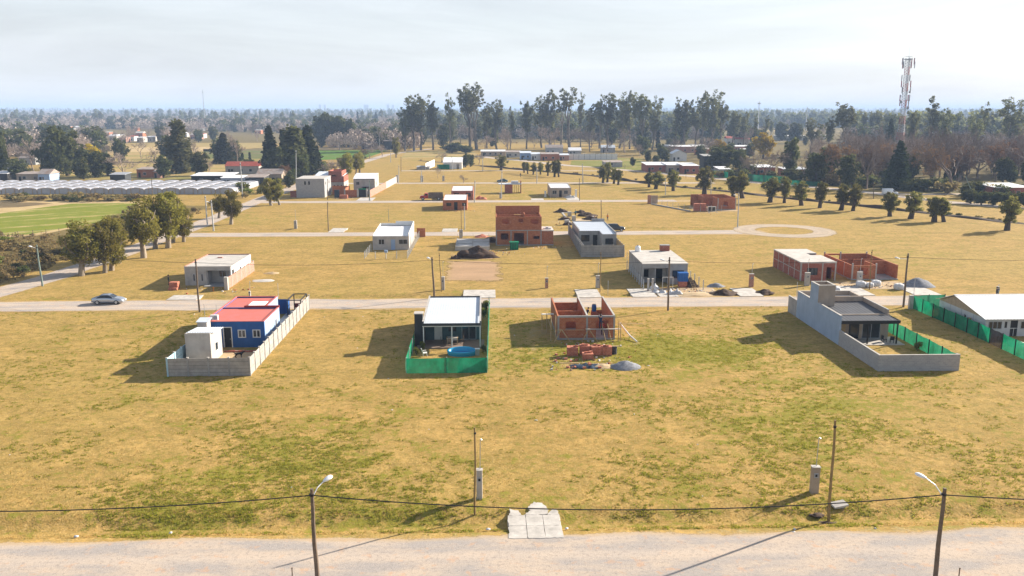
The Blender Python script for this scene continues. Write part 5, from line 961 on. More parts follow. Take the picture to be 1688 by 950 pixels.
def far_lot_houses():
    # roofless brick building by the roundabout, with its yard
    r = thing('brick_building_shell', 'roofless red brick building with pallets in front, beyond the roundabout', 'house', (61.5, 241.5, 0)); h = 3.3
    part('wall', MB().wall('x', 5.0, 10.3, 0, .18, 0, h, [(6.6, 8.0, 1.0, 2.4)]), 'brick', r); part('wall', MB().wall('y', .18, 12, 10.12, 10.3, 0, h), 'brick', r); part('wall', MB().wall('y', .18, 6, 5.0, 5.18, 0, h), 'brick', r)
    part('wall', MB().wall('x', 0, 10.1, 12, 12.18, 0, h), 'brick', r); part('wall', MB().wall('x', 2.2, 5.0, 6, 6.18, 0, h - .2, [(2.9, 3.9, 0, 2.2)]), 'brick', r); part('wall', MB().wall('y', 6.2, 12, 2.2, 2.38, 0, h), 'brick', r); part('wall', MB().wall('x', 0, 2.2, 9, 9.18, 0, 2.0), 'brick', r); part('plinth', MB().box(4.9, 10.4, -.06, 12.2, -.05, .2), 'cement', r)
    for X in (5.0, 10.1): part('column', MB().box(X - .05, X + .2, -.03, .1, 0, h + .1), 'cementlt', r)
    for i, X in enumerate((58.8, 60.6)): 
        p = thing('brick_pallet', 'tall brick pallet %s before the far roofless building' % ('left' if i == 0 else 'right'), 'brick stack', (X, 237.6, 0)); part('pallet', MB().box(0, 1.6, 0, 1.2, 0, .12), 'wood', p)
        for k in range(5):
            for j in range(2): part('brick_layer', MB().box(j * .8 + .02, j * .8 + .78, 0, 1.2, .125 + k * .42, .125 + k * .42 + .40), 'brickload', p)
    wn_ = thing('window_stack', 'stack of white framed windows beside the brick pallets, far lot', 'window stack', (62.7, 237.6, 0)); [part('frame', MB().box(0, 2.3, i * .15, i * .15 + .08, 0, .08).box(0, 2.3, i * .15, i * .15 + .08, 1.3, 1.38).box(0, .1, i * .15, i * .15 + .08, .08, 1.3).box(1.1, 1.2, i * .15, i * .15 + .08, .08, 1.3).box(2.2, 2.3, i * .15, i * .15 + .08, .08, 1.3), 'white', wn_) for i in range(4)]; part('pane', MB().box(.1, 2.2, .3, .32, .08, 1.3), 'glass', wn_)
    wire_fence('low post and wire fence round the far roofless building', [(50.2, 256), (57.5, 237.3), (66.5, 237.2)], 1.8, 3.0, 'steel', wires=4)
    solo('garden_kerb', 'grey kerb under the wire fence of the far roofless building', 'kerb', MB().hexa([(0, 0, 0), (.25, 0, 0), (7.55, -18.7, 0), (7.3, -18.7, 0)], [(0, 0, .3), (.25, 0, .3), (7.55, -18.7, .3), (7.3, -18.7, .3)]), 'cement', (50.2, 256.2, 0))
    pk = thing('gate_pillar', 'pale brick pillar at the far corner of the roofless building lot', 'pillar', (49.6, 258.5, 0)); part('shaft', MB().box(0, .9, 0, .9, 0, 2.6), 'brickpk', pk); part('wall_panel', MB().box(.95, 3.0, .1, .25, 0, 2.5), 'taupe', pk)
    small_house('brick_cottage', 'small orange brick house with white zinc roof, nearer of the pair', -12.3, 243.0, 6.9, 12, 'brick', 'zincw', 2.95, 3.4, [(1.0, 2.4, 1.2, 2.1), (5.5, 6.6, 1.2, 2.1)], [(3.2, 4.2, 2.3)], fr='black', dcol='dark', right=[(4, 5, 1, 2)])
    small_house('brick_cottage', 'small brick house with white zinc roof, farther of the pair', -11.0, 271.0, 7.0, 12, 'brickdk', 'zincw', 3.0, 3.5, [(.9, 2.5, 1.1, 2.3), (4.6, 6.2, 1.1, 2.3)], [], fr='black')
    heap('rubble_heap', 'heap of rubble and boards right of the farther small brick house', 'rubble', -1.5, 273.5, 1.6, .9, 'brickload', 71, 1.4, .6)
    # two-storey houses at the left end of the street
    r = small_house('grey_block_house', 'two-storey grey block house with two slit windows at the street corner', -61.9, 280.2, 9.2, 12, 'block', 'concrete', 6.0, 6.1, [(2.7, 3.2, 4.2, 5.3), (4.0, 4.5, 4.2, 5.3)], [], right=[(2, 3, 4, 5), (4, 5, .2, 2.2), (8, 9, 4, 5)], fr='black', rtype='slab')
    part('balcony_rail', MB().box(9.21, 9.28, 1, 11, 2.9, 3.1), 'cementlt', r)
    r = thing('brick_and_white_house', 'tall house with red brick upper floor and white lower floor behind the grey block house', 'house', (-60.2, 300, 0)); W, D = 10.6, 10
    shell(r, W, D, 3.4, 'offwhite', .2, front=[(7.0, 7.5, 1.2, 2.4), (8.2, 8.7, 1.2, 2.4), (9.4, 9.9, 1.2, 2.4)], right=[(2, 3, 1, 2.3), (5, 6, 1, 2.3)]); shell(r, W, D, 5.4, 'brickdk', .2, z0=3.42, front=[(3.2, 4.0, 4.0, 4.9)]); shell(r, 4.6, D - .4, 7.3, 'brickdk', .2, z0=3.42, x=5.4, y=-.25, front=[(6.6, 8.2, 4.5, 5.9)], right=[(3, 4, 5, 6)])
    part('roof', MB().corr(.2, 5.35, .2, D - .2, lambda x, y: 5.45 + .1 * y, .5, .05), 'zinc', r); part('roof', MB().box(5.6, 9.9, 0, D - .8, 6.6, 6.75), 'redroof', r); part('roof', MB().corr(10.02, W - .2, .2, D - .2, lambda x, y: 5.45 + .05 * y, .3, .05), 'zinc', r); part('interior', MB().box(.3, W - .3, 3, 3.1, 0, 5.3), 'dark', r)
    r = thing('grey_gable_house', 'two-storey grey rendered house with curved white roof behind brick street wall', 'house', (-44.8, 290.5, 0)); W, D = 7.2, 11
    shell(r, W, D, 5.0, 'cementlt', .2, front=[(.9, 2.0, 3.2, 4.3), (3.0, 4.2, .2, 2.4)], right=[(3, 4, 3, 4)]); V = MB(); n = 10
    zc = lambda t: 5.05 + 1.5 * math.sin(math.pi * (.08 + .92 * t) / 1.6)
    for i in range(n): a, b = D * i / n, D * (i + 1) / n; V.hexa([(-.1, a, zc(i / n) - .08), (W + .1, a, zc(i / n) - .08), (W + .1, b, zc((i + 1) / n) - .08), (-.1, b, zc((i + 1) / n) - .08)], [(-.1, a, zc(i / n)), (W + .1, a, zc(i / n)), (W + .1, b, zc((i + 1) / n)), (-.1, b, zc((i + 1) / n))])
    part('roof', V, 'zincw', r); part('gable', MB().wall('y', 0, D, W - .2, W, 5.0, 6.4, [], lambda a: zc(a / D) - .09), 'cementlt', r); part('gable', MB().wall('y', 0, D, 0, .2, 5.0, 6.4, [], lambda a: zc(a / D) - .09), 'cementlt', r); part('interior', MB().box(.3, W - .3, 4, 4.1, 0, 4.9), 'dark', r); win_y(r, .9, 2.0, -.03, 3.2, 4.3, 'towgrey', 2); part('awning', MB().box(2.8, 5.6, -1.6, -.02, 2.45, 2.6), 'clothk', r)
    f = thing('street_wall', 'orange brick street wall with cement posts and black gate before the grey curved-roof house', 'wall', (-52.5, 280.6, 0)); part('wall', MB().box(.6, 6.2, 9.0, 9.2, 0, 3.0), 'brick', f); part('wall', MB().box(6.4, 10.4, .2, .4, 0, 2.4), 'brick', f); part('wall', MB().box(6.3, 6.5, .4, 9.0, 0, 3.0), 'brick', f)
    for X in (6.2, 10.4, 13.4): part('pillar', MB().box(X - .2, X + .25, 0, .45, 0, 2.7), 'cementlt', f)
    part('gate', MB().box(10.7, 13.2, .15, .25, .1, 2.5), 'black', f); part('gate', MB().box(10.7, 13.2, .3, .4, 2.5, 2.9), 'cloth', f)
    f = thing('side_boundary_wall', 'long pink and white boundary wall running back beside the curved-roof house', 'wall', (-38.6, 280.8, 0)); part('wall_panel', MB().hexa([(.4, 0, 0), (.6, 0, 0), (2.2, 32, 0), (2.0, 32, 0)], [(.4, 0, 2.3), (.6, 0, 2.3), (2.2, 32, 2.3), (2.0, 32, 2.3)]), 'brickpk', f); part('wall_panel', MB().hexa([(2.02, 32.05, 0), (2.22, 32.05, 0), (3.4, 58, 0), (3.2, 58, 0)], [(2.02, 32.05, 2.4), (2.22, 32.05, 2.4), (3.4, 58, 2.4), (3.2, 58, 2.4)]), 'offwhite', f); part('pillar', MB().box(3.1, 3.9, 58, 58.6, 0, 2.9), 'cement', f)
    t = thing('dark_water_tank', 'dark blue upright tank before the orange brick wall', 'tank', (-49.5, 279.6, 0)); part('body', MB().box(0, 1.5, 0, 1.2, 0, 2.4), 'tarp', t); part('lid', MB().box(-.05, 1.55, -.05, 1.25, 2.4, 2.5), 'black', t)
    p = thing('brick_pallet', 'low orange brick stack at the kerb beside the dark blue tank', 'brick stack', (-47.3, 276.3, 0)); [part('brick_layer', MB().box(j * 1.3 + .02, j * 1.3 + 1.28, 0, 1.1, k * .4, k * .4 + .38), 'brickload', p) for k in range(3) for j in range(2)]
    p = thing('brick_pallet', 'dark brick stack left of the grey block house', 'brick stack', (-64.2, 281.5, 0)); [part('brick_layer', MB().box(0, 2.0, 0, 1.1, k * .5, k * .5 + .48), 'brickdk', p) for k in range(4)]
    r = small_house('white_roof_cottage', 'small pinkish house with white zinc roof on the far lots, right of centre', 21.1, 279.3, 7.0, 12, 'taupe', 'zincw', 3.05, 3.6, [(.8, 2.2, 1.0, 2.2), (4.6, 5.9, 1.0, 2.2)], [(3.0, 3.9, 2.2)], fr='towgrey', dcol='dark')
    for i, (X, Y) in enumerate([(19.3, 279.5), (29.2, 277.8)]): 
        s = thing('gate_pillar', 'white pillar at the %s side of the far pinkish house' % ('left' if i == 0 else 'right'), 'pillar', (X, Y, 0)); part('shaft', MB().box(0, .6, 0, .6, 0, 1.9 + .6 * i), 'white', s); part('cap', MB().box(-.05, .65, -.05, .65, 1.9 + .6 * i, 2.0 + .6 * i), 'white', s)
    heap('rubble_heap', 'grey rubble and boards beside the far pinkish house', 'rubble', 27.6, 276.6, 1.3, 1.1, 'concrete', 75, 1.5, .6)
    # unfinished kiosk with bags
    r = thing('brick_kiosk', 'tiny half-built brick kiosk with white bags and yellow props on a far lot', 'kiosk', (6.6, 293.0, 0)); part('wall', MB().wall('x', 0, 2.6, 0, .2, 0, 3.0), 'brickdk', r); part('wall', MB().wall('y', .2, 4, 0, .2, 0, 3.0), 'brickdk', r); part('wall', MB().wall('y', .2, 4, 5.4, 5.6, 0, 4.2), 'brickdk', r); [part('prop', MB().cyl(X, .1, 0, 2.9, .09, n=6), 'lf_yel', r) for X in (3.2, 3.9, 4.6)]; part('roof', MB().box(-2.2, 5.7, -.1, 4.1, 3.003, 3.2), 'zinc', r); part('bag_stack', MB().box(2.2, 4.6, .6, 2.6, 3.21, 4.1), 'bag', r)
    # far green and white house and white walls
    r = thing('green_white_house', 'small white house with white roof and green netting panel, far centre', 'house', site(731, 279)); k = .2; shell(r, 9, 10, 3.2, 'white', .2, front=[(6.4, 7.6, 0, 2.4)]); part('roof', MB().corr(-.3, 9.3, -.3, 10.3, lambda x, y: 3.3 + .18 * y, .5, .06), 'zincw', r); part('netting_panel', MB().box(-3.0, 3.0, -1.5, -1.4, 0, 2.3), 'cloth', r)
    r = small_house('white_lean_to', 'low white outbuilding right of the far green and white house', *site(751, 276), 5, 9, 'white', 'zinc', 3.0, 3.6, [(1, 2, 1, 2)], [], fr='towgrey')
    w_ = site(701, 280); solo('white_wall', 'bright white boundary wall standing alone on the far lots', 'wall', MB().hexa([(0, 0, 0), (.25, 0, 0), (3.0, 26, 0), (2.75, 26, 0)], [(0, 0, 3.0), (.25, 0, 3.0), (3.0, 26, 3.4), (2.75, 26, 3.4)]), 'white', (w_[0], w_[1], 0))
    w_ = site(694, 280); solo('low_shed', 'low dark shed beside the lone white wall on the far lots', 'shed', MB().box(-2, 4, 0, 4, 0, 1.2).hexa([(-2.3, -.3, 1.203), (4.3, -.3, 1.203), (4.3, 4.3, 1.203), (-2.3, 4.3, 1.203)], [(-2.3, -.3, 1.3), (4.3, -.3, 1.3), (4.3, 4.3, 1.7), (-2.3, 4.3, 1.7)]), 'cement', (w_[0], w_[1], 0))
far_lot_houses()
def trench_site():
    X0, Y0 = site(925, 372); 
    for i, (px, py, r_, h, lb) in enumerate([(926, 350, 1.6, .9, 'at the far left corner of the trenches'), (931, 362, 1.5, .8, 'midway along the left trench'), (936, 371, 1.2, .8, 'at the near left corner of the trenches'), (957, 351, 1.5, .8, 'behind the man in teal'), (967, 356, 2.2, 1.0, 'right of the man in teal'), (974, 362, 1.8, 1.0, 'at the near right corner of the trenches')]):
        x, y = site(px, py); heap('trench_spoil', 'dark spoil heap ' + lb, 'earth mound', x, y, r_, h, 'soil', 80 + i, 1.3, .6)
    x, y = site(938, 368); r = thing('foundation_trench', 'freshly dug foundation trenches with pale concrete footing behind the grey house', 'foundation', (x, y, 0)); part('footing', MB().box(0, 8, 0, .5, -.05, .12), 'cementlt', r); part('footing', MB().box(0, .5, .5, 22, -.05, .12), 'cementlt', r); part('footing', MB().box(7.5, 8, .5, 22, -.05, .12), 'cementlt', r); part('footing', MB().box(.5, 7.5, 21.5, 22, -.05, .12), 'cementlt', r); part('sand_bed', MB().box(2, 6, 3, 9, -.05, .03), 'sand', r)
    for i, (px, py) in enumerate([(931, 371), (943, 364), (936, 357)]): part('block', MB().box(site(px, py)[0] - x, site(px, py)[0] - x + 1, site(px, py)[1] - y, site(px, py)[1] - y + 1, 0, 1.2), 'cementlt', r)
trench_site()
# ------------------------------------------------------------------ trees
def leaf_quads(centers, radii, per, size, rng, flat=1.0, droop=0.0, zsq=1.0):
    """clumps of small leaf-spray faces; centers (n,3), one cloud of faces per clump"""
    C_ = np.repeat(np.asarray(centers, float), per, axis=0); Rr = np.repeat(np.asarray(radii, float), per)
    n = len(C_); d = rng.normal(size=(n, 3)); d /= np.linalg.norm(d, axis=1)[:, None]; rad = Rr * rng.random(n) ** (1 / 2.2)
    d[:, 2] *= zsq; P = C_ + d * rad[:, None]; P[:, 2] -= droop * rad
    a = rng.normal(size=(n, 3)); a[:, 2] *= flat; a /= np.linalg.norm(a, axis=1)[:, None]
    b = np.cross(a, rng.normal(size=(n, 3))); b /= np.linalg.norm(b, axis=1)[:, None] + 1e-9
    s = size * (0.55 + 0.9 * rng.random(n)); a *= s[:, None]; b *= (s * (0.45 + 0.4 * rng.random(n)))[:, None]
    V = np.stack([P - a - b * .6, P + a * .2 - b, P + a + b * .5, P - a * .3 + b], 1).reshape(-1, 3)
    return V, np.arange(n * 4).reshape(-1, 4)
def limb_mesh(name, segs, mat, n=5):
    """tapered limbs; segs = list of (points, radii)"""
    mb = MB()
    for pts, rad in segs: mb.tube(pts, list(rad), n if rad[0] > 0.08 else 3, cap=False)
    return mb.mesh(name, mat, True)
def wiggle(p0, p1, r0, r1, rng, k=4, amp=0.08):
    p0, p1 = np.array(p0, float), np.array(p1, float); L_ = np.linalg.norm(p1 - p0); pts = []
    for i in range(k + 1):
        t = i / k; q = p0 + (p1 - p0) * t
        if 0 < i < k: q = q + rng.normal(size=3) * amp * L_ * 0.5
        pts.append(tuple(q))
    return pts, [r0 + (r1 - r0) * i / k for i in range(k + 1)]
def pollard(seed, Hh=9.0, W=6.0, trunk=0.28, r=0.42, nclump=62, per=55, size=0.22, leaf='lf_pollard', bark='bk_pale', round_=1.0):
    rng = np.random.default_rng(seed); segs = []; th = Hh * trunk; lean = rng.normal(size=2) * .25
    segs.append(wiggle((0, 0, -.15), (lean[0], lean[1], th), r * 1.25, r * .9, rng, 3, .03)); cent = []; rad = []; nl = rng.integers(4, 7); tips = []
    for i in range(nl):
        a = 2 * math.pi * (i + rng.random() * .6) / nl; rr = W * (.16 + .24 * rng.random()); zt = Hh * (.62 + .3 * rng.random()); tip = (lean[0] + rr * math.cos(a), lean[1] + rr * math.sin(a), zt)
        segs.append(wiggle((lean[0], lean[1], th * .92), tip, r * .55, .05, rng, 4, .1)); tips.append(tip)
        for j in range(3):
            t = .45 + .2 * j; q = np.array((lean[0], lean[1], th)) * (1 - t) + np.array(tip) * t; e = q + rng.normal(size=3) * np.array([W * .14, W * .14, Hh * .06]) + np.array([0, 0, Hh * .06]); segs.append(wiggle(q, e, r * .18, .03, rng, 2, .1))
    zc = (th * .75 + Hh) / 2; hz_ = (Hh - th * .75) / 2
    while len(cent) < nclump:
        d = rng.normal(size=3); d /= np.linalg.norm(d); rho = rng.random() ** .42
        lump = .74 + .42 * mnoise.noise(Vector((d[0] * 1.6 + seed, d[1] * 1.6, d[2] * 1.6)))
        w_ = W / 2 * lump * (1.0 if d[2] > -.2 else .85)
        p = np.array([lean[0] * 1.3 + d[0] * rho * w_, lean[1] * 1.3 + d[1] * rho * w_, zc + d[2] * rho * hz_ * (.86 + .28 * lump)])
        cent.append(p); rad.append((.085 + .075 * rng.random()) * W * round_)
    V, Fq = leaf_quads(cent, rad, per, size, rng)
    return limb_mesh('trunk', segs, bark, 8), np_mesh('crown', V, Fq, leaf)
def eucalypt(seed, Hh=42.0, spread=.24, nl=5, bare=.3, per=42, size=.62, clump=(1.2, 2.6), dens=9, leaf='lf_euc', bark='bk_euc', fork=None):
    rng = np.random.default_rng(seed); segs = []; cent = []; rad = []; f = fork or (.18 + .2 * rng.random()); base = np.array((0, 0, -.3)); fk = np.array([rng.normal() * .6, rng.normal() * .6, Hh * f])
    segs.append(wiggle(base, fk, .85, .6, rng, 3, .02))
    for i in range(nl):
        a = 2 * math.pi * (i + .5 * rng.random()) / nl; sp = Hh * spread * (.35 + .75 * rng.random()); top = np.array([fk[0] + sp * math.cos(a), fk[1] + sp * math.sin(a), Hh * (.78 + .22 * rng.random()) if i else Hh])
        if i == 0: top[:2] = fk[:2] + rng.normal(size=2) * 1.2
        pts, rr = wiggle(fk - np.array([0, 0, Hh * .04 * i / nl]), top, .42, .06, rng, 6, .05); segs.append((pts, rr)); pts = np.array(pts)
        nb = dens + int(rng.integers(0, 3))
        for j in range(nb):
            t = bare + (1 - bare) * (j + rng.random() * .7) / nb; q = pts[min(5, int(t * 6))] * (1 - (t * 6 - min(5, int(t * 6)))) + pts[min(6, int(t * 6) + 1)] * (t * 6 - min(5, int(t * 6)))
            az = rng.random() * 6.28; ln = Hh * (.025 + .075 * rng.random()) * (1.1 - .5 * t); e = q + np.array([math.cos(az) * ln, math.sin(az) * ln, ln * (.2 + .7 * rng.random())])
            segs.append(wiggle(q, e, .11, .035, rng, 2, .1)); cent.append(e); rad.append(clump[0] + (clump[1] - clump[0]) * rng.random() * (1.15 - .45 * t))
            if rng.random() < .55: cent.append(e + rng.normal(size=3) * 1.3); rad.append(clump[0] * (.6 + .6 * rng.random()))
    V, Fq = leaf_quads(cent, rad, per, size, rng, droop=.25, zsq=1.15)
    return limb_mesh('trunk', segs, bark, 7), np_mesh('crown', V, Fq, leaf)
def conifer(seed, Hh=20.0, W=9.0, per=26, size=.5, leaf='lf_con', rag=.35, tiers=20):
    rng = np.random.default_rng(seed); cent = []; rad = []; segs = [wiggle((0, 0, -.2), (rng.normal() * .3, rng.normal() * .3, Hh * .97), .42, .04, rng, 6, .01)]
    for i in range(tiers):
        t = i / tiers; z = Hh * (.08 + .9 * t); R_ = W / 2 * (1 - t) ** .8 * (1 - rag * rng.random()); nb = int(7 - 3 * t)
        for k in range(nb):
            a = 6.28 * (k + rng.random()) / nb; L_ = R_ * (.75 + .4 * rng.random())
            for q in (.45, .95): cent.append((L_ * q * math.cos(a), L_ * q * math.sin(a), z - L_ * q * .18)); rad.append(.28 * W * (.35 + .4 * (1 - t)) * (.5 + .35 * q))
            segs.append(([(0, 0, z), (L_ * .9 * math.cos(a), L_ * .9 * math.sin(a), z - L_ * .16)], [.07, .02]))
    cent.append((0, 0, Hh * .98)); rad.append(.5)
    V, Fq = leaf_quads(cent, rad, per, size, rng, .6, 0, .6); return limb_mesh('trunk', segs, 'bk_dark', 6), np_mesh('crown', V, Fq, leaf)
def cypress(seed, Hh=20.0, W=4.5, n=2600, size=.5, leaf='lf_cyp'):
    rng = np.random.default_rng(seed); cent = []; rad = []
    for i in range(70):
        t = rng.random(); z = Hh * (.05 + .93 * t); R_ = W / 2 * (math.sin(math.pi * min(1, .18 + .82 * t)) ** .55 if t > .2 else .7 + t) * (.6 + .5 * rng.random()); a = rng.random() * 6.28; cent.append((R_ * .62 * math.cos(a), R_ * .62 * math.sin(a), z)); rad.append(W * (.16 + .12 * rng.random()))
    V, Fq = leaf_quads(cent, rad, n // 70, size, rng, 1.5, 0, 1.6); return limb_mesh('trunk', [wiggle((0, 0, -.2), (0, 0, Hh * .9), .3, .05, rng, 3, .01)], 'bk_dark', 6), np_mesh('crown', V, Fq, leaf)
def bare_tree(seed, Hh=12.0, W=10.0, mat='bk_twig', depth=5, thick=.26, leaf=None, nleaf=0, split=(3, 4), upright=.55, twig=.04):
    rng = np.random.default_rng(seed); segs = []; ends = []
    def grow(p, d, L_, r, k):
        e = p + d * L_; m = p + d * L_ * .5 + rng.normal(size=3) * L_ * .06; segs.append(([tuple(p), tuple(m), tuple(e)], [r, r * .8, r * .62]))
        if k == 0: ends.append(e); return
        for i in range(int(rng.integers(split[0], split[1] + 1))):
            nd = d * (.75 + .3 * rng.random()) + rng.normal(size=3) * .52 + np.array([0, 0, upright * .35]); nd /= np.linalg.norm(nd); q = p + d * L_ * (.45 + .55 * rng.random()) if i else e
            grow(q, nd, L_ * (.58 + .26 * rng.random()), max(twig, r * .55), k - 1)
    grow(np.array((0, 0, -.15)), np.array((rng.normal() * .06, rng.normal() * .06, 1.0)), Hh * .27, thick, depth)
    # fit to the wanted outline
    A = np.array([p for s, _ in segs for p in s]); top = A[:, 2].max(); wid = np.percentile(np.hypot(A[:, 0], A[:, 1]), 96) * 2; fz, fw = Hh / top, W / wid
    segs = [([(x * fw, y * fw, z * fz) for x, y, z in pts], rr) for pts, rr in segs]
    tr = limb_mesh('trunk', segs[:1] if leaf else [s for s in segs if s[1][0] > .09], mat, 6); tw = [s for s in segs if s[1][0] <= .09] if not leaf else segs[1:]
    mb = MB()
    for pts, rr in tw: mb.tube(pts, list(rr), 3, cap=False)
    cr = mb.mesh('crown', mat)
    if leaf:
        E_ = np.array(ends) * np.array([fw, fw, fz]); E_ = E_[rng.choice(len(E_), min(nleaf, len(E_)), False)]; V, Fq = leaf_quads(E_, np.full(len(E_), .5), 5, .2, rng); k0 = len(mb.v); mb.v += [tuple(v) for v in V.tolist()]; mb.f += [tuple(int(i) + k0 for i in f) for f in Fq]
        cr = mb.mesh('crown', mat); cr.materials.append(MT[leaf]); mi = np.zeros(len(cr.polygons), dtype=np.int32); mi[-len(Fq):] = 1; cr.polygons.foreach_set('material_index', mi)
    return tr, cr
def bush(seed, Hh=1.6, W=2.2, leaf='lf_bush', n=18, per=30, size=.13):
    rng = np.random.default_rng(seed); cent = []; rad = []
    for i in range(n): a = rng.random() * 6.28; rr = W * .36 * rng.random() ** .6; cent.append((rr * math.cos(a), rr * math.sin(a), Hh * (.22 + .55 * rng.random()))); rad.append(W * (.13 + .08 * rng.random()))
    V, Fq = leaf_quads(cent, rad, per, size, rng); st = MB()
    for i in range(5): a = 6.28 * i / 5; st.tube([(0, 0, -.05), (.3 * W * math.cos(a), .3 * W * math.sin(a), Hh * .55)], [.03, .012], 3, False)
    return st.mesh('stem', 'bk_dark'), np_mesh('foliage', V, Fq, leaf)

PROTO = {}
def proto(key, fn, *a, **k): PROTO[key] = fn(*a, **k)
for i in range(5): proto('olive%d' % i, pollard, 100 + i, 9.0, 6.4, .26, .40, 84, 78, .155, 'lf_olive', 'bk_pale')
for i in range(5): proto('poll%d' % i, pollard, 120 + i, 8.0, 5.2, .28, .5, 60, 62, .17, 'lf_pollard', 'bk_dark')
for i in range(7): proto('euc%d' % i, eucalypt, 140 + i, 42, [.17, .12, .20, .14, .18, .11, .22][i], [5, 3, 6, 4, 5, 3, 6][i], [.2, .35, .25, .15, .1, .3, .45][i], 30, .5, (1.0, 2.3), [16, 11, 13, 17, 18, 12, 12][i])
for i in range(2): proto('eucthin%d' % i, eucalypt, 160 + i, 42, .10, 3, .55, 22, .5, (.8, 1.5), 8, 'lf_euc', 'bk_euc', .35)
for i in range(3): proto('con%d' % i, conifer, 170 + i, 20, [9, 7.5, 10][i])
for i in range(2): proto('cyp%d' % i, cypress, 175 + i, 20, [5.5, 3.4][i], leaf=['lf_cyp', 'lf_con'][i])
for i in range(4): proto('ever%d' % i, pollard, 180 + i, 12, 10, .12, .4, 66, 46, .42, 'lf_ever', 'bk_dark', 1.1)
for i in range(4): proto('bare%d' % i, bare_tree, 190 + i, 12, [10, 9, 11, 8][i], 'bk_twig', 5)
for i in range(2): proto('redbare%d' % i, bare_tree, 196 + i, 16, [13, 16][i], 'bk_twigr', 6 if i else 5, .38, None, 0, (3, 4) if not i else (3, 3))
for i in range(2): proto('brown%d' % i, bare_tree, 200 + i, 13, [11, 13][i], 'bk_twigr', 5, .3, 'lf_brown', 520)
proto('yel0', pollard, 210, 8, 7, .2, .3, 50, 46, .32, 'lf_yel', 'bk_dark', 1.1)
for i in range(3): proto('bush%d' % i, bush, 215 + i, 1.6, 2.3, ['lf_bush', 'lf_weed', 'lf_ever'][i])
BASE_H = {'olive': 9, 'poll': 8, 'euc': 42, 'eucthin': 42, 'con': 20, 'cyp': 20, 'ever': 12, 'bare': 12, 'redbare': 16, 'brown': 13, 'yel': 8, 'bush': 1.6}
BASE_W = {'olive': 6.4, 'poll': 5.2, 'euc': 17, 'eucthin': 9, 'con': 9, 'cyp': 5, 'ever': 10, 'bare': 10, 'redbare': 14, 'brown': 12, 'yel': 7, 'bush': 2.3}
NAMES = {'olive': 'roadside_tree', 'poll': 'pollarded_tree', 'euc': 'eucalyptus_tree', 'eucthin': 'eucalyptus_tree', 'con': 'conifer_tree', 'cyp': 'cypress_tree', 'ever': 'evergreen_tree', 'bare': 'leafless_tree', 'redbare': 'leafless_tree', 'brown': 'brown_leaved_tree', 'yel': 'yellow_flowering_tree', 'bush': 'shrub'}
def stemkey(k): return k.rstrip('0123456789')
def plant(key, x, y, h, label, wid=None, group=None, rz=None, z=0.0):
    k = stemkey(key); o = thing(NAMES[k], label, 'shrub' if k == 'bush' else 'tree', (x, y, z), random.uniform(0, 6.28) if rz is None else rz, group)
    s = h / BASE_H[k]; sw = (wid / BASE_W[k]) if wid else s; o.scale = (sw, sw, s)
    a, b = PROTO[key]
    for nm, me in (('stem' if k == 'bush' else 'trunk', a), ('foliage' if k == 'bush' else 'crown', b)): link(nm, me, o)
    return o
def plant_px(key, px, py, ptop, label, wpx=None, group=None):
    x, y = site(px, py); return plant(key, x, y, height_at(px, ptop, y), label, width_at(y, wpx) if wpx else None, group)
# row along the dirt road on the left
LT = [(134, 455, 367, 72), (173, 450, 366, 50), (184, 446, 362, 58), (197, 434, 362, 44), (237, 425, 332, 70), (256, 410, 326, 56), (277, 409, 318, 62), (285, 400, 322, 44), (303, 399, 340, 40), (361, 360, 322, 34), (381, 370, 316, 42), (447, 339, 294, 34), (461, 338, 297, 28), (572, 293, 253, 30), (587, 288, 256, 22), (593, 285, 252, 24), (653, 260, 227, 18)]
for i, (px, py, pt, wp) in enumerate(LT):
    plant_px('olive%d' % (i % 5), px, py, pt, 'bushy olive-green tree, %s from the left along the left dirt road' % ORD[i], wp, 'trees along the left dirt road')
# pollarded row beside the ditch on the right
RT = [(826, 281, 256, 18), (864, 285, 266, 9), (870, 287, 268, 8), (879, 288, 268, 9), (891, 288, 268, 10), (903, 290, 267, 11), (914, 292, 263, 13), (921, 292, 264, 11), (994, 302, 272, 16), (1001, 301, 268, 14), (1012, 303, 278, 15), (1019, 305, 278, 14), (1070, 309, 284, 17), (1081, 312, 283, 24), (1110, 315, 281, 20), (1161, 321, 276, 28), (1209, 326, 288, 24), (1224, 327, 283, 26), (1269, 334, 292, 30), (1293, 335, 292, 18), (1321, 339, 300, 25), (1351, 343, 297, 22), (1386, 347, 305, 28), (1406, 348, 303, 22), (1467, 357, 318, 26), (1501, 361, 317, 32), (1540, 366, 322, 32), (1556, 366, 327, 24), (1660, 380, 324, 33)]
for i, (px, py, pt, wp) in enumerate(RT):
    plant_px('poll%d' % (i % 5), px, py, pt, 'pollarded tree with thick dark trunk, %s from the left along the ditch' % ORD[i], wp * 1.32, 'pollarded trees along the ditch')
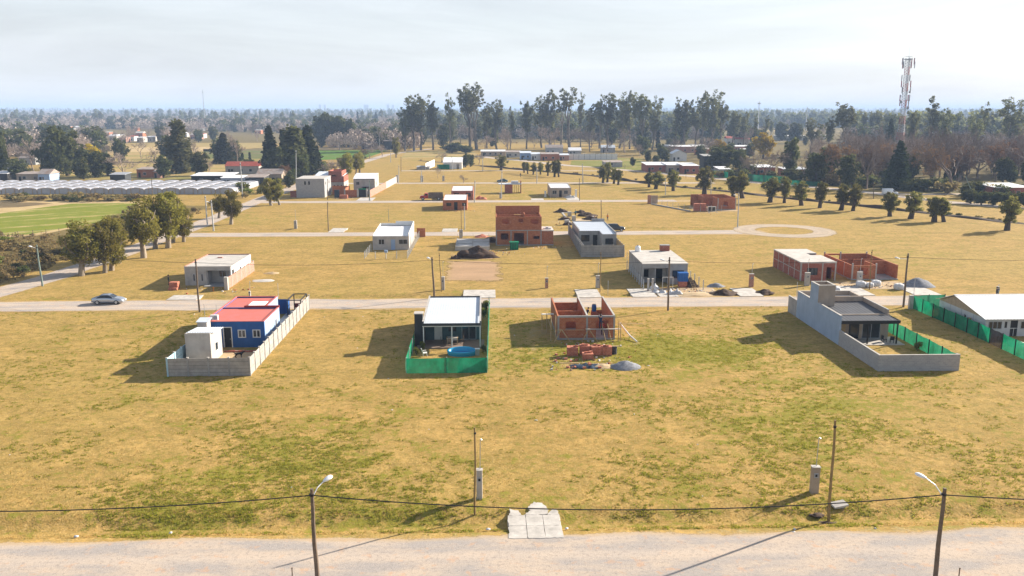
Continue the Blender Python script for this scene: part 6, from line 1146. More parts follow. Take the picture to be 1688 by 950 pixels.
# tall eucalyptus behind the lots
EU = [(668, 249, 178, 34, 'euc4'), (683, 249, 160, 44, 'euc0'), (694, 248, 157, 40, 'euc3'), (714, 247, 168, 34, 'euc4'), (742, 248, 155, 26, 'euc1'), (775, 246, 139, 44, 'euc6'), (786, 247, 148, 30, 'eucthin0'), (803, 245, 172, 26, 'euc3'), (819, 247, 167, 34, 'euc0'), (841, 246, 178, 20, 'euc5'), (868, 246, 168, 28, 'euc4'), (893, 244, 160, 34, 'euc0'), (907, 245, 150, 36, 'euc3'), (924, 244, 147, 18, 'eucthin1'), (939, 244, 146, 28, 'eucthin0'), (957, 245, 156, 22, 'euc5'), (972, 245, 176, 26, 'euc3'), (988, 245, 158, 30, 'euc1'), (1003, 245, 157, 36, 'euc0'), (1021, 245, 154, 40, 'euc2'), (1038, 246, 152, 32, 'euc3'), (1058, 248, 156, 42, 'euc6'), (1075, 247, 160, 30, 'euc2'), (1113, 246, 163, 24, 'euc5'), (1128, 246, 166, 36, 'euc4'), (1145, 245, 168, 30, 'euc0'), (1157, 246, 152, 28, 'euc3'), (1170, 247, 150, 34, 'euc2'), (1187, 246, 170, 34, 'euc6'), (1207, 244, 184, 34, 'euc4'), (1225, 243, 186, 24, 'euc0'), (1245, 241, 190, 18, 'euc5'), (1262, 241, 191, 20, 'euc1')]
for i, (px, py, pt, wp, k) in enumerate(EU): plant_px(k, px, py, pt, 'tall eucalyptus, %s from the left in the row behind the lots' % ORD[i], wp * 1.05, 'tall eucalyptus row')
# single trees with a place of their own on the left
for key, px, py, pt, wp, lb in [
    ('cyp0', 297, 286, 203, 34, 'tall grey-green cypress left of the red roofed house'), ('con1', 312, 284, 236, 30, 'short dark conifer at the foot of the tall cypress'), ('con0', 370, 270, 219, 34, 'dark broad conifer standing before the far fields'), ('con2', 386, 266, 234, 22, 'small dark conifer right of the broad one, before the far fields'),
    ('con0', 447, 290, 207, 36, 'dark pointed conifer, leftmost of the group behind the grey block house'), ('cyp1', 468, 286, 213, 14, 'narrow black cypress second in the group behind the grey block house'), ('cyp0', 485, 290, 212, 38, 'broad greyish conifer third in the group behind the grey block house'), ('con2', 509, 288, 206, 40, 'dark ragged conifer fourth in the group behind the grey block house'), ('con1', 524, 286, 240, 20, 'small dark conifer rightmost of the group behind the grey block house'),
    ('ever1', 460, 292, 242, 40, 'round dark evergreen under the conifer group'), ('ever2', 497, 296, 254, 34, 'yellowish-green evergreen right of the conifer group'), ('ever0', 482, 304, 281, 24, 'pale grey-green bush-like tree left of the brick and white house'), ('brown0', 472, 300, 272, 22, 'reddish brown tree behind the grey block house'), ('ever3', 476, 310, 288, 20, 'light green round tree at the carport end'),
    ('ever0', 112, 290, 214, 62, 'big dark cedar at the far left'), ('ever1', 88, 292, 232, 48, 'dark round tree left of the big cedar'), ('yel0', 92, 280, 232, 26, 'yellow-topped acacia in front of the big cedar'), ('yel0', 151, 276, 240, 32, 'bright yellow flowering tree right of the big cedar'), ('ever2', 160, 293, 248, 42, 'olive evergreen under the yellow flowering tree'), ('ever3', 178, 290, 252, 30, 'green evergreen right of the yellow flowering tree'),
    ('ever1', 3, 292, 210, 28, 'tall dark evergreen at the left edge'), ('ever3', 30, 297, 262, 36, 'dark evergreen before the shed roofs at the left'), ('bare0', 55, 290, 228, 44, 'leafless tree between the dark evergreens at far left'), ('ever0', 138, 296, 262, 30, 'dark evergreen behind the greenhouse, left of the brown shed'), ('bare2', 205, 296, 250, 40, 'leafless tree left of the small brick shed'), ('bare1', 255, 285, 240, 34, 'leafless tree behind the small brick shed'),
    ('ever1', 270, 294, 256, 28, 'dark evergreen right of the small brick shed'), ('ever2', 330, 290, 250, 30, 'dark evergreen left of the red roofed house'), ('bare3', 345, 288, 258, 24, 'leafless tree left of the red roofed house'), ('ever2', 410, 282, 262, 22, 'green evergreen right of the red roofed house'), ('cyp1', 400, 264, 252, 6, 'tiny dark cypress left of the field gate'), ('cyp1', 412, 264, 251, 6, 'tiny dark cypress right of the field gate'),
    ('ever0', 530, 243, 190, 38, 'large dark green broadleaf tree, left of the mid-distance clump'), ('ever2', 553, 243, 190, 44, 'large yellowish-green broadleaf tree in the mid-distance clump'), ('ever1', 575, 243, 196, 36, 'large green broadleaf tree, right of the mid-distance clump'), ('ever3', 600, 236, 212, 30, 'dark green round tree right of the mid-distance clump'), ('ever1', 612, 245, 217, 18, 'dark evergreen before the pale woods, centre left'), ('bare0', 585, 246, 212, 40, 'pinkish leafless tree below the mid-distance clump'), ('bare2', 560, 248, 224, 36, 'pale leafless tree at the edge of the far green field'),
    ('bare1', 545, 290, 262, 34, 'leafless tree behind the brick and white house'), ('bare3', 562, 286, 260, 26, 'slim leafless tree right of the brick and white house'), ('brown1', 600, 262, 246, 12, 'small reddish tree at the far end of the dirt road'), ('bare0', 610, 262, 240, 22, 'leafless tree beside the far end of the dirt road'), ('bare2', 630, 258, 238, 20, 'leafless tree near the dark far shed on the dirt road'),
    ('bare1', 722, 294, 272, 13, 'small leafless tree alone on the far lots'), ('bare3', 764, 302, 288, 18, 'low leafless bush-like tree by the far road, centre'), ('ever1', 768, 276, 253, 14, 'dark pruned tree right of the far green and white house'), ('ever2', 776, 275, 254, 12, 'small pruned tree beside the far green and white house'), ('bare2', 728, 266, 252, 18, 'leafless tree behind the far green and white house'), ('bare0', 790, 272, 252, 22, 'leafless tree right of the far green and white house'), ('ever0', 745, 252, 236, 40, 'dark low evergreen hedge tree beneath the eucalyptus'), ('ever1', 767, 253, 240, 30, 'dark low evergreen at the start of the white building row')]:
    plant_px(key, px, py, pt, lb, wp * 1.15)
def scatter(specs, n, px0, px1, py0, py1, hmin, hmax, label, group, seed, wf=(.8, 1.2), skip=None, count=False):
    rr = random.Random(seed); m = 0; tries = 0; made = []
    while m < n and tries < n * 30:
        tries += 1; px, py = rr.uniform(px0, px1), rr.uniform(py0, py1)
        if skip and any(a <= px <= b and c <= py <= d for a, b, c, d in skip): continue
        key = rr.choice(specs); x, y = site(px, py); h = rr.uniform(hmin, hmax); k = stemkey(key)
        o = plant(key, x, y, h, label[k] if isinstance(label, dict) else label, h / BASE_H[k] * BASE_W[k] * rr.uniform(*wf), group, rr.uniform(0, 6.28), float(terrain_z(np.array([x]), np.array([y]))[0]) - .1); m += 1; made.append((px, o))
    if count:
        for i, (_, o) in enumerate(sorted(made, key=lambda q: q[0])): o['label'] = o['label'] + ', %s from the left' % ORD[i]
B4 = ['bare0', 'bare1', 'bare2', 'bare3']; E4 = ['ever0', 'ever1', 'ever2', 'ever3']
# wood on the right
scatter(['redbare0', 'redbare1', 'redbare0'], 46, 1335, 1760, 268, 302, 15, 23, 'tall leafless brown tree in the dark wood at the right', 'leafless trees of the right wood', 1)
scatter(B4, 34, 1340, 1760, 262, 292, 12, 19, 'leafless grey tree in the dark wood at the right', 'grey leafless trees of the right wood', 2)
scatter(['brown0', 'brown1'], 9, 1370, 1720, 280, 302, 11, 16, 'brown-leaved tree in the dark wood at the right', 'brown-leaved trees of the right wood', 3, count=True)
scatter(E4 + ['con0', 'con2'], 20, 1355, 1760, 288, 312, 6, 13, 'dark evergreen among the leafless trees of the right wood', 'evergreens of the right wood', 4, count=True)
for key, px, py, pt, wp, lb in [('con0', 1478, 312, 232, 44, 'dark ragged conifer in front of the cell tower foot'), ('redbare1', 1562, 318, 218, 96, 'huge leafless brown tree right of the cell tower'), ('redbare0', 1428, 312, 212, 60, 'tall dark leafless tree left of the cell tower'), ('brown0', 1385, 308, 236, 60, 'orange-brown leaved tree at the left of the right wood'), ('brown1', 1530, 314, 236, 50, 'orange-brown leaved tree between tower and huge leafless tree'), ('con1', 1464, 262, 196, 24, 'dark pointed conifer left of the cell tower behind the wood'), ('euc5', 1527, 262, 162, 40, 'airy eucalyptus right of the cell tower'), ('euc4', 1500, 262, 184, 24, 'slim eucalyptus just right of the cell tower'), ('euc3', 1557, 262, 180, 36, 'pointed green tree behind the huge leafless tree'), ('euc1', 1615, 262, 170, 30, 'slim eucalyptus towards the right edge'), ('euc2', 1664, 262, 162, 44, 'olive eucalyptus near the right edge'), ('euc0', 1600, 266, 194, 30, 'low olive eucalyptus left of the slim one near the right edge'), ('euc6', 1390, 256, 172, 40, 'airy pale eucalyptus behind the left part of the right wood'), ('euc4', 1365, 256, 196, 22, 'short eucalyptus behind the green netting'), ('euc0', 1334, 254, 197, 28, 'stocky eucalyptus above the far red roofs'), ('brown0', 1640, 300, 240, 40, 'reddish tree near the right edge'),
    ('redbare0', 1240, 296, 240, 44, 'leafless tree before the green netting, right village'), ('redbare1', 1262, 300, 244, 56, 'broad leafless tree before the green netting, right village'), ('ever0', 1300, 294, 232, 34, 'dark evergreen behind the green netting'), ('redbare0', 1325, 300, 240, 40, 'leafless tree right of the green netting'), ('ever2', 1345, 306, 250, 40, 'light-topped evergreen right of the green netting'), ('ever1', 1190, 282, 240, 60, 'dark broad evergreen in the right village'), ('ever3', 1215, 284, 246, 30, 'dark evergreen beside the broad one in the right village'),
    ('yel0', 1185, 258, 232, 30, 'pale yellow tree among the red roofs of the right village'), ('yel0', 1258, 262, 222, 36, 'straw-yellow tree above the green netting'), ('bare0', 940, 251, 208, 42, 'big pinkish leafless tree behind the brick row house'), ('bare2', 972, 250, 214, 34, 'pinkish leafless tree behind the white panel fence, left one'), ('bare1', 1030, 252, 212, 44, 'pinkish leafless tree behind the white panel fence, right one'), ('bare3', 1000, 256, 232, 20, 'small leafless tree by the white panel fence'), ('bare1', 1110, 262, 226, 40, 'grey leafless tree left of the small white gable house'), ('bare2', 1160, 260, 224, 34, 'grey leafless tree right of the small white gable house'), ('bare0', 880, 246, 222, 24, 'yellowish leafless tree behind the white row buildings'), ('bare3', 905, 250, 206, 40, 'mauve leafless tree beside the eucalyptus row'), ('bare2', 800, 250, 222, 26, 'brown leafless tree under the eucalyptus, left'), ('bare1', 835, 250, 216, 40, 'brown leafless tree under the eucalyptus, middle'), ('ever0', 1060, 256, 226, 30, 'dark evergreen under the forked eucalyptus'), ('ever2', 1088, 262, 236, 14, 'round green tree left of the small white gable house'), ('cyp1', 1084, 244, 214, 10, 'narrow dark conifer under the eucalyptus row')]:
    plant_px(key, px, py, pt, lb, wp * 1.12)
for i, (px, py) in enumerate([(1600, 336), (1618, 338), (1638, 338), (1658, 340), (1676, 341), (1694, 343), (1605, 322), (1592, 326)]): plant_px('ever%d' % (i % 4), px, py, py - 22, 'dark clipped hedge tree by the white roof at the right edge, %s along' % ORD[i], 34, 'hedge at the right edge')
# woods and gardens in the middle distance
scatter(B4 * 2 + E4, 70, -60, 470, 228, 268, 8, 15, {'bare': 'grey leafless tree among the far gardens on the left', 'ever': 'dark evergreen among the far gardens on the left'}, 'trees of the far left gardens', 5, skip=[(170, 460, 236, 262)])
scatter(B4 * 3 + ['euc0', 'euc3', 'con0', 'cyp1', 'ever0', 'ever1'], 60, -60, 690, 208, 240, 9, 16, {'bare': 'pale leafless tree in the far woods on the left', 'ever': 'dark evergreen in the far woods on the left', 'euc': 'tall evergreen rising from the far woods on the left', 'con': 'dark conifer in the far woods on the left', 'cyp': 'dark cypress in the far woods on the left'}, 'trees of the far left woods', 6)
scatter(B4 * 3 + ['ever0', 'ever1'], 46, 560, 700, 220, 246, 10, 17, {'bare': 'mauve leafless tree in the wood left of the eucalyptus', 'ever': 'evergreen in the wood left of the eucalyptus'}, 'trees left of the eucalyptus', 7)
scatter(B4 * 2 + E4 * 2 + ['euc4', 'euc3'], 95, 690, 1330, 216, 244, 11, 20, {'bare': 'leafless tree in the woods behind the eucalyptus row', 'ever': 'dark evergreen in the woods behind the eucalyptus row', 'euc': 'tall green tree in the woods behind the eucalyptus row'}, 'trees behind the eucalyptus row', 8, skip=[(1185, 1330, 210, 219)])
scatter(B4 + E4 * 2, 46, 1040, 1340, 238, 276, 4, 9, {'bare': 'leafless garden tree among the right village houses', 'ever': 'dark garden tree among the right village houses'}, 'garden trees of the right village', 9)
scatter(B4 * 2 + ['redbare0', 'euc4', 'euc0', 'con2'], 64, 1330, 1780, 205, 258, 9, 17, {'bare': 'leafless tree in the woods behind the cell tower', 'redbare': 'brown leafless tree in the woods behind the cell tower', 'euc': 'tall green tree in the woods behind the cell tower', 'con': 'dark conifer in the woods behind the cell tower'}, 'trees behind the cell tower', 10)
for i, (px, py, wp, hh) in enumerate([(12, 210, 0, 22), (40, 208, 0, 20), (60, 207, 0, 18), (95, 206, 0, 22), (140, 205, 0, 19), (165, 204, 0, 23), (190, 205, 0, 20), (235, 203, 0, 20), (268, 204, 0, 21), (345, 203, 0, 22), (372, 203, 0, 24), (480, 206, 0, 26), (515, 208, 0, 24), (590, 208, 0, 26), (620, 207, 0, 25)]):
    x, y = site(px, py); plant(['euc3', 'con0', 'euc4', 'cyp1', 'con2'][i % 5], x, y, hh, 'tall dark tree on the left skyline, %s from the left' % ORD[i], None, 'skyline trees on the left')
# roadside weeds and shrubs left of the dirt road
def weeds():
    rr = random.Random(4); n = 0
    while n < 74:
        px, py = rr.uniform(-60, 330), rr.uniform(345, 470); x, y = site(px, py)
        if not (-112 < x < -79.5 and 128 < y < 262): continue
        if y > 196 and x < -92 - (y - 196) * .2: continue
        k = rr.choice(['bush0', 'bush1', 'bush1', 'bush1', 'bush1', 'bush2']); h = rr.uniform(.7, 2.1) * (1.5 if rr.random() < .12 else 1)
        plant(k, x, y, h, {'bush0': 'green shrub in the weedy strip left of the dirt road', 'bush1': 'dry brown shrub in the weedy strip left of the dirt road', 'bush2': 'dark shrub in the weedy strip left of the dirt road'}[k], h * rr.uniform(1.2, 2.4), 'shrubs left of the dirt road'); n += 1
    cen = []; rad = []
    while len(cen) < 900:
        px, py = rr.uniform(-60, 330), rr.uniform(345, 470); x, y = site(px, py)
        if not (-112 < x < -79.2 and 128 < y < 262) or (y > 196 and x < -92 - (y - 196) * .2): continue
        s = rr.uniform(.3, .8); cen.append((x, y, s * .55)); rad.append(s)
    V, Fq = leaf_quads(cen, rad, 16, .17, np.random.default_rng(3), 1.6, 0, .7); o = link('dry_weeds', np_mesh('dry_weeds', V, Fq, 'lf_weed')); tag(o, 'tall dry weeds filling the strip left of the dirt road', 'weeds', kind='stuff')
    for i in range(46):
        px = rr.uniform(20, 230); x, y = site(px, rr.uniform(326, 333)); h = rr.uniform(1.0, 2.4); plant(rr.choice(['bush1', 'bush2', 'bush1']), x, y, h, 'scrubby shrub along the front of the greenhouses', h * rr.uniform(1.8, 3.2), 'shrubs before the greenhouses')
    for i in range(46):
        t = rr.uniform(0, 1); y = 275 + 260 * t; x = -77 + 8 * t - rr.uniform(0, 10); h = rr.uniform(1.2, 3.6); plant(rr.choice(['bush1', 'bush2', 'bush0', 'bush1']), x, y, h, 'shrub in the overgrown verge along the far dirt road', h * rr.uniform(1.2, 2), 'shrubs by the far dirt road')
    for i in range(60):
        j = rr.randrange(len(DITCH) - 1); a, b = DITCH[j], DITCH[j + 1]; t = rr.random(); h = rr.uniform(.4, 1.1); plant(rr.choice(['bush1', 'bush2', 'bush1']), a[0] + (b[0] - a[0]) * t + rr.uniform(-2, 2), a[1] + (b[1] - a[1]) * t + rr.uniform(-4, 4), h, 'low weed clump on the bank of the ditch', h * rr.uniform(1.5, 3), 'weeds on the ditch bank')
    for i in range(60):
        px = rr.uniform(1180, 1690); py = 299 + (px - 1180) * .070 - rr.uniform(6, 14); x, y = site(px, py); h = rr.uniform(2, 5); plant(rr.choice(['bush1', 'bush2', 'bush2']), x, y, h, 'undergrowth shrub at the foot of the right wood', h * rr.uniform(1.4, 2.2), 'undergrowth of the right wood')
    for i, (x, y, h, w_, k) in enumerate([(-7.6, 97.5, 1.3, .9, 'bush0'), (-8.2, 95.8, 1.0, .8, 'bush0'), (-0.4, 97.0, .9, .7, 'bush2'), (-.2, 116.5, 1.9, 1.6, 'bush0'), (-.4, 113.5, 1.6, 1.3, 'bush0')]): plant(k, x, y, h, 'small garden shrub inside the green netting, %s' % ['beside the chimney', 'by the left netting', 'at the right porch post', 'at the street end', 'beside the right wall'][i], w_)
    plant('bush0', 51.2, 95.8, 1.2, 'small green shrub by the green netting of the grey house', 1.2)
weeds()

# ------------------------------------------------------------------ far woods that read as one mass: instanced by geometry nodes
def low_tree(name, kind, seed):
    rng = np.random.default_rng(seed); cent = []; rad = []
    if kind == 'bare':
        for i in range(24): d = rng.normal(size=3); d /= np.linalg.norm(d); cent.append((d[0] * 3.6, d[1] * 3.6, 6.2 + d[2] * 3.6)); rad.append(1.8)
        V, Fq = leaf_quads(cent, rad, 10, .5, rng); me = np_mesh(name, V, Fq, 'bk_far')
    elif kind == 'ever':
        for i in range(26): d = rng.normal(size=3); d /= np.linalg.norm(d); cent.append((d[0] * 3.4, d[1] * 3.4, 6.5 + d[2] * 4.6)); rad.append(1.9)
        V, Fq = leaf_quads(cent, rad, 12, .9, rng); me = np_mesh(name, V, Fq, 'lf_ever')
    else:
        for i in range(26): t = rng.random(); d = rng.normal(size=2); d /= np.linalg.norm(d); r_ = 2.6 * (.4 + t) * rng.random() ** .5; cent.append((d[0] * r_, d[1] * r_, 4 + 14 * t)); rad.append(1.7)
        V, Fq = leaf_quads(cent, rad, 12, .9, rng); me = np_mesh(name, V, Fq, 'lf_euc')
    return bpy.data.objects.new(name, me)
def far_woods():
    col = bpy.data.collections.new('far_wood_kinds')
    for i, (k, s) in enumerate([('bare', 1), ('bare', 2), ('ever', 3), ('ever', 4), ('tall', 5), ('tall', 6)]): col.objects.link(low_tree('a%d_%s' % (i, k), k, s))
    rng = np.random.default_rng(77); P = []; 
    def add(n, y0, y1, kinds, px0=-500, px1=2200, clumpy=True):
        m = 0; tries = 0
        while m < n and tries < n * 12:
            tries += 1; px = rng.uniform(px0, px1); py = y0 + (y1 - y0) * rng.random() ** 1.15; x, y = site(px, py)
            if clumpy and mnoise.noise(Vector((x * .0022, y * .0016, 3.3))) < -.28 + (.0 if y > 2500 else .12): continue
            if y > 11000 or (165 < px < 335 and 222 < py < 240) or (95 < px < 160 and 212 < py < 222) or (170 < px < 460 and py > 234): continue
            P.append((x, y, kinds[int(rng.integers(len(kinds)))], rng.uniform(.8, 1.45))); m += 1
    add(3000, 183.6, 190, [0, 1, 2, 3, 4, 5]); add(4200, 187, 200, [0, 0, 1, 1, 2, 3, 4, 5]); add(2600, 196, 211, [0, 0, 1, 1, 0, 1, 2, 3, 4]); add(2100, 204, 232, [0, 0, 1, 1, 0, 1, 0, 1, 0, 2, 3], -200, 690); add(160, 228, 262, [0, 1, 0, 1, 2, 3], -150, 165, False); add(240, 220, 247, [0, 1, 0, 1, 0, 1, 2], 545, 690, False); add(1300, 206, 230, [0, 1, 2, 3, 2, 3, 4, 5], 690, 1185); add(500, 206, 212, [0, 1, 2, 3, 2, 3, 4, 5], 1185, 1400); add(1300, 206, 240, [0, 1, 2, 3, 0, 1, 4, 5], 1400, 2000)
    P_ = np.array(P); z = terrain_z(P_[:, 0], P_[:, 1]) - .4
    me = bpy.data.meshes.new('far_woods'); me.vertices.add(len(P)); me.vertices.foreach_set('co', np.stack([P_[:, 0], P_[:, 1], z], -1).astype(np.float32).ravel())
    a = me.attributes.new('kind_index', 'INT', 'POINT'); a.data.foreach_set('value', P_[:, 2].astype(np.int32)); a = me.attributes.new('size', 'FLOAT', 'POINT'); a.data.foreach_set('value', P_[:, 3].astype(np.float32)); a = me.attributes.new('turn', 'FLOAT_VECTOR', 'POINT'); a.data.foreach_set('vector', np.stack([np.zeros(len(P)), np.zeros(len(P)), rng.random(len(P)) * 6.28], -1).astype(np.float32).ravel())
    o = link('far_woods', me); tag(o, 'hazy band of woods along the whole horizon', 'woods', kind='stuff')
    ng = bpy.data.node_groups.new('scatter_far_trees', 'GeometryNodeTree'); ng.interface.new_socket('Geometry', in_out='INPUT', socket_type='NodeSocketGeometry'); ng.interface.new_socket('Geometry', in_out='OUTPUT', socket_type='NodeSocketGeometry')
    N = ng.nodes.new; gi, go = N('NodeGroupInput'), N('NodeGroupOutput'); iop = N('GeometryNodeInstanceOnPoints'); ci = N('GeometryNodeCollectionInfo'); ci.inputs['Collection'].default_value = col; ci.inputs['Separate Children'].default_value = True; ci.inputs['Reset Children'].default_value = True
    def na(nm, t): x = N('GeometryNodeInputNamedAttribute'); x.data_type = t; x.inputs['Name'].default_value = nm; return x.outputs[0]
    l = ng.links.new; l(gi.outputs[0], iop.inputs['Points']); l(ci.outputs[0], iop.inputs['Instance']); iop.inputs['Pick Instance'].default_value = True; l(na('kind_index', 'INT'), iop.inputs['Instance Index']); l(na('size', 'FLOAT'), iop.inputs['Scale'])
    er = N('FunctionNodeEulerToRotation'); l(na('turn', 'FLOAT_VECTOR'), er.inputs[0]); l(er.outputs[0], iop.inputs['Rotation']); l(iop.outputs[0], go.inputs[0])
    md = o.modifiers.new('scatter', 'NODES'); md.node_group = ng
far_woods()
# ------------------------------------------------------------------ village houses behind, greenhouses, tower
def far_house(label, px, py, wpx, h, wall, roof, kind='flat', d=9.0, nwin=2, name='village_house', door='dark'):
    x, y = site(px, py); W = width_at(y, wpx); r = thing(name, label, 'house', (x, y, 0))
    part('wall', MB().box(0, W, 0, d, -.05, h), wall, r)
    if kind == 'gable': part('roof', MB().poly([(-.3, -.3, h - .1), (W + .3, -.3, h - .1), (W + .3, d / 2, h + 1.7), (-.3, d / 2, h + 1.7)]).poly([(-.3, d / 2, h + 1.7), (W + .3, d / 2, h + 1.7), (W + .3, d + .3, h - .1), (-.3, d + .3, h - .1)]).poly([(-.3, -.3, h - .12), (-.3, d / 2, h + 1.68), (-.3, d + .3, h - .12)]).poly([(W + .3, -.3, h - .12), (W + .3, d + .3, h - .12), (W + .3, d / 2, h + 1.68)]), roof, r)
    elif kind == 'gablex': part('roof', MB().poly([(-.4, -.4, h - .1), (W / 2, -.4, h + 2), (W / 2, d + .3, h + 2), (-.4, d + .3, h - .1)]).poly([(W / 2, -.4, h + 2), (W + .4, -.4, h - .1), (W + .4, d + .3, h - .1), (W / 2, d + .3, h + 2)]), roof, r); part('gable', MB().poly([(0, -.01, h), (W, -.01, h), (W / 2, -.01, h + 1.9)]), wall, r)
    else: part('roof', MB().hexa([(-.3, -.3, h + .003), (W + .3, -.3, h + .003), (W + .3, d + .3, h + .5), (-.3, d + .3, h + .5)], [(-.3, -.3, h + .12), (W + .3, -.3, h + .12), (W + .3, d + .3, h + .65), (-.3, d + .3, h + .65)]), roof, r)
    for i in range(nwin):
        a = W * (i + .55) / (nwin + .6); w_ = part('window', MB().box(a, a + min(1.3, W * .16), -.05, .02, 1.0, 2.2), 'towgrey', r); part('pane', MB().box(a + .1, a + min(1.3, W * .16) - .1, -.07, -.04, 1.1, 2.1), 'glass', w_)
    part('door', MB().box(W * .08, W * .08 + .95, -.05, .02, 0, 2.1), door, r); return r
for a in [('long low building with white roof at the left of the far row', 793, 258, 40, 3.0, 'taupe', 'zincw', 'flat', 10, 4), ('pale grey building second in the far row', 834, 260, 24, 3.2, 'cementlt', 'tinroof', 'flat', 9, 2), ('light blue and white house with tin roof in the far row', 858, 263, 18, 3.6, 'bluepale', 'zinc', 'flat', 12, 2), ('white fronted house right of the light blue one in the far row', 876, 264, 15, 3.2, 'white', 'zinc', 'flat', 12, 1), ('brick red house at the right of the far row', 892, 265, 30, 3.6, 'brick', 'tinroof', 'flat', 9, 2), ('low brick annex with white gate right of the brick red row house', 922, 265, 16, 3.0, 'brickpk', 'zinc', 'flat', 7, 1),
          ('dark blue-grey house behind the far row', 900, 254, 28, 4.2, 'towgrey', 'tinroof', 'gable', 8, 1), ('shed with pale gable roof behind the white panel fence', 938, 256, 20, 3.0, 'cement', 'zincw', 'gable', 8, 1), ('grey shed behind the white panel fence, right end', 992, 252, 22, 3.4, 'cement', 'zinc', 'gable', 8, 1), ('small white house with red shutter and gable, right village', 1108, 266, 24, 4.2, 'white', 'zinc', 'gablex', 9, 1), ('grey block wall house at the left of the right village', 996, 276, 30, 2.4, 'cement', 'tinroof', 'flat', 8, 1), ('brick house with white roof, first in the right village street', 1066, 284, 34, 3.2, 'brickdk', 'zincw', 'flat', 14, 2), ('mauve house with white roof, second in the right village street', 1100, 285, 26, 3.4, 'taupe', 'zincw', 'flat', 14, 2), ('brick house with flat white roof, third in the right village street', 1126, 287, 26, 3.6, 'brickdk', 'zincw', 'flat', 14, 2), ('dark two-storey unfinished house in the right village', 1160, 280, 24, 6.4, 'char', 'cement', 'flat', 9, 2), ('grey tower-like house in the right village', 1178, 282, 12, 8.0, 'cement', 'cement', 'flat', 6, 1), ('white tin shed right of the tower-like house', 1186, 290, 18, 2.8, 'cement', 'zincw', 'flat', 10, 1),
          ('long brick house high in the right village', 1108, 252, 46, 4.0, 'brickpk', 'zincw', 'flat', 12, 3), ('white roofed shed high in the right village, left', 1090, 248, 24, 3.0, 'offwhite', 'zincw', 'flat', 10, 1), ('white roofed shed high in the right village, middle', 1140, 249, 26, 3.4, 'cementlt', 'zincw', 'flat', 10, 2), ('brick house right of the high white shed', 1150, 256, 22, 3.6, 'brick', 'tinroof', 'flat', 9, 1), ('house with red tiled roof and white gable in the right village', 1198, 238, 16, 5.0, 'white', 'tileroof', 'gable', 10, 2), ('white house with red roof right of the white gable', 1214, 240, 22, 5.0, 'cementlt', 'tileroof', 'gable', 10, 2), ('low pinkish house under the red roofs', 1210, 250, 28, 3.4, 'brickpk', 'zincw', 'flat', 8, 2), ('white flat house among far trees of the right village', 1226, 256, 18, 3.2, 'offwhite', 'zincw', 'flat', 8, 1), ('long white roofed sheds beyond the straw-yellow tree', 1284, 232, 46, 4.2, 'cementlt', 'zincw', 'flat', 16, 2), ('white house beyond the straw-yellow tree, right', 1340, 230, 22, 4.0, 'white', 'zincw', 'flat', 12, 1), ('brick house with white roof behind the green netting', 1246, 289, 32, 3.4, 'brick', 'zincw', 'flat', 10, 2), ('brick house with white and green roof strip behind the green netting', 1292, 292, 40, 3.2, 'brickdk', 'zincw', 'flat', 8, 2), ('white roofed house behind the dark hedge at the right edge', 1640, 326, 60, 3.2, 'brickdk', 'zincw', 'flat', 12, 2),
          ('house with red tiled roof left of the conifer group', 372, 287, 54, 3.6, 'offwhite', 'tileroof', 'gable', 9, 3), ('long open shed with white roof behind the greenhouse', 316, 304, 64, 3.2, 'dark', 'zincw', 'flat', 10, 2), ('low white roofed lean-to at the end of the open shed', 365, 306, 44, 2.8, 'towgrey', 'zincw', 'flat', 7, 2), ('tin shed with blue door at the end of the open shed', 405, 306, 30, 3.0, 'char', 'tinroof', 'flat', 8, 2), ('brown roofed house before the conifer group', 424, 302, 40, 3.6, 'taupe', 'tinroof', 'gable', 9, 2), ('small orange brick shed behind the greenhouse', 226, 293, 30, 3.4, 'brick', 'tinroof', 'flat', 8, 1), ('low pink wall house right of the orange brick shed', 254, 294, 10, 2.8, 'brickpk', 'concrete', 'flat', 5, 1), ('dark grey shed with pale roof behind the greenhouse', 182, 301, 24, 3.0, 'char', 'towgrey', 'flat', 6, 0), ('shed with blue-white end wall behind the greenhouse, left', 64, 301, 18, 3.4, 'bluepale', 'tinroof', 'gable', 8, 1), ('house with white roof at the left edge, lower', -12, 299, 24, 3.0, 'dark', 'zincw', 'flat', 8, 1), ('house with white roof at the left edge, upper', -10, 282, 22, 3.2, 'cement', 'zincw', 'flat', 8, 1), ('long tin roofed barn among trees at the far left', 28, 300, 46, 3.0, 'taupe', 'tinroof', 'flat', 7, 2), ('grey gabled house among trees at the far left', 32, 272, 26, 3.8, 'cement', 'tinroof', 'gable', 9, 1), ('pale gabled house among trees at the far left', 58, 268, 18, 4.0, 'offwhite', 'tinroof', 'gable', 9, 1),
          ('dark two-storey shed at the far end of the dirt road', 632, 247, 14, 6.0, 'char', 'tinroof', 'flat', 8, 1), ('long grey shed left of the far end of the dirt road', 596, 246, 26, 4.2, 'taupe', 'tinroof', 'flat', 8, 2)]:
    far_house(*a)
